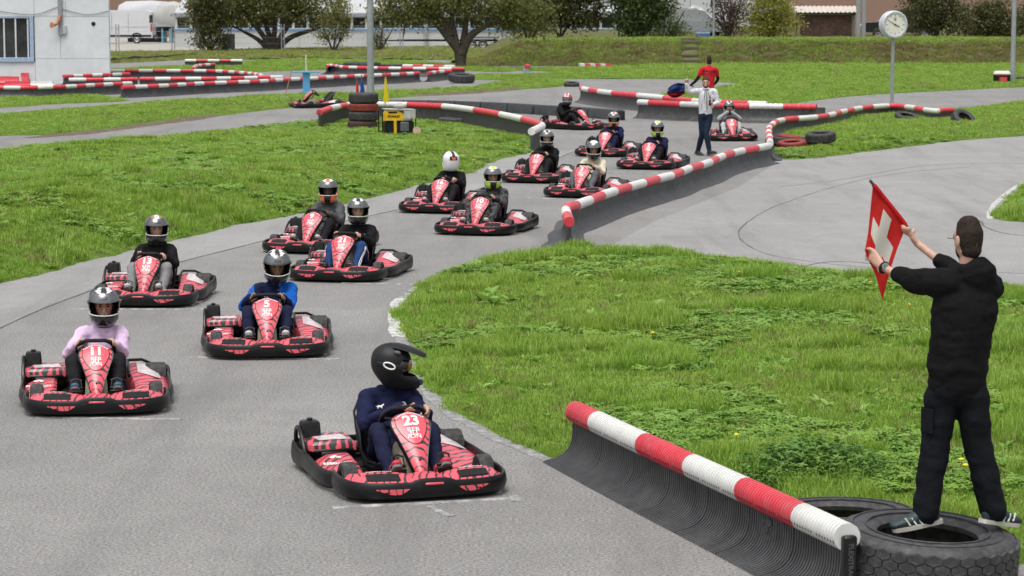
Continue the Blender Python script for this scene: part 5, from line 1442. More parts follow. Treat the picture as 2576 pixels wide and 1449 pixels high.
# ================================================================ TYRES
M_TY = plain('old_tyre', (.028,.028,.03), .7, var=.35, scale=6, dirt=((.22,.2,.17), .35), bump=.35, bscale=30)
M_TYNEAR = plain('big_old_tyre', (.036,.036,.039), .62, var=.3, scale=7, dirt=((.2,.185,.165), .35), bump=.35, bscale=45)
M_TYRED = plain('tyre_painted_red', (.24,.03,.022), .6, var=.35, scale=7, dirt=((.05,.03,.03), .7), bump=.35, bscale=30)
M_TYBR = plain('tyre_brown_dirt', (.055,.03,.024), .75, var=.4, scale=7, dirt=((.1,.05,.03), .5), bump=.35, bscale=30)
def tyre(name, label, loc, r, w, mat, rot=(0,0,0), group='old tyres along the track', tread=None, seg=40):
    o = thing(name, label, 'tyre', loc, 0, group); o.rotation_euler = rot
    h = w/2
    pr = [(r*.56,-h*.78),(r*.60,-h*.9),(r*.74,-h*1.0),(r*.88,-h*.97),(r*.95,-h*.88),(r*.985,-h*.74),(r,-h*.55),(r,h*.55),(r*.985,h*.74),(r*.95,h*.88),(r*.88,h*.97),(r*.74,h*1.0),(r*.60,h*.9),(r*.56,h*.78),(r*.575,h*.6),(r*.78,h*.5),(r*.86,0),(r*.78,-h*.5),(r*.575,-h*.6)]
    b = MB(); b.lathe(pr, seg, closed=True); ca = b.build('carcass', mat, o)
    if tread == 'lug':
        for k in range(26):
            a = 2*PI*k/26; b = MB(); b.box((r*1.0,0,0), (.07,.11,w*.5), 0, None, .01); 
            me = b.mesh('lug', mat); q = ob('lug', me, o); q.rotation_euler = (0,0,a)
            q.rotation_mode = 'XYZ'; q.location = (0,0,(h*.3 if k % 2 else -h*.3))
    elif tread == 'hex':
        b = MB(); n = 34; rows = 5
        for k in range(n):
            for q in range(rows):
                a0 = 2*PI*(k + (.5 if q % 2 else 0))/n; z = -h*.62 + q*(h*1.24/(rows-1)); hx = 2*PI*r/n*.47; hz = h*1.24/(rows-1)*.60
                c = []
                for t_ in range(6):
                    aa = PI/6 + t_*PI/3; x = hx*1.08*math.cos(aa); zz = hz*math.sin(aa); c.append((x, zz))
                outer = [V3(((r+.010)*math.cos(a0+x/r), (r+.010)*math.sin(a0+x/r), z+zz)) for x, zz in c]; inner = [V3(((r-.01)*math.cos(a0+x*1.04/r), (r-.01)*math.sin(a0+x*1.04/r), z+zz*1.04)) for x, zz in c]
                b.rings([inner, outer], 0, True, False, True)
        tb = b.build('tread_block', mat, o, False); tb['kind'] = 'stuff'
        for rr in (.68, .84):
            b = MB(); b.tube([V3((r*rr*math.cos(a), r*rr*math.sin(a), h*1.0)) for a in np.linspace(0,2*PI,49)[:-1]], .006, 5, loop=True); b.build('sidewall_rib', mat, o)
    elif tread == 'grip':
        b = MB(); n = 30
        for k in range(n):
            a0 = 2*PI*k/n
            for z in (-h*.42, 0, h*.42):
                w2 = 2*PI*r/n*.36; out = [V3(((r+.006)*math.cos(a0+x/r), (r+.006)*math.sin(a0+x/r), z+zz)) for x, zz in ((-w2,-h*.17),(w2,-h*.17),(w2,h*.17),(-w2,h*.17))]
                b.rings([[v*.985 for v in out], out], 0, True, False, True)
        tb = b.build('tread_block', mat, o, False); tb['kind'] = 'stuff'
    return o
c = at(2330, 1338, 14.12); tyre('truck_tyre', 'big black truck tyre under the flag man', (c.x, c.y, .172), .525, .345, M_TYNEAR, (R(2),R(3),0), tread='hex', seg=64)
c = gp(2120, 1290, .27); tyre('truck_tyre', 'grey truck tyre half hidden behind the near barrier', (c.x, c.y, .15), .50, .29, M_TYNEAR, (R(-2),0,0), tread='hex', seg=64)
base = gp(912, 329); z = 0
for lab, mt, w_, dx in (('bottom brown tyre of the four-tyre stack by the lamp post', M_TYBR, .27, 0), ('black tyre on the brown one in the lamp post stack', M_TY, .25, .02), ('red painted tyre in the lamp post stack', M_TYRED, .22, .03), ('top black tyre of the lamp post stack', M_TY, .28, .03)):
    tyre('tyre', lab, (base.x+dx, base.y, z+w_/2), .385, w_*.98, mt, (0,0,random.random()), tread='grip'); z += w_*.97
for lab, u, v, r, w_, mt, rot, z in (
  ('red painted tyre lying at the bend of the striped barrier', 1992, 366, .33, .22, M_TYRED, (R(6),R(-4),0), .13),
  ('black tyre with open centre right of the red one', 2044, 362, .34, .2, M_TY, (R(10),R(6),0), .12),
  ('black tyre left of the red one against the barrier', 1962, 358, .33, .22, M_TY, (R(-5),R(8),0), .13),
  ('dull red tyre behind the other tyres at the bend', 1988, 350, .33, .2, M_TYRED, (0,R(5),0), .12),
  ('dark tyre lying flat under the black one by the barrier', 2070, 348, .36, .16, M_TYBR, (R(3),0,0), .10),
  ('black tyre on top of the flat one by the barrier', 2064, 345, .34, .23, M_TY, (R(5),R(-3),0), .30),
  ('black tyre leaning beside the clock post', 2280, 297, .33, .22, M_TY, (R(14),R(8),0), .17),
  ('grey tyre tilted at the end of the curving barrier', 2424, 302, .34, .24, M_TY, (R(35),R(25),0), .2),
  ('grey tyre sunk in grass beside the tilted one', 2382, 300, .33, .16, M_TY, (0,0,0), .07),
  ('large black tyre lying in grass near the yellow generator', 1150, 306, .52, .24, M_TY, (0,0,0), .08),
  ('big tractor tyre lying behind the far striped barrier', 911, 166, .86, .38, M_TY, (0,0,0), .24),
  ('dark tyre right of the tractor tyre', 985, 168, .56, .26, M_TY, (0,0,0), .18),
  ('treaded tyre left of the tractor tyre', 852, 167, .55, .26, M_TY, (0,0,0), .18),
  ('scuffed black tyre at the foot of the large tree', 1161, 196, .54, .34, M_TY, (R(5),R(3),0), .22),
  ('black tyre at the right edge beyond the lamp post', 2580, 200, .4, .24, M_TY, (0,0,0), .12),
  ('small black tyre on the tip of the far strip', 1438, 213, .3, .2, M_TY, (R(8),0,0), .08)):
    p = gp(u, v, z); tyre('tyre', lab, (p.x, p.y, z), r, w_, mt, rot, tread='lug' if 'tractor' in lab else 'grip', seg=32)

# ================================================================ POSTS, CLOCK, FLAGS, MACHINES
M_GALV = plain('galvanised_steel', (.30,.325,.34), .5, .25, var=.14, scale=5, dirt=((.45,.45,.45), .3))
def lamp_post(label, base, r0, r1, H):
    t = thing('lamp_post', label, 'lamp post', base)
    part('pole', M_GALV, t, lambda b: b.tube([(0,0,0),(0,0,H*.5),(0,0,H)], [r0,(r0+r1)/2,r1], 16))
    part('base_plate', M_GALV, t, lambda b: b.box((0,0,.015), (r0*3.4,r0*3.4,.03), 0, None, .005))
    part('arm', M_GALV, t, lambda b: b.tube([(0,0,H),(0,-.3,H+.25),(0,-.9,H+.35)], r1*.7, 10))
    part('lantern', M_GALV, t, lambda b: b.rings([[V3((sx*w_, y, H+.35+dz)) for sx, dz in ((-1,0),(1,0),(.7,.1),(-.7,.1))] for y, w_ in ((-.85,.08),(-1.0,.15),(-1.4,.14),(-1.5,.06))]))
p = gp(933, 321); lamp_post('thick grey lamp post behind the tyre stack', p, .098, .07, 8)
p = gp(2547, 211); lamp_post('grey lamp post beside the red generator', p, .105, .08, 8)
p = at(1795, 97, 134); lamp_post('thin grey post at the top of the embankment steps', V3((p.x, 134, EMB_TOP)), .06, .05, 6)
# clock
base = gp(2243, 290); cc = at(2241, 62, base.y)
t = thing('track_clock', 'round white clock on a grey post beside the track', 'clock', V3((base.x, base.y, 0)), R(16))
cz = cc.z; M_CASE = plain('clock_case', (.55,.57,.6), .35, .2, var=.06); M_FACE = plain('clock_face', (.72,.71,.62), .5, var=.04)
part('post', M_GALV, t, lambda b: b.box((0,0,(cz-.38)/2), (.085,.085,cz-.38), 0, None, .01))
part('case', M_CASE, t, lambda b: b.lathe([(.30,-.135),(.335,-.155),(.385,-.15),(.41,-.12),(.41,-.09),(.395,-.07),(.395,.07),(.41,.09),(.41,.12),(.385,.15),(.335,.155),(.30,.135)], 48, axis='y', c=(0,0,cz)))
for s in (-1, 1):
    fc = part('dial', M_FACE, t, lambda b: b.lathe([(0,s*.136),(.335,s*.136)], 40, axis='y', c=(0,0,cz)))
    sx = -s
    for k in range(12):
        a = k*PI/6; r0, r1, w_ = (.235,.29,.014) if k % 3 == 0 else (.245,.29,.010)
        part('hour_mark', M_BLK2, fc, lambda b: b.box((sx*-math.sin(a)*-(r0+r1)/2, s*.141, cz+math.cos(a)*(r0+r1)/2), (w_,.004,r1-r0), 0, Matrix.Rotation(sx*a,3,'Y')))
    for ang, L, w_, nm in ((-60,.245,.014,'minute_hand'), (115,.15,.024,'hour_hand')):
        a = R(ang); part(nm, M_BLK2, fc, lambda b: b.box((sx*math.sin(a)*(L/2-.03), s*.146, cz+math.cos(a)*(L/2-.03)), (w_,.004,L+.06), 0, Matrix.Rotation(sx*a,3,'Y')))
    part('hub', M_BLK2, fc, lambda b: b.lathe([(0,s*.152),(.025,s*.152),(.025,s*.14)], 12, axis='y', c=(0,0,cz)))
    for nm, mt, z0_, z1_, wd in (('emblem_top', plain('emblem_green', (.12,.32,.2), .5), .165, .205, .038), ('emblem_bottom', plain('emblem_red', (.6,.1,.07), .5), .12, .163, .034)):
        part(nm, mt, fc, lambda b: b.poly([(-wd,s*.140,cz+z1_),(wd,s*.140,cz+z1_),(wd,s*.140,cz+(z0_+.01)),(0,s*.140,cz+z0_-.008 if nm == 'emblem_bottom' else cz+z0_),(-wd,s*.140,cz+(z0_+.01))], .003, (0,s,0)))
for k in range(12):
    a = (k+.5)*PI/6; part('bolt', M_GALV, t, lambda b: b.ball((math.sin(a)*.365,-.157,cz+math.cos(a)*.365), .014, 8))
part('hinge', M_GALV, t, lambda b: b.box((.42,0,cz), (.05,.06,.08), 0, None, .01))
# signal flags stuck behind the tyre stack
def furled(label, u, v0, v1, Y, wpx, mat, stick=8):
    top = at(u, v0, Y); bot = at(u, v1, Y); hgt = top.z - bot.z; wd = wpx/pxm(Y)
    t = thing('signal_flag', label, 'flag', V3((bot.x, Y, bot.z)), 0, 'signal flags by the lamp post')
    def cloth(b):
        rs = []
        for i in range(9):
            q = i/8; w_ = wd*.5*(1-q)**.8 + .008; ring = []
            for j in range(14):
                a = 2*PI*j/14; r = w_*(1 + .25*math.sin(3*a + q*4)); ring.append(V3((r*math.cos(a) + (1-q)*wd*.12, .45*r*math.sin(a), q*hgt)))
            rs.append(ring)
        b.rings(rs)
    part('cloth', mat, t, cloth); part('stick', plain('flag_stick', (.2,.13,.08), .7), t, lambda b: b.tube([(-.02,0,-bot.z-.0),(0,0,hgt+stick/pxm(Y))], .011, 8))
furled('furled red flag behind the tyre stack', 898, 199, 242, 66.5, 7, m_cloth('flag_red', (.5,.02,.03)))
furled('furled blue flag behind the tyre stack', 910, 195, 242, 66.8, 12, m_cloth('flag_blue', (.02,.07,.28)))
furled('furled yellow flag right of the lamp post', 970, 190, 257, 66, 12, m_cloth('flag_yellow', (.62,.5,.02)))
# generators
M_YEL = plain('generator_yellow', (.72,.42,.01), .4, dirt=((.3,.2,.1), .2)); M_GALVL = plain('pale_sheet_metal', (.5,.5,.49), .45, .3, dirt=((.25,.24,.22), .3))
p = gp(999, 345) + V3((0,0,.07)); t = thing('generator', 'yellow and black portable generator with a stone on its lid', 'generator', p, R(14))
part('panel', M_YEL, t, lambda b: b.rings([[V3((x,y,z)) for x, z in ((-.42,.36),(.12,.36),(.12,.52),(-.08,.62),(-.36,.60),(-.42,.5))] for y in (-.26,-.2)]))
part('handle_slot', M_BLK2, t, lambda b: b.box((-.16,-.265,.56), (.22,.012,.04), 0, None, .004))
part('lettering', M_BLK2, t, lambda b: put_text(b, 'STANLEY', .075, lambda x, y: V3((-.13+x,-.264,.455+y)), .004), False)
part('lid', M_GALVL, t, lambda b: b.rings([[V3((x,y,z)) for x, z in ((-.34,.625),(.42,.60),(.42,.625),(-.34,.65))] for y in (-.28,.26)]))
for k in range(7): part('louvre', M_GALVL, t, lambda b: b.box((.43,-.22+k*.075,.5), (.02,.05,.2), 0, None, .006))
part('side_plate', M_GALVL, t, lambda b: b.box((.27,-.27,.50), (.3,.012,.2), 0, None, .004))
for x in (-.42,.42):
    for y in (-.26,.24): part('leg', M_BLK2, t, lambda b: b.tube([(x,y,.04),(x,y,.6)], .016, 8))
for y in (-.26,.24): part('frame_rail', M_BLK2, t, lambda b: b.tube([(-.42,y,.06),(.42,y,.06)], .016, 8))
part('engine', M_BLK, t, lambda b: [b.box((.02,-.02,.2), (.74,.42,.3), 0, None, .04)])
part('air_filter', plain('engine_grey', (.09,.1,.11), .5), t, lambda b: b.box((.14,-.25,.2), (.22,.07,.24), 0, None, .02))
part('strap', M_YEL, t, lambda b: b.box((-.10,-.275,.2), (.07,.02,.34), 0, None, .005))
part('wheel', plain('wheel_pale', (.55,.42,.3), .6), t, lambda b: b.lathe([(.0,-.02),(.05,-.025),(.1,-.02),(.1,.02),(0,.02)], 20, axis='y', c=(.44,-.3,.1)))
b = MB(); b.ball((0,0,0), (.155,.12,.075), 14); me = b.mesh('stone', plain('pale_stone', (.38,.36,.32), .8, var=.2, bump=.4))
for v in me.vertices: v.co *= 1 + .12*mnoise.noise(v.co*9)
q = p + V3((.06,-.02,.71)); tag(ob('stone', me, None, q), 'pale stone lying on top of the yellow generator', 'stone')
p = gp(2520, 212); t = thing('generator', 'small red and black generator with a white lid by the right lamp post', 'generator', p, R(-10))
part('lid', M_BWHT, t, lambda b: b.rings([[V3((x*k,y*k,z)) for x, y in ((-.34,-.25),(.34,-.25),(.34,.25),(-.34,.25))] for z, k in ((.42,1.02),(.45,1.0),(.54,.8))]))
part('body', M_BLK, t, lambda b: b.box((0,0,.2), (.62,.42,.36), 0, None, .03)); part('front_panel', M_BRED, t, lambda b: b.box((.05,-.22,.17), (.3,.03,.24), 0, None, .01)); part('top_panel', M_BRED, t, lambda b: b.box((0,-.21,.38), (.5,.03,.06), 0, None, .01))
for x in (-.32,.32):
    for y in (-.22,.22): part('leg', M_BLK2, t, lambda b: b.tube([(x,y,0),(x,y,.44)], .018, 8))
part('side_panel', M_BRED, t, lambda b: b.box((.32,0,.26), (.03,.3,.2), 0, None, .01))
# blue marshal stand with its staffs
p = gp(771, 235); M_BLUE = plain('faded_blue_paint', (.06,.30,.52), .55, var=.2, dirt=((.4,.42,.45), .4))
t = thing('marshal_stand', 'faded blue upright stand with a narrow shelf behind the parked kart', 'stand', p)
hb = at(771, 183, p.y).z
part('upright', M_BLUE, t, lambda b: b.box((0,0,hb/2), (.26,.10,hb), 0, None, .01)); part('shelf', M_BLUE, t, lambda b: b.box((0,0,hb+.025), (1.0,.34,.05), 0, None, .006)); part('foot', M_BLUE, t, lambda b: b.box((0,0,.02), (.6,.4,.04)))
q = at(769, 137, p.y); tag(part('white_staff', plain('white_wood', (.62,.58,.5), .6), None, lambda b: b.tube([(q.x+.02,p.y,hb+.05),(q.x,p.y,q.z)], [.03,.022], 8)), 'short white staff standing on the blue stand', 'staff')
a = at(741, 150, 88); c = gp(716, 254); t = thing('wooden_staff', 'long wooden staff leaning in a stone foot left of the blue stand', 'staff', c)
part('shaft', plain('brown_wood', (.16,.10,.065), .7), t, lambda b: b.tube([(0,0,.1), a - c], .017, 8)); part('foot', plain('grey_stone', (.28,.27,.25), .9), t, lambda b: b.rings([[V3((r*math.cos(j*PI/5),r*.8*math.sin(j*PI/5),z)) for j in range(10)] for r, z in ((.22,0),(.2,.08),(.1,.15))]))
# hydrant
p = gp(1327, 187); t = thing('hydrant', 'small grey hydrant with a red cap on the far lawn', 'hydrant', p)
part('barrel', M_GALV, t, lambda b: b.lathe([(.0,0),(.16,0),(.13,.05),(.12,.26),(.14,.3),(0,.3)], 14)); part('cap', M_BRED, t, lambda b: b.lathe([(.14,.3),(.15,.33),(.14,.42),(.08,.46),(0,.47)], 14)); part('outlet', M_GALV, t, lambda b: b.tube([(0,0,.18),(-.2,-.05,.18)], .05, 10))
# red and white kerb at the far bend
for i in range(6):
    u0, u1 = 1455+i*13, 1455+(i+1)*13; b = MB(); P4 = [gp(u0,166.5+i*.3), gp(u1,166.8+i*.3), gp(u1+4,169.2), gp(u0+4,168.9)]
    b.rings([[V3((q.x,q.y,0)) for q in P4], [V3((q.x,q.y,.16)) for q in P4]]); o = b.build('kerb_stone', M_BRED if i % 2 else M_BWHT, None, False); struct(o)
# plastic blocks by the building
for lab, u, v, wd, hh, mt in (('red plastic road block by the building wall', 20, 214, 1.0, .35, M_BRED), ('white plastic road block between red ones by the wall', 41, 213, .5, .35, M_BWHT), ('small red plastic block by the window wall', 63, 211, .4, .45, M_BRED), ('long red plastic block lying before the others', 45, 217, 1.1, .2, M_BRED), ('white plastic block lying right of the red one', 106, 217, 1.0, .2, M_BWHT)):
    p = gp(u, v); t = thing('plastic_block', lab, 'road block', p, 0, 'plastic road blocks at the building')
    part('block', mt, t, lambda b: b.rings([[V3((sx*(wd/2-i), sy*(.2-i), z)) for sx, sy in ((-1,-1),(1,-1),(1,1),(-1,1))] for z, i in ((0,0),(hh*.3,0),(hh*.5,.06),(hh,.07))]))
    part('recess', M_BLK2, t, lambda b: b.box((0,-.2,hh*.12), (wd*.3,.02,hh*.14)))

# ================================================================ PEOPLE ON FOOT
def hair(body, M, mat, beard=None, fringe=False):
    b = MB(); b.M = M
    b.ell([(0,-.036,-.045),(0,-.026,-.01),(0,-.02,.045),(0,-.014,.086)], [(.064,.064),(.0755,.08),(.0775,.092),(.064,.08)], (1,0,0), 18)
    if fringe: b.ell([(-.05,.036,.07),(0,.05,.078),(.05,.036,.07)], [(.03,.03)]*3, (0,0,1), 12)
    ob('hair', remesh(b, 'hair', .007, 2, .0016, 70, [mat]), body)
    if beard:
        b = MB(); b.M = M; b.ell([(0,.032,-.108),(0,.026,-.085),(0,.014,-.05)], [(.03,.032),(.051,.058),(.062,.064)], (1,0,0), 14)
        ob('beard', remesh(b, 'beard', .009, 2, .002, 40, [beard]), body)
def px_person(base_uv, Y, zfoot):
    b0 = at(base_uv[0], base_uv[1], Y); b0.z = zfoot
    def P(u, v, dy=0.0): return at(u, v, Y+dy) - b0
    return b0, P
# ---- flag man on the big tyre
b0, P = px_person((2400,1350), 14.12, .352)
J = dict(pelvis=P(2406,958), waist=P(2414,880), chest=P(2427,775,.01), shc=P(2430,722,.02), neck=P(2432,676,.02), headM=headM(P(2433,606,.03), 24, -2), back=V3((.45,-.9,0)),
  shL=P(2372,712,-.04), elL=P(2296,708,.13), wrL=P(2219,671,.34), shR=P(2488,722,.07), elR=P(2408,692,.34), wrR=P(2306,611,.47),
  hipL=P(2370,985), knL=P(2354,1112,.02), anL=P(2328,1318,-.02), toeL=P(2250,1341,-.06), hipR=P(2445,985), knR=P(2457,1112,.02), anR=P(2500,1313,.02), toeR=P(2545,1324,.10), side=(.94,.3,0))
for k in ('anL','anR'): J[k].z = max(J[k].z, .085)
J['toeL'].z = .055; J['toeR'].z = .055
PA, PB_ = P(2196,463,.42), P(2288,578,.50)      # flag pole, top and end in the right hand
pole_d = (PB_-PA).normalized(); LH = P(2184,640,.42)
def hf(b):
    hand_grip(b, J['wrR'], PB_ - pole_d*.02, pole_d, r=.013)
    hand_grip(b, J['wrL'], LH, V3((.2,.1,1)), r=.008)
M_TEAL = [plain('shoe_teal', (.016,.03,.036), .6), plain('sole_cream', (.5,.48,.42), .7)]
body, jk = figure('person', 'man in black hoodie holding up a red flag on the truck tyre', J, (SK_L, m_cloth('black_cotton_hoodie', (.0085,.0085,.009), bump=.45), m_cloth('black_work_trousers', (.009,.0105,.013), bump=.45)), b0, 0, 'people on foot', .0085, .009, hf, bulk=1.2, seed=2, sleeve=.42, shoe_mats=M_TEAL, parts=('hood',), long_hem=.02)
tr = [c for c in body.children if c.name.startswith('trousers')][0]
def refit():
    b = MB(); k = 1.2; sd = J['side']
    b.ell([P(2408,948), P(2409,925), P(2412,890), P(2420,830), J['chest'], J['shc'], J['neck'] + V3((0,0,-.035))], [(.172,.132),(.187,.145),(.185,.142),(.188,.142),(.205,.15),(.18,.12),(.085,.08)], sd, 22)
    b.ell([P(2407,966), P(2408,945)], [(.176,.136),(.174,.134)], sd, 22)
    for s in 'LR':
        sh, el, wr = J['sh'+s], J['el'+s], J['wr'+s]; e = el.lerp(wr, .42)
        limb(b, [J['shc'].lerp(sh,.45), sh, sh.lerp(el,.5), el, el.lerp(e,.5), e], [.085,.09,.08,.069,.062,.05])
    hb = J['neck'] + J['back']*.075
    b.ell([hb + V3((.03,0,-.15)), hb + V3((.03,0,-.07)), hb + V3((.02,0,-.01)), hb + V3((0,0,.02))], [(.07,.03),(.105,.05),(.115,.055),(.09,.04)], sd, 16)
    b.tube([J['neck'] + V3((.085*math.cos(a), .08*math.sin(a), .005)) for a in np.linspace(0,2*PI,16)[:-1]], .028, 8, loop=True)
    old = jk.data; jk.data = remesh(b, 'jacket', .0095, 3, .009, 8, [old.materials[0]], 2); bpy.data.meshes.remove(old)
refit()
b = MB(); b.ell([J['pelvis']+V3((0,0,-.03)), J['pelvis'].lerp(J['waist'],.5)], [(.172,.13),(.155,.118)], J['side'], 18)
for s in 'LR':
    hp, kn, an = J['hip'+s], J['kn'+s], J['an'+s]; limb(b, [hp, hp.lerp(kn,.5), kn, kn.lerp(an,.5), kn.lerp(an,1.0)], [.097,.097,.087,.083,.08])
old = tr.data; tr.data = remesh(b, 'trousers', .0105, 3, .009, 7, [old.materials[0]], 5); bpy.data.meshes.remove(old)
b = MB(); b.box((0,0,0), (.11,.014,.15), 0, None, .006); q = b.build('cargo_pocket', tr.data.materials[0], tr); q.location = J['hipL'].lerp(J['knL'],.55) + V3((-.075,-.045,0)); q.rotation_euler = (0,0,R(-62))
hair(body, J['headM'], M_HAIR, M_HAIR); eyes(body, J['headM'])
for sh_ in [c for c in body.children if c.name.startswith('shoe')]:
    s_ = 'L' if sum(v.co.x for v in sh_.data.vertices)/len(sh_.data.vertices) < J['pelvis'].x else 'R'
    f_ = (J['toe'+s_]-J['an'+s_]); f_.z = 0; f_.normalize(); g_ = f_.cross(V3((0,0,1))); g_ = g_ if g_.y < 0 else -g_
    for q_ in (.03,.07,.11): part('shoe_stripe', plain('shoe_pale_stripe', (.55,.6,.5), .6), sh_, lambda b: b.tube([J['an'+s_] + f_*q_ + g_*.046 + V3((0,0,-.065)), J['an'+s_] + f_*(q_+.03) + g_*.034 + V3((0,0,-.022))], .006, 6))
b = MB(); b.M = J['headM']
for s in (1,-1): b.tube([(s*.078,-.005,.014),(s*.074,.09,.016)], .003, 5)
b.build('spectacles', M_STEEL, body)
fd = (J['wrL']-J['elL']).normalized(); wc = J['wrL'] - fd*.015; side_ = fd.cross(V3((0,-1,.4))).normalized(); upn = side_.cross(fd)
w_ = thing('wristwatch', 'silver and black wristwatch on the flag man\'s left wrist', 'watch', b0)
part('strap', M_BLK, w_, lambda b: b.tube([wc + side_*(.031*math.cos(a)) + upn*(.029*math.sin(a)) for a in np.linspace(0,2*PI,20)[:-1]], .009, 6, loop=True))
wn_ = V3((.1,-.9,.25)).normalized(); wc2 = wc + wn_*.034
part('case', M_STEEL, w_, lambda b: b.tube([wc2 - wn_*.006, wc2 + wn_*.006], .021, 18)); part('dial', plain('watch_dial', (.12,.14,.13), .2), w_, lambda b: b.tube([wc2 + wn_*.004, wc2 + wn_*.0075], .015, 16))
# flag: square cloth, pole along one side, ripples across
def m_swiss():
    t = NT('swiss_flag_cloth'); uv = t.n('UVMap').outputs[0]; sp = t.n('SeparateXYZ'); t.l(uv, sp.inputs[0])
    ax = t.math('ABSOLUTE', t.math('SUBTRACT', sp.outputs[0], .5)); ay = t.math('ABSOLUTE', t.math('SUBTRACT', sp.outputs[1], .5))
    bar = lambda p, q: t.math('MULTIPLY', t.math('LESS_THAN', p, .38), t.math('LESS_THAN', q, .13))
    m = t.math('MAXIMUM', bar(ax, ay), bar(ay, ax)); f = t.noise(t.coord(), 30, 4)
    k = t.mix(m, t.ramp(f, [(.3,(.50,.018,.018)),(.7,(.62,.03,.025))]), (.66,.63,.56)); t.col(k); t.set(Roughness=.75, Specular_IOR_Level=.2)
    tr_ = t.n('BsdfTranslucent'); t.l(k, tr_.inputs[0]); mx = t.n('MixShader'); mx.inputs[0].default_value = .3
    out = [n for n in t.t.nodes if n.type == 'OUTPUT_MATERIAL'][0]; t.l(t.p.outputs[0], mx.inputs[1]); t.l(tr_.outputs[0], mx.inputs[2]); t.l(mx.outputs[0], out.inputs[0]); return t.m
t = thing('flag', 'red flag with a white cross held by the man on the tyre', 'flag', b0)
part('pole', plain('flag_pole_wood', (.10,.065,.045), .6), t, lambda b: b.tube([PA - pole_d*.03, PB_ + pole_d*.03], .009, 10))
part('sleeve', m_cloth('flag_sleeve_red', (.52,.02,.02)), t, lambda b: b.tube([PA + pole_d*.01, PB_ - pole_d*.04], .0145, 10))
def swiss():
    n = 28; A_, B_, C_, D_ = PA.copy(), PB_ - pole_d*.03, P(2222,752,.44), P(2176,630,.42)
    me = bpy.data.meshes.new('cloth'); V = []; F = []; UV = []
    for i in range(n+1):
        for j in range(n+1):
            u, v = i/n, j/n
            p = A_.lerp(B_, u).lerp(D_.lerp(C_, u), v)
            sag = V3((.015*math.sin(PI*v)*u*(1-.3*v), 0, .02*math.sin(PI*v)*(1-u)))
            rip = .016*math.sin(u*9 + v*3)*(.15+v*(1.2-v)) + .010*math.sin(u*5 - v*7)*v
            if j == 0: rip = 0
            V.append(tuple(p - sag*V3((1,1,1)).x + V3((rip*.5, rip*1.4, rip*.2)) + V3((0,0,0)))); UV.append((u, v))
    for i in range(n):
        for j in range(n): F.append((i*(n+1)+j, (i+1)*(n+1)+j, (i+1)*(n+1)+j+1, i*(n+1)+j+1))
    me.from_pydata(V, [], F); uvl = me.uv_layers.new(name='UVMap')
    for l in me.loops: uvl.data[l.index].uv = UV[l.vertex_index]
    me.materials.append(m_swiss()); me.polygons.foreach_set('use_smooth', [True]*len(F))
    ob('cloth', me, t)
swiss()

# ---- man in the white jacket walking on the track
wb = gp(1772, 392); b0, P = px_person((1772,392), wb.y, 0)
J = dict(pelvis=P(1775,288), waist=P(1774.5,270), chest=P(1776,243), shc=P(1776,230), neck=P(1775.5,222,-.01), headM=headM(P(1775.2,208,-.03), 180-4, -3), back=V3((0,1,0)),
  shL=P(1756,229.5), elL=P(1735,231,-.10), wrL=P(1726.5,212,-.16), shR=P(1797,231), elR=P(1806,259,-.02), wrR=P(1795,262,-.22),
  hipL=P(1766,293), knL=P(1766,338,.02), anL=P(1755.5,383,.18), toeL=P(1768,393,.02), hipR=P(1784,293), knR=P(1777,338,-.10), anR=P(1785,384,-.12), toeR=P(1797,391,-.26))
J['anL'].z = .09; J['toeL'].z = .05; J['anR'].z = .10; J['toeR'].z = .13
def hf(b):
    hand_point(b, J['wrL'], (-.04,-.1,1), (.3,-1,0), straight=0); hand_grip(b, J['wrR'], J['wrR'] + V3((-.085,-.05,.01)), V3((.1,-.2,1)), r=.02)
body, jk = figure('person', 'bearded man in white zip jacket and jeans pointing one finger upward', J, (SK_L, C_WHITEJ, C_JEANS), b0, 0, 'people on foot', .0105, .004, hf, bulk=.98, seed=9, shoe_mats=SH_BLACK, parts=('collar',), long_hem=.03)
hair(body, J['headM'], M_HAIRB, M_HAIRB, True); eyes(body, J['headM'])
fr = lambda u, v: V3((P(u, v).x, -.128, P(u, v).z))
part('zip', M_BLK2, jk, lambda b: b.tube([fr(1776,226), fr(1777,250), fr(1777,278)], .007, 5)); 
for u in (1771,1783): part('drawstring', M_BLK2, jk, lambda b: b.tube([fr(1775+(u-1775)*.4,224), fr(u,240), fr(u+(2 if u > 1775 else -1),250)], .006, 5))
part('pocket_zip', M_BLK2, jk, lambda b: b.tube([fr(1765,262), fr(1762,274)], .006, 5))
t = thing('handheld_radio', 'small black radio in the walking man\'s hand', 'radio', b0); rp = J['wrR'] + V3((-.085,-.05,.01))
part('body', M_BLK2, t, lambda b: b.box(rp + V3((0,0,.02)), (.045,.03,.12), 0, None, .006)); part('aerial', M_BLK2, t, lambda b: b.tube([rp + V3((.012,0,.08)), rp + V3((.012,0,.2))], .006, 6))

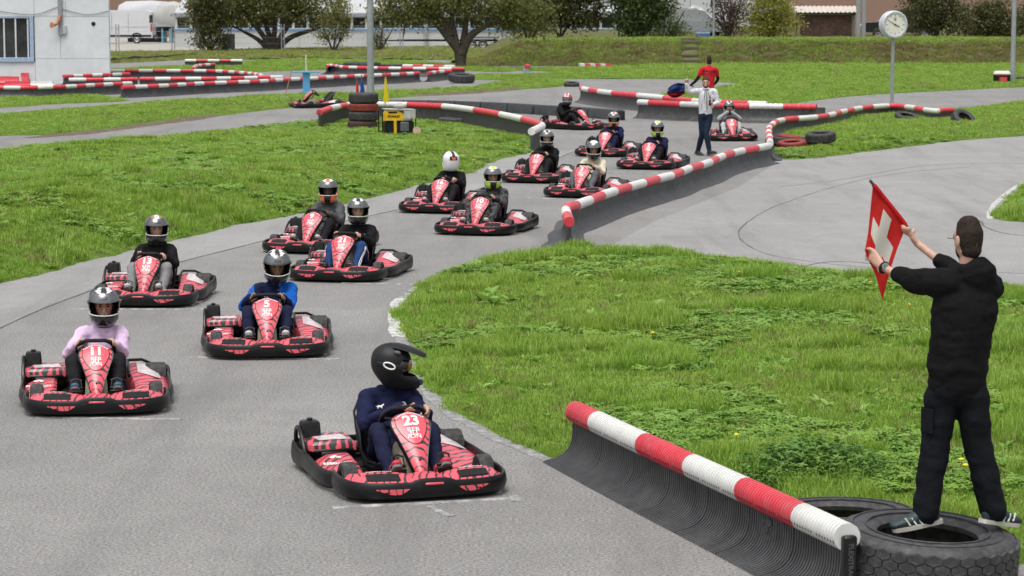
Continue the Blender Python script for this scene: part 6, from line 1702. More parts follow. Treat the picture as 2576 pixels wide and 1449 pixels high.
# ---- marshal in the red shirt, back turned
Y_ = 69.6; b0, P = px_person((1783,303), Y_, 0)
J = dict(pelvis=P(1783,222), waist=P(1783,208), chest=P(1783.5,186), shc=P(1783.5,174.5), neck=P(1783.5,165.5), headM=headM(P(1783.5,153.5,.02), 12, 0), back=V3((0,-1,0)),
  shL=P(1767,174.5), elL=P(1754,199,.02), wrL=P(1738,214,.04), shR=P(1800,175), elR=P(1806,198,.10), wrR=P(1797,212,.26),
  hipL=P(1776,226), knL=P(1776,264), anL=P(1775,296), toeL=P(1774,299,.16), hipR=P(1790,226), knR=P(1791,264), anR=P(1791,296), toeR=P(1792,299,.16))
fp0 = P(1741,217,.05); fp1 = P(1726,212,.05)
def hf(b):
    hand_grip(b, J['wrL'], fp0, (fp1-fp0), r=.012); hand_grip(b, J['wrR'], J['wrR'] + V3((-.02,.07,0)), (0,0,1), r=.01)
body, jk = figure('person', 'marshal in red shirt lettered STAFF seen from behind', J, (SK_M, C_RED, C_BLKP), b0, 0, 'people on foot', .0115, .005, hf, bulk=1.05, seed=4, sleeve=-.45, shoe_mats=SH_BLACK, long_hem=.25)
hair(body, J['headM'], M_HAIR)
for s in 'LR':
    b = MB(); limb(b, [J['sh'+s], J['el'+s], J['wr'+s]], [.052,.046,.034]); ob('sleeve', remesh(b, 'sleeve', .011, 2, .004, 12, [C_BLACK]), body)
bpy.context.view_layer.update()
def back_s(x, z):
    c = P(1783.5, 182); hit, lc, nr, _ = jk.ray_cast(V3((c.x+x, -1, c.z+z)), V3((0,1,0))); return (lc + V3((0,-.006,0))) if hit else V3((c.x+x,-.14,c.z+z))
b = MB(); put_text(b, 'STAFF', .125, back_s, .004); b.build('shirt_lettering', M_BLK2, jk, False)
t = thing('flag', 'blue and dark red flag drooping from the marshal\'s hand', 'flag', b0)
part('pole', plain('flag_stick', (.2,.13,.08), .7), t, lambda b: b.tube([fp0 + (fp0-fp1)*.3, fp1 + (fp1-fp0)*.5], .011, 6))
def droop(b):
    def cloth(c0, m, dz0, dz1, w0, w1):
        n = 14; rows = []
        for i in range(n+1):
            u = i/n; row = []
            for j in range(9):
                v = j/8; x = -w0 + (w0+w1*0)*u*1.0; zz = dz0(u) + (dz1(u)-dz0(u))*v
                row.append(b.vert(c0 + V3((x, .05*math.sin(u*8+v*4) + .03*math.sin(v*9), zz))))
            rows.append(row)
        for i in range(n):
            for j in range(8): b.face((rows[i][j], rows[i+1][j], rows[i+1][j+1], rows[i][j+1]), m)
    c0 = P(1723,212,.06)
    cloth(c0, 0, lambda u: -.0-.11*(1-u)**2+.06*math.sin(PI*u), lambda u: -.20+.04*u-.05*math.sin(PI*u), .47, 0)
    cloth(c0 + V3((0,.012,0)), 1, lambda u: -.19+.04*u-.05*math.sin(PI*u), lambda u: -.22-.14*math.sin(PI*min(1,u*.9+.15))-.06*u, .50, 0)
part('cloth', [m_cloth('flag_navy', (.02,.035,.12)), m_cloth('flag_dark_red', (.12,.008,.012))], t, droop)

# ================================================================ BACKGROUND
M_WALLW = plain('white_render', (.62,.66,.67), .8, var=.06, scale=.8, dirt=((.4,.42,.40), .35), bump=.15, bscale=8)
M_GLASS = plain('dark_window_glass', (.025,.03,.03), .12, var=.6, scale=1.2, dirt=((.1,.09,.07), .5)); M_FRAMEW = plain('white_window_frame', (.6,.62,.64), .5); M_FRAMEB = plain('pale_blue_frame', (.3,.4,.52), .5)
# ---- white building, left
YB = 101.0; xr = at(275, 100, YB).x
t = thing('white_building', 'white panelled building with a dark window at the left edge', 'building', V3((xr,YB,0)))
def L(u, v): q = at(u, v, YB); return V3((q.x-xr, 0, q.z))
wx0 = -16.0; w0, w1 = L(-200,156), L(84,42); top = 7.5
def wall(b, x0, x1, z0, z1): b.box(((x0+x1)/2, .15, (z0+z1)/2), (x1-x0-.012, .3, z1-z0-.012), 0, None, .004)
zj, xj = L(0,148).z, L(85,0).x
for x0, x1, z0, z1 in ((xj,0,-.1,zj),(xj,L(150,0).x,zj,L(0,41).z),(L(150,0).x,0,zj,L(0,41).z),(xj,L(165,0).x,L(0,41).z,top),(L(165,0).x,0,L(0,41).z,top),(wx0,xj,-.1,w0.z),(wx0,xj,w1.z,top)):
    part('wall_panel', M_WALLW, t, lambda b: wall(b, x0, x1, z0, z1))
kx = xr/YB; part('wall_core', M_WALLW, t, lambda b: b.rings([[V3((x,y,z)) for x, y in ((wx0,.31),(-.03,.31),(kx*8.3-.25,8.3),(wx0+kx*8,8.3))] for z in (-.05,top-.1)]), False)
part('roof', plain('roof_grey', (.2,.2,.2), .8), t, lambda b: b.rings([[V3((x,y,z)) for x, y in ((wx0,-.2),(.1,-.2),(kx*8.3,8.5),(wx0+kx*8,8.5))] for z in (top,top+.2)]))
wm = part('window', M_FRAMEB, t, lambda b: [b.box((w1.x-.08,.02,(w0.z+w1.z)/2), (.16,.16,w1.z-w0.z), 0, None, .01), b.box(((wx0+w1.x)/2,.02,w0.z+.09), (w1.x-wx0,.2,.18), 0, None, .01), b.box(((wx0+w1.x)/2,.05,w1.z-.03), (w1.x-wx0,.1,.06))])
zc = (w0.z+w1.z)/2; gx = [w1.x-.16-.0, L(68,0).x, L(37,0).x, L(8,0).x, L(-30,0).x, L(-70,0).x, L(-110,0).x]
for a, c in zip(gx, gx[1:]):
    pn = part('pane', M_GLASS, wm, lambda b: b.box(((a+c)/2,.1,zc+.05), (a-c-.03,.02,w1.z-w0.z-.26)))
    part('mullion', M_FRAMEW, wm, lambda b: b.box((c,.05,zc+.05), (.055,.08,w1.z-w0.z-.26)))
dp = L(152,20); part('downpipe', plain('pipe_grey', (.25,.26,.27), .5), t, lambda b: b.box((dp.x,-.06,(top+L(0,88).z)/2), (.17,.12,top-L(0,88).z), 0, None, .01))
part('junction_box', plain('box_grey', (.4,.42,.43), .5), t, lambda b: b.box((L(163,75).x,-.05,L(163,75).z), (.16,.12,.34), 0, None, .01))
part('horn_pipe', plain('rusty_orange', (.45,.16,.05), .6, var=.6, scale=12, dirt=((.7,.6,.5), .6)), t, lambda b: b.tube(catmull([L(153,38)+V3((0,-.16,0)), L(148,55)+V3((0,-.2,0)), L(140,62)+V3((0,-.24,0)), L(134,63)+V3((0,-.34,0))], 4), [.07]*10+[.09,.11,.13], 10))
part('wall_vent', M_BLK2, t, lambda b: b.lathe([(0,-.03),(.07,-.03),(.09,.0)], 14, axis='y', c=L(235,60)))
part('cable', M_BLK2, t, lambda b: b.tube(catmull([L(-40,22)+V3((0,-.03,0)), L(80,37)+V3((0,-.04,0)), L(146,18)+V3((0,-.03,0)), L(160,24)+V3((0,-.03,0)), L(220,37)+V3((0,-.04,0)), L(273,28)+V3((0,-.03,0))], 5), .012, 5))
# ---- white hall behind the trees
YH = 181.0; hx0, hx1 = at(440,60,YH).x, at(1692,60,YH).x
t = thing('white_hall', 'long white industrial hall with a window band behind the trees', 'building', V3((0,YH,0)))
H = lambda v: at(1000, v, YH).z
M_HALL = plain('hall_white', (.47,.48,.47), .75, var=.06, scale=.5, dirt=((.45,.45,.42), .3)); M_HBLUE = plain('hall_blue_trim', (.13,.26,.45), .6)
zs0, zs1, ze = H(73), H(42), H(38)
for i in range(12):
    a = hx0 + (hx1-hx0)*i/12; c = hx0 + (hx1-hx0)*(i+1)/12
    part('wall_panel', M_HALL, t, lambda b: b.box(((a+c)/2,.2,(zs0-.2)/2), (c-a-.02,.4,zs0+.2-.0), 0, None, .004))
part('sill', M_HBLUE, t, lambda b: b.box(((hx0+hx1)/2,-.02,zs0-.06), (hx1-hx0,.16,.12)))
nw = 34
for i in range(nw):
    a = hx0 + (hx1-hx0)*i/nw; c = hx0 + (hx1-hx0)*(i+1)/nw
    f = part('window', M_FRAMEW, t, lambda b: [b.box((a+.09,.12,(zs0+zs1)/2), (.18,.3,zs1-zs0)), b.box(((a+c)/2,.14,zs1-.03), (c-a,.24,.06)), b.box(((a+c)/2,.14,zs0+.04), (c-a,.24,.08))])
    part('pane', M_GLASS, f, lambda b: b.box(((a+c)/2+.09,.26,(zs0+zs1)/2), (c-a-.18,.03,zs1-zs0-.1)))
part('eave', plain('eave_grey', (.25,.27,.3), .6), t, lambda b: b.box(((hx0+hx1)/2,-.1,ze), (hx1-hx0+.6,.6,.22)))
part('roof', plain('roof_pale', (.44,.45,.46), .7), t, lambda b: b.rings([[V3((x,y,z)) for y, z in ((-.2,ze+.11),(-.2,ze+.18),(14,ze+3.2),(14,0),(.45,0),(.45,ze+.11))] for x in (hx0,hx1)]))
p = at(1073, 118, YH-.3); part('rain_pipe', plain('pipe_grey', (.25,.26,.27), .5), t, lambda b: b.tube([(p.x,-.15,0),(p.x,-.15,ze)], .1, 8))
# ---- second hall
Y2 = 205.0; a, c = at(1680,0,Y2), at(1962,0,Y2)
t = thing('grey_hall', 'pale grey hall wall rising behind the white tarpaulin', 'building', V3((0,Y2,0)))
M_H2 = plain('hall_pale_grey', (.52,.53,.55), .7, var=.05, scale=.4)
for i in range(5):
    x0 = a.x + (c.x-a.x)*i/5; x1 = a.x + (c.x-a.x)*(i+1)/5; part('wall_panel', M_H2, t, lambda b: b.box(((x0+x1)/2,.2,3.4), (x1-x0-.03,.4,6.9), 0, None, .01))
part('corner_trim', M_HBLUE, t, lambda b: b.box((c.x+.12,.1,3.4), (.22,.5,6.9))); part('roof', M_H2, t, lambda b: b.rings([[V3((x,y,z)) for y, z in ((-.3,6.85),(-.3,7.05),(8,9),(16,7.05),(16,6.85))] for x in (a.x-.3,c.x+.3)]))
# ---- shed on the embankment
YS = 147.0; zb = EMB_TOP - .05; a, c = at(2005,60,YS), at(2152,60,YS)
t = thing('wooden_shed', 'dark brown plank shed with a pale corrugated roof', 'shed', V3((0,YS,0)))
zt = at(2080,34,YS).z; zr = at(2080,16,YS+1.2).z; M_PLANK = plain('weathered_planks', (.07,.035,.025), .75, var=.6, scale=2, dirt=((.16,.12,.09), .5), bump=.4, bscale=12)
n = 8
for i in range(n):
    z0, z1 = zb + (zt-zb)*i/n, zb + (zt-zb)*(i+1)/n
    part('plank', M_PLANK, t, lambda b: b.box(((a.x+c.x)/2, .06+random.uniform(-.01,.01), (z0+z1)/2), (c.x-a.x-.3,.05,z1-z0-.015)))
for x in (a.x+.1, c.x-.12): part('post', plain('grey_wood', (.2,.16,.14), .8), t, lambda b: b.box((x,.0,(zb+zt)/2), (.16,.16,zt-zb)))
part('fascia', plain('grey_wood', (.2,.16,.14), .8), t, lambda b: b.box(((a.x+c.x)/2,-.05,zt), (c.x-a.x+.1,.06,.16)))
part('back_wall', M_PLANK, t, lambda b: b.box(((a.x+c.x)/2,1.4,(zb+zr)/2-.1), (c.x-a.x-.2,.06,zr-zb-.2)))
def corr(b):
    k = 58; lo = []; hi = []
    for i in range(k+1):
        x = a.x-.15 + (c.x-a.x+.35)*i/k; w2 = .03*math.sin(i*PI/2); lo.append(V3((x,-.3,zt+.08+w2))); hi.append(V3((x,1.6,zr+w2+.02)))
    b.rings([lo + [q - V3((0,0,.02)) for q in reversed(lo)], hi + [q - V3((0,0,.02)) for q in reversed(hi)]])
part('corrugated_roof', plain('fibre_cement', (.5,.45,.4), .8, var=.1), t, corr)
for u, lab in ((2158,'left grey steel column right of the shed'), (2172,'right grey steel column right of the shed')):
    p = at(u, 95, 145.5); b = MB(); b.box((0,0,2.6), (.22,.22,5.6), 0, None, .01); t = tag(ob('steel_column', None, None, V3((p.x,145.5,EMB_TOP-.1))), lab, 'column', 'steel columns by the shed'); b.build('shaft', M_GALV, t); part('cap', M_GALV, t, lambda b: b.box((0,0,5.45), (.3,.3,.08))); part('base_plate', M_GALV, t, lambda b: b.box((0,0,.06), (.4,.4,.04)))

# ---- vehicles
M_VAN = plain('van_white', (.60,.61,.63), .3, var=.04, scale=.8, dirt=((.4,.4,.4), .15), coat=.5); M_SILV = plain('car_silver', (.42,.44,.46), .3, .5, var=.05, coat=.6); M_CBLK = plain('car_black', (.02,.02,.022), .25, coat=.7)
def wheel_part(t, c, r, w_, rimmat=None):
    ty = part('tyre', M_RUB, t, lambda b: b.lathe([(r*.6,-w_/2),(r*.9,-w_/2),(r,-w_/2+.03),(r,w_/2-.03),(r*.9,w_/2),(r*.6,w_/2)], 24, axis='y', c=c, closed=True))
    part('rim', rimmat or M_STEEL, ty, lambda b: [b.lathe([(0,-w_*.42),(r*.12,-w_*.45),(r*.3,-w_*.3),(r*.55,-w_*.4),(r*.62,-w_*.48),(r*.62,w_*.45)], 20, axis='y', c=c)])
YV = 196.0; rx = at(388,60,YV).x
t = thing('white_van', 'white panel van parked beside the white building', 'van', V3((rx,YV,-.02)))
part('body', M_VAN, t, lambda b: b.rings([[V3((x,y,z)) for x, z in ((-5.6,.45),(-5.75,1.0),(-5.5,1.35),(-4.6,1.6),(-4.0,2.45),(-3.6,2.62),(-.45,2.62),(-.12,2.45),(-.02,1.4),(0,.45))] for y in (-.98,.98)]))
part('lower_trim', M_BLK, t, lambda b: b.box((-2.8,-1.0,.62), (5.4,.04,.14))); part('rear_bumper', M_BLK, t, lambda b: b.box((.04,0,.5), (.2,1.9,.3), 0, None, .04))
part('rear_window', M_GLASS, t, lambda b: b.box((-.10,-.995,1.95), (.28,.02,.6)))
tl = part('tail_light', plain('tail_red', (.5,.03,.03), .3), t, lambda b: b.box((-.1,-.99,1.25), (.14,.05,.6), 0, None, .02))
for x in (-1.25,-4.7): wheel_part(t, (x,-.9,.36), .36, .24)
part('wheel_arch', M_BLK, t, lambda b: b.tube([(-1.25+.46*math.cos(a_),-.985,.36+.46*math.sin(a_)) for a_ in np.linspace(0,PI,12)], .05, 6))
for x in (-1.9,-3.2): part('panel_seam', M_BLK2, t, lambda b: b.box((x,-.985,1.6), (.02,.01,1.6)))
part('side_rib', M_VAN, t, lambda b: b.box((-2.4,-.99,1.35), (4.2,.03,.05)))
# covered boat on blue stands
YT = 200.0; p = at(440,102,YT)
t = thing('covered_boat', 'boat under a pale grey tarpaulin on blue stands behind the van', 'boat', V3((p.x,YT,0)))
M_TARP = plain('pale_tarpaulin', (.40,.40,.38), .6, var=.1, scale=1.5, bump=.4, bscale=3)
part('tarpaulin', M_TARP, t, lambda b: b.rings([[V3((x,y*k,z)) for y, z in ((-.95,z0),(-1.05,z0+.5),(-.7,z1-.3),(0,z1),(.7,z1-.3),(1.05,z0+.5),(.95,z0))] for x, z0, z1, k in ((-1.5,1.7,2.7,.8),(-1.1,1.5,3.2,1),(0,1.4,3.3,1),(.8,1.35,3.1,1),(1.5,1.5,2.5,.7))]))
part('hull', M_BLK2, t, lambda b: b.rings([[V3((x,y*k,z)) for y, z in ((-.9,1.25),(0,.85),(.9,1.25))] for x, k in ((-1.6,.8),(0,1),(1.9,.5))]))
for x in (-.9,-.3,.9): 
    for y in (-.7,.7): part('stand', plain('stand_blue', (.15,.4,.5), .6), t, lambda b: b.box((x,y,.55), (.14,.14,1.15)))
YT = 203.0; p = at(345,20,YT); t = thing('covered_boat', 'white rounded boat cover showing above the van roof', 'boat', V3((p.x,YT,0)))
part('tarpaulin', plain('white_boat_cover', (.45,.46,.47), .5, var=.05), t, lambda b: b.rings([[V3((x,y*k,z)) for y, z in ((-1,1.0),(-1.1,2.2),(-.7,3.0*q),(0,3.3*q),(.7,3.0*q),(1.1,2.2),(1,1.0))] for x, k, q in ((-1.5,.7,.9),(-.9,1,1),(1.2,1,1.02),(2.8,.8,.98),(3.4,.4,.85))]))
part('cradle', M_BLK2, t, lambda b: b.box((.8,0,.5), (3,1.6,1.0)))
# long boat trailer
YL = 172.0; a, c = at(1000,100,YL), at(1252,100,YL)
t = thing('boat_trailer', 'long black boat trailer parked before the white hall', 'trailer', V3((0,YL,0)))
part('beam', M_BLK2, t, lambda b: b.box(((a.x+c.x)/2,0,.62), (c.x-a.x,.14,.14))); part('rear_frame', M_BLK2, t, lambda b: [b.box((c.x-.9,0,.82), (2.0,1.6,.08)), b.box((c.x-.2,0,.55), (.1,1.8,.4))])
part('winch_post', M_BLK2, t, lambda b: [b.tube([(a.x+.35,0,.6),(a.x+.5,0,1.5)], .05, 8), b.box((a.x+.42,0,1.25), (.22,.2,.3))]); part('coupling', M_BLK2, t, lambda b: b.tube([(a.x-.6,0,.6),(a.x,0,.62)], .05, 8)); part('jockey_wheel', M_STEEL, t, lambda b: b.tube([(a.x+.2,0,.0),(a.x+.2,0,.7)], .03, 8)); part('upright', M_BLK2, t, lambda b: b.tube([(c.x-.6,0,.8),(c.x-.6,0,2.0)], .025, 6))
for u in (1188,1215): wheel_part(t, (at(u,105,YL).x,-.85,.34), .34, .22)
def car(label, name, mat, loc, rz, L=4.5, H=1.72, suv=True):
    t = thing(name, label, 'car', loc, rz)
    part('body', mat, t, lambda b: b.rings([[V3((x,y*k,z)) for x, z in ((-L/2,.4),(-L/2-.02,.75),(-L/2+.1,.98),(-L*.2,1.04),(L*.42,1.06),(L/2,.95),(L/2+.02,.55),(L/2-.1,.36))] for y, k in ((-.9,1),(-.86,1),(.86,1),(.9,1))]))
    part('cabin', mat, t, lambda b: b.rings([[V3((x,y,z)) for x, z in ((-L*.27,1.02),(-L*.13,H-.08),(-L*.05,H),(L*.36,H-.02),(L*.42,H-.15),(L*.45,1.04))] for y in (-.74,.74)]))
    for i, (x0, x1) in enumerate(((-L*.2,-.02*L),(.01*L,.2*L),(.22*L,.36*L))): part('side_window', M_GLASS, t, lambda b: b.rings([[V3((x,y,z)) for x, z in ((x0-(.0 if i else .04),1.07),(x0+(.0 if i else .14),H-.14),(x1,H-.12),(x1,1.07))] for y in (-.755,-.735)]))
    part('windscreen', M_GLASS, t, lambda b: b.rings([[V3((x,y,z)) for x, z in ((-L*.275,1.06),(-L*.145,H-.1),(-L*.135,H-.12),(-L*.26,1.05))] for y in (-.66,.66)]))
    for x in (-L*.31,L*.31): wheel_part(t, (x,-.82,.34), .34, .22)
    for y in (-.55,.55): part('roof_rail', M_BLK2, t, lambda b: b.tube([(-L*.05,y,H+.03),(L*.34,y,H+.03)], .02, 6))
    for y in (-.7,.7): part('headlight', M_WHITE, t, lambda b: b.box((-L/2-.01,y,.82), (.06,.3,.14), 0, None, .02))
    return t
p = at(1742,95,150); car('silver estate car parked behind the dense tree', 'parked_car', M_SILV, V3((p.x,150,EMB_TOP-.15)), PI)
p = at(2212,95,150); car('black pickup-like car behind the clock post', 'parked_car', M_CBLK, V3((p.x+1.2,150,EMB_TOP-.2)), 0)
YT = 158; p = at(1738,50,YT); t = thing('tarpaulin_tent', 'peaked white tarpaulin behind the silver car', 'tent', V3((p.x,YT,EMB_TOP)))
pk = at(1745,12,YT).z - EMB_TOP
part('tarpaulin', M_TARP, t, lambda b: [b.face([b.vert(q) for q in f]) for f in (lambda A,B,C,D_,E,T1,T2: [(A,B,T1),(B,C,T2,T1),(C,D_,T2),(D_,E,A,T1,T2)])(V3((-1.3,-1,.8)),V3((.2,-1.2,.9)),V3((1.3,-.8,1.0)),V3((1.3,1.2,1.0)),V3((-1.3,1.2,.8)),V3((.15,-.1,pk)),V3((.6,.3,pk-.1)))], False)
part('frame', M_GALV, t, lambda b: [b.tube([(x,y,0),(x,y,.95)], .03, 6) for x in (-1.2,1.2) for y in (-.8,1.0)])
p = at(1765,98,136); t = thing('blue_cart', 'small blue two-wheeled cart at the top of the steps', 'cart', V3((p.x,135.5,EMB_TOP)))
part('tub', plain('cart_blue', (.04,.13,.42), .5), t, lambda b: b.rings([[V3((sx*w_,sy*.25,z)) for sx, sy in ((-1,-1),(1,-1),(1,1),(-1,1))] for w_, z in ((.32,.15),(.42,.42),(.46,.45))])); part('lid', plain('cart_lid', (.35,.38,.4), .5), t, lambda b: b.box((0,0,.36), (.8,.52,.10)))
for y in (-.28,.28): part('wheel', M_STEEL, t, lambda b: b.lathe([(0,-.03),(.12,-.03),(.12,.03),(0,.03)], 16, axis='y', c=(-.18,y,.12)))
# ---- steps cut in the embankment
for k in range(6):
    y = 128.6 + k*.85; xw = at(1735,140,y).x; zz = float(emb_h(np.array([xw]), np.array([y]), EMB_XL)[0][0])
    o = tag(ob('earth_step', None, None, V3((xw, y, zz))), ('lowest','second','third','fourth','fifth','top')[k] + ' wooden step cut into the grassy embankment', 'step', 'steps up the embankment')
    part('riser', plain('step_wood', (.09,.08,.05), .8), o, lambda b: b.box((0,-.1,.03), (.9,.09,.12), 0, None, .01)); part('tread', M_DIRT, o, lambda b: b.box((0,.2,.08), (.95,.5,.05)))
# ---- wire fence in front of the yard
YF = 163.0
for i, u in enumerate((296,436,578,712,849,1010,1150,1290)):
    p = at(u, 128, YF); t = tag(ob('fence_post', None, None, V3((p.x,YF,0))), ('first','second','third','fourth','fifth','sixth','seventh','eighth')[i] + ' grey twin fence post from the white building', 'fence post', 'posts of the far wire fence')
    for dx in (-.09,.09): part('upright', M_GALV, t, lambda b: b.box((dx,0,.9), (.07,.07,1.85)))
    part('tie', M_GALV, t, lambda b: b.box((0,0,1.5), (.2,.03,.05)))
    if i < 7:
        q = at((296,436,578,712,849,1010,1150,1290)[i+1], 128, YF); w_ = q.x-p.x
        m = ob('wire_mesh', None, None, V3((p.x,YF,0))); tag(m, ('first','second','third','fourth','fifth','sixth','seventh')[i] + ' wire fence panel from the white building', 'fence', 'panels of the far wire fence')
        for k, zz in enumerate((.15,.55,.95,1.35,1.7)): part('wire', M_GALV, m, lambda b: b.tube([(.1,0,zz),(w_-.1,0,zz)], .007, 4))
# low black rubber strip and a dark electrical cabinet
P5 = [gp(u, v) for u, v in ((278,158),(330,153),(400,150),(450,146),(495,143))]; b = MB(); Q = resample(catmull(P5,4), 1.0); rs = []
for i, q in enumerate(Q): hh = .22 + .1*mnoise.noise(V3((i*.7,0,0))); rs.append([q + V3((0,-.12,-.05)), q + V3((0,-.1,hh)), q + V3((0,.1,hh)), q + V3((0,.12,-.05))])
b.rings(rs); o = tag(ob('rubber_edging', None), 'long low black rubber edging by the far asphalt', 'edging'); b.build('strip', M_TY, o)
p = at(575,128,162); t = thing('cabinet', 'dark grey metal cabinet beside the left shrub', 'cabinet', V3((p.x,162,0))); part('box', plain('cabinet_grey', (.06,.065,.07), .6), t, lambda b: b.box((0,0,.6), (.8,.5,1.2), 0, None, .02)); part('door', plain('cabinet_grey2', (.07,.075,.08), .6), t, lambda b: b.box((0,-.26,.62), (.7,.02,1.0)))

# ---- trees and shrubs
M_BARK = plain('bark', (.075,.058,.045), .9, var=.4, scale=4, bump=.8, bscale=14)
def m_foliage(name, stops):
    t = NT(name); p = t.coord(); vn = t.n('TexWhiteNoise'); at_ = t.n('Attribute'); at_.attribute_name = 'rnd'
    k = t.ramp(at_.outputs['Fac'], stops); f = t.noise(p, .9, 4, .6); k = t.mix(t.ramp(f, [(.4,(0,0,0)),(.7,(.5,.5,.5))]), k, stops[-1][1])
    t.col(k); t.set(Roughness=.55, Specular_IOR_Level=.3); tr_ = t.n('BsdfTranslucent'); t.l(k, tr_.inputs[0]); mx = t.n('MixShader'); mx.inputs[0].default_value = .3
    out = [n for n in t.t.nodes if n.type == 'OUTPUT_MATERIAL'][0]; t.l(t.p.outputs[0], mx.inputs[1]); t.l(tr_.outputs[0], mx.inputs[2]); t.l(mx.outputs[0], out.inputs[0]); return t.m
F_OLIVE = m_foliage('olive_leaves', [(0,(.085,.105,.028)),(.5,(.14,.155,.042)),(1,(.21,.195,.06))]); F_DARK = m_foliage('dark_green_leaves', [(0,(.035,.065,.02)),(.5,(.07,.11,.03)),(1,(.12,.15,.045))])
F_YEL = m_foliage('yellow_green_leaves', [(0,(.15,.18,.03)),(.5,(.25,.26,.04)),(1,(.36,.32,.07))]); F_RED = m_foliage('reddish_leaves', [(0,(.06,.045,.035)),(.5,(.10,.07,.05)),(1,(.14,.085,.06))]); F_DOL = m_foliage('brown_olive_leaves', [(0,(.05,.065,.022)),(.5,(.09,.10,.036)),(1,(.15,.13,.05))])
def foliage(name, crowns, n, size, mat, parent, seed, per=26, spread=.32):
    rng = np.random.default_rng(seed); vol = np.array([c[3]*c[4]*c[5] for c in crowns]); pr_ = vol/vol.sum(); nc = max(4, n//per)
    ci = rng.choice(len(crowns), nc, p=pr_); C = np.array(crowns)[ci]
    d = rng.normal(size=(nc,3)); d /= np.linalg.norm(d,axis=1)[:,None]; r = rng.uniform(.35,1.0,nc)**.5
    cen = C[:,:3] + d*C[:,3:6]*r[:,None]; cr = rng.uniform(.5,1.3,nc)
    k = rng.integers(0, nc, n); P = cen[k] + rng.normal(size=(n,3))*(spread*cr[k])[:,None]*np.array([1,1,.75])
    P[:,2] = np.maximum(P[:,2], .05)
    a = rng.normal(size=(n,3)); a /= np.linalg.norm(a,axis=1)[:,None]; bq = rng.normal(size=(n,3)); bq -= a*(a*bq).sum(1)[:,None]; bq /= np.linalg.norm(bq,axis=1)[:,None]
    s = size*rng.uniform(.6,1.35,n)[:,None]
    V = np.stack([P-a*s, P-bq*s*.5, P+a*s, P+bq*s*.5], 1).reshape(-1,3); F = np.arange(4*n).reshape(n,4)
    me = bpy.data.meshes.new(name); me.vertices.add(4*n); me.vertices.foreach_set('co', V.astype(np.float32).ravel()); me.loops.add(4*n); me.loops.foreach_set('vertex_index', F.ravel().astype(np.int32)); me.polygons.add(n); me.polygons.foreach_set('loop_start', np.arange(0,4*n,4).astype(np.int32)); me.update(calc_edges=True); me.materials.append(mat)
    at_ = me.attributes.new('rnd','FLOAT','FACE'); at_.data.foreach_set('value', np.clip(rng.uniform(0,1,nc)[k]*.6 + rng.uniform(0,.4,n),0,1).astype(np.float32))
    o = ob(name, me, parent); o['kind'] = 'stuff'; return cen
def tree(name, label, base, stems, crowns, n, size, mat, seed, cat='tree', group=None, trunk_r=.2, twigs=40, per=26, spread=.32):
    """stems: lists of points from the ground; crowns: ellipsoids, all relative to base"""
    t = thing(name, label, cat, base, 0, group); rng = random.Random(seed)
    cen = foliage('crown', crowns, n, size, mat, t, seed, per, spread)
    b = MB()
    for st in stems:
        P_ = catmull([V3(p) for p in st], 4); m = len(P_); b.tube(P_, [max(.02, trunk_r*(1-.75*i/(m-1))) for i in range(m)], 9)
    b.build('trunk', M_BARK, t)
    b = MB()
    ends = [V3(p) for st in stems for p in st[1:]]
    for q in list(cen)[:twigs]:
        q = V3(q); s = min(ends, key=lambda e: (e-q).length + (2 if e.z > q.z else 0)); mid = s.lerp(q,.5) + V3((rng.uniform(-.2,.2),rng.uniform(-.2,.2),.15)); b.tube([s, mid, q], [.05,.03,.012], 5)
    if twigs: b.build('branches', M_BARK, t)
    return t
p = gp(683,130); tree('multi_stem_tree', 'multi-stemmed olive green tree before the hall', V3((p.x,p.y,0)), [[(0,0,0),(-.5,0,1.0),(-1.8,.1,2.6),(-3.0,0,4)],[(0,0,0),(-.2,.2,1.2),(-.8,.3,3),(-1.1,.2,5)],[(.1,0,0),(.2,0,1.2),(.4,0,3),(.7,.1,5)],[(.2,0,0),(.7,-.1,1.1),(1.8,-.2,2.5),(3.0,0,3.8)],[(.25,.1,0),(1.2,.1,.9),(2.6,.1,1.4),(4.0,0,1.9)],[(-.1,.1,0),(-.9,.1,.8),(-2.2,.1,1.5)]],
  [(-3.2,0,3.4,2.4,1.8,1.7),(-.5,0,4.2,2.4,2,1.9),(2.0,0,3.9,2.2,2,1.7),(-1.4,-.5,2.6,1.9,1.3,.8),(1.0,-.4,2.8,1.9,1.3,.8),(3.9,0,3.0,1.2,1.2,.9),(-4.6,0,2.3,1.2,1,1.0),(-2.6,-.6,2.3,1.5,1,.6),(2.6,-.5,2.4,1.3,1,.6),(-3.8,0,2.8,1.6,1.2,.9),(0,-.3,3.0,2.6,1.2,.7)], 22000, .10, F_OLIVE, 1, trunk_r=.24, spread=.36)
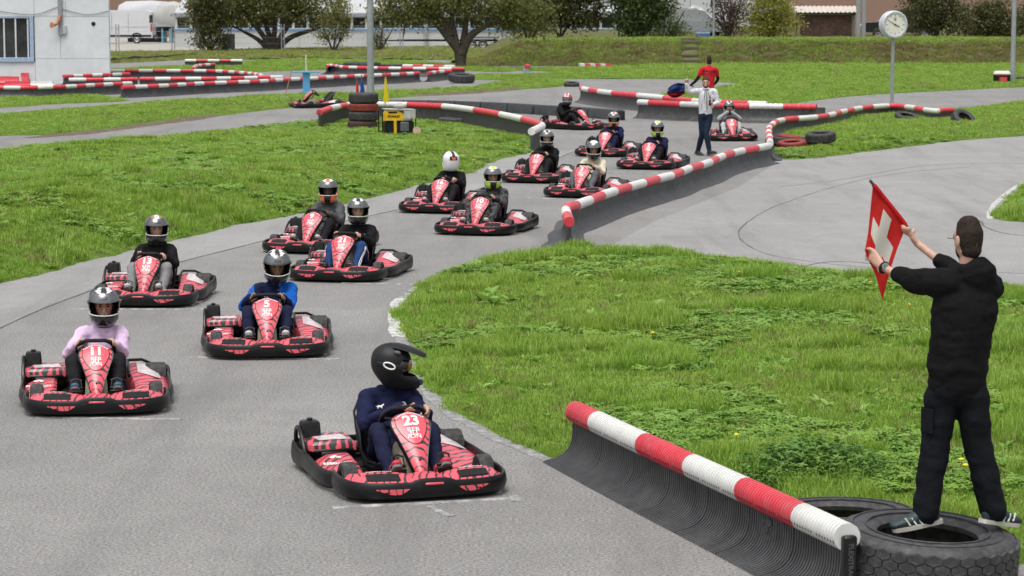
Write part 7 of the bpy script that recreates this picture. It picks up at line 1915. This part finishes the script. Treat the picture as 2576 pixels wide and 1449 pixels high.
p = gp(1152,171); tree('large_tree', 'large forked tree with a thick dark trunk on the far lawn', V3((p.x,p.y,0)), [[(.15,0,0),(.05,0,.6),(-.1,0,1.35),(-.25,.05,2.3),(-.5,.1,3.6)],[(.15,0,0),(.1,0,.7),(-.5,-.1,1.5),(-1.3,-.1,2.4),(-2.6,0,3.2)],[(.15,0,.0),(.25,.1,.9),(.35,.1,1.8),(.5,.1,2.6),(1.0,.1,3.8)],[(.2,0,.7),(.6,-.1,1.55),(1.4,-.2,2.1),(2.6,-.1,2.7)],[(-.3,0,1.6),(-1.2,.2,2.8),(-1.9,.3,3.6)]],
  [(-2.6,0,3.3,1.7,1.5,.9),(-.8,0,3.7,1.7,1.6,1.1),(1.3,0,3.5,1.8,1.6,1.1),(3.3,0,3.0,1.4,1.3,1.0),(-1.8,-.3,2.6,.9,.8,.4),(2.4,-.2,2.4,.9,.8,.5),(4.2,.2,2.4,.9,.8,.9),(-3.0,0,2.8,1.5,1.2,.6),(0,0,3.1,2.0,1.3,.6),(3.0,0,2.6,1.4,1,.7),(-3.8,0,2.6,.8,.7,.5)], 19000, .08, F_OLIVE, 2, trunk_r=.27, spread=.30, twigs=70)
zb = EMB_TOP
def bush(name, label, u, Y, crowns, n, size, mat, seed, base=zb, stems=None, twigs=25, cat='shrub', spread=.3):
    p = at(u, 95, Y); tree(name, label, V3((p.x,Y,base-.1)), stems or [[(0,0,0),(.1,0,.8),(.2,0,1.8)],[(0,0,0),(-.3,.1,.8),(-.7,0,1.7)],[(0,0,0),(.4,.1,.7),(.9,0,1.6)]], crowns, n, size, mat, seed, cat, 'trees and shrubs on the embankment', .09, twigs, 26, spread)
bush('olive_tree', 'broad brown-olive tree left of the dense one', 1408, 140, [(-.8,0,1.9,1.8,1.3,1.3),(1.3,0,1.8,1.5,1.2,1.3),(.2,0,3.0,2.2,1.4,1.2),(-1.8,0,2.6,1.0,1,1.0)], 17000, .09, F_DOL, 3, cat='tree')
bush('dense_tree', 'dense dark green tree beside the silver car', 1610, 139, [(0,0,1.3,1.6,1.2,1.2),(-.5,0,2.6,1.5,1.3,1.3),(.6,0,2.4,1.4,1.2,1.3),(0,0,3.6,1.7,1.3,1.0)], 18000, .09, F_DARK, 4, cat='tree')
bush('low_shrub', 'low green shrub in front of the silver car', 1680, 138, [(0,0,.7,.6,.5,.7),(.5,0,.5,.6,.5,.5)], 1200, .07, F_DARK, 14, twigs=6)
bush('sparse_shrub', 'sparse reddish shrub right of the thin post', 1832, 139, [(-.3,0,1.2,.8,.7,1.1),(.5,0,1.0,.7,.7,.9),(0,0,2.3,1.0,.8,1.1)], 3000, .07, F_RED, 5, stems=[[(0,0,0),(-.2,0,1),(-.6,0,2.6)],[(0,0,0),(.1,0,1.2),(.1,0,3)],[(0,0,0),(.3,0,1),(.8,0,2.4)],[(0,0,0),(-.4,0,.8),(-1.0,0,1.9)]], twigs=60)
bush('yellow_shrub', 'bright yellow-green shrub left of the shed', 1938, 138.5, [(-.5,0,.8,1.0,.8,.8),(.6,0,.8,1.0,.8,.8),(0,0,1.7,1.2,.9,.8),(-.2,0,2.6,.8,.7,.7)], 10000, .065, F_YEL, 6, twigs=10)
bush('dark_shrub', 'dark open shrub right of the clock', 2350, 139, [(-.9,0,1.5,.9,.8,1.2),(.3,0,1.7,1.2,.9,1.2),(1.2,0,1.1,.9,.8,1.0),(-.3,0,2.7,1.4,.9,.8)], 9000, .08, F_DOL, 7, twigs=60)
bush('dark_shrub', 'dark shrub left of the right lamp post', 2495, 140, [(-.6,0,1.0,1.0,.8,.9),(.7,0,.9,1.1,.8,.8),(.1,0,1.7,.9,.7,.6)], 8000, .08, F_DOL, 8, twigs=20)
bush('dark_shrub', 'dark shrub at the right edge behind the lamp post', 2610, 141, [(0,0,1.0,1.3,.8,.9),(.3,0,1.9,1.0,.7,.7)], 6000, .08, F_DOL, 9, twigs=14)
bush('conifer_shrub', 'dark conical shrub left of the grey cabinet', 527, 161, [(0,0,.9,1.0,.8,.9),(0,0,2.0,.9,.7,.9),(-.4,0,3.1,1.0,.8,.9),(.5,0,3.3,1.0,.8,.8)], 8000, .09, F_DOL, 10, base=.1, twigs=10)
bush('young_tree', 'thin young tree before the hall left of the lamp post', 838, 160, [(0,0,1.6,1.1,.7,.8),(.3,0,2.6,1.0,.7,.8),(-.5,0,.9,.7,.5,.5)], 2600, .07, F_OLIVE, 11, base=.1, twigs=40)
bush('young_shrub', 'small grey-green shrub right of the lamp post', 955, 162, [(0,0,.7,.45,.4,.7)], 700, .07, F_DOL, 12, base=.1, twigs=12)
bush('hedge_tree', 'dark tree between the large tree and the broad one', 1330, 143, [(-.6,0,1.7,1.2,.9,1.2),(.5,0,2.2,1.2,1,1.3),(-.3,0,3.3,1.5,1,.9)], 9000, .085, F_OLIVE, 13, base=1.0, cat='tree')
grass_object()
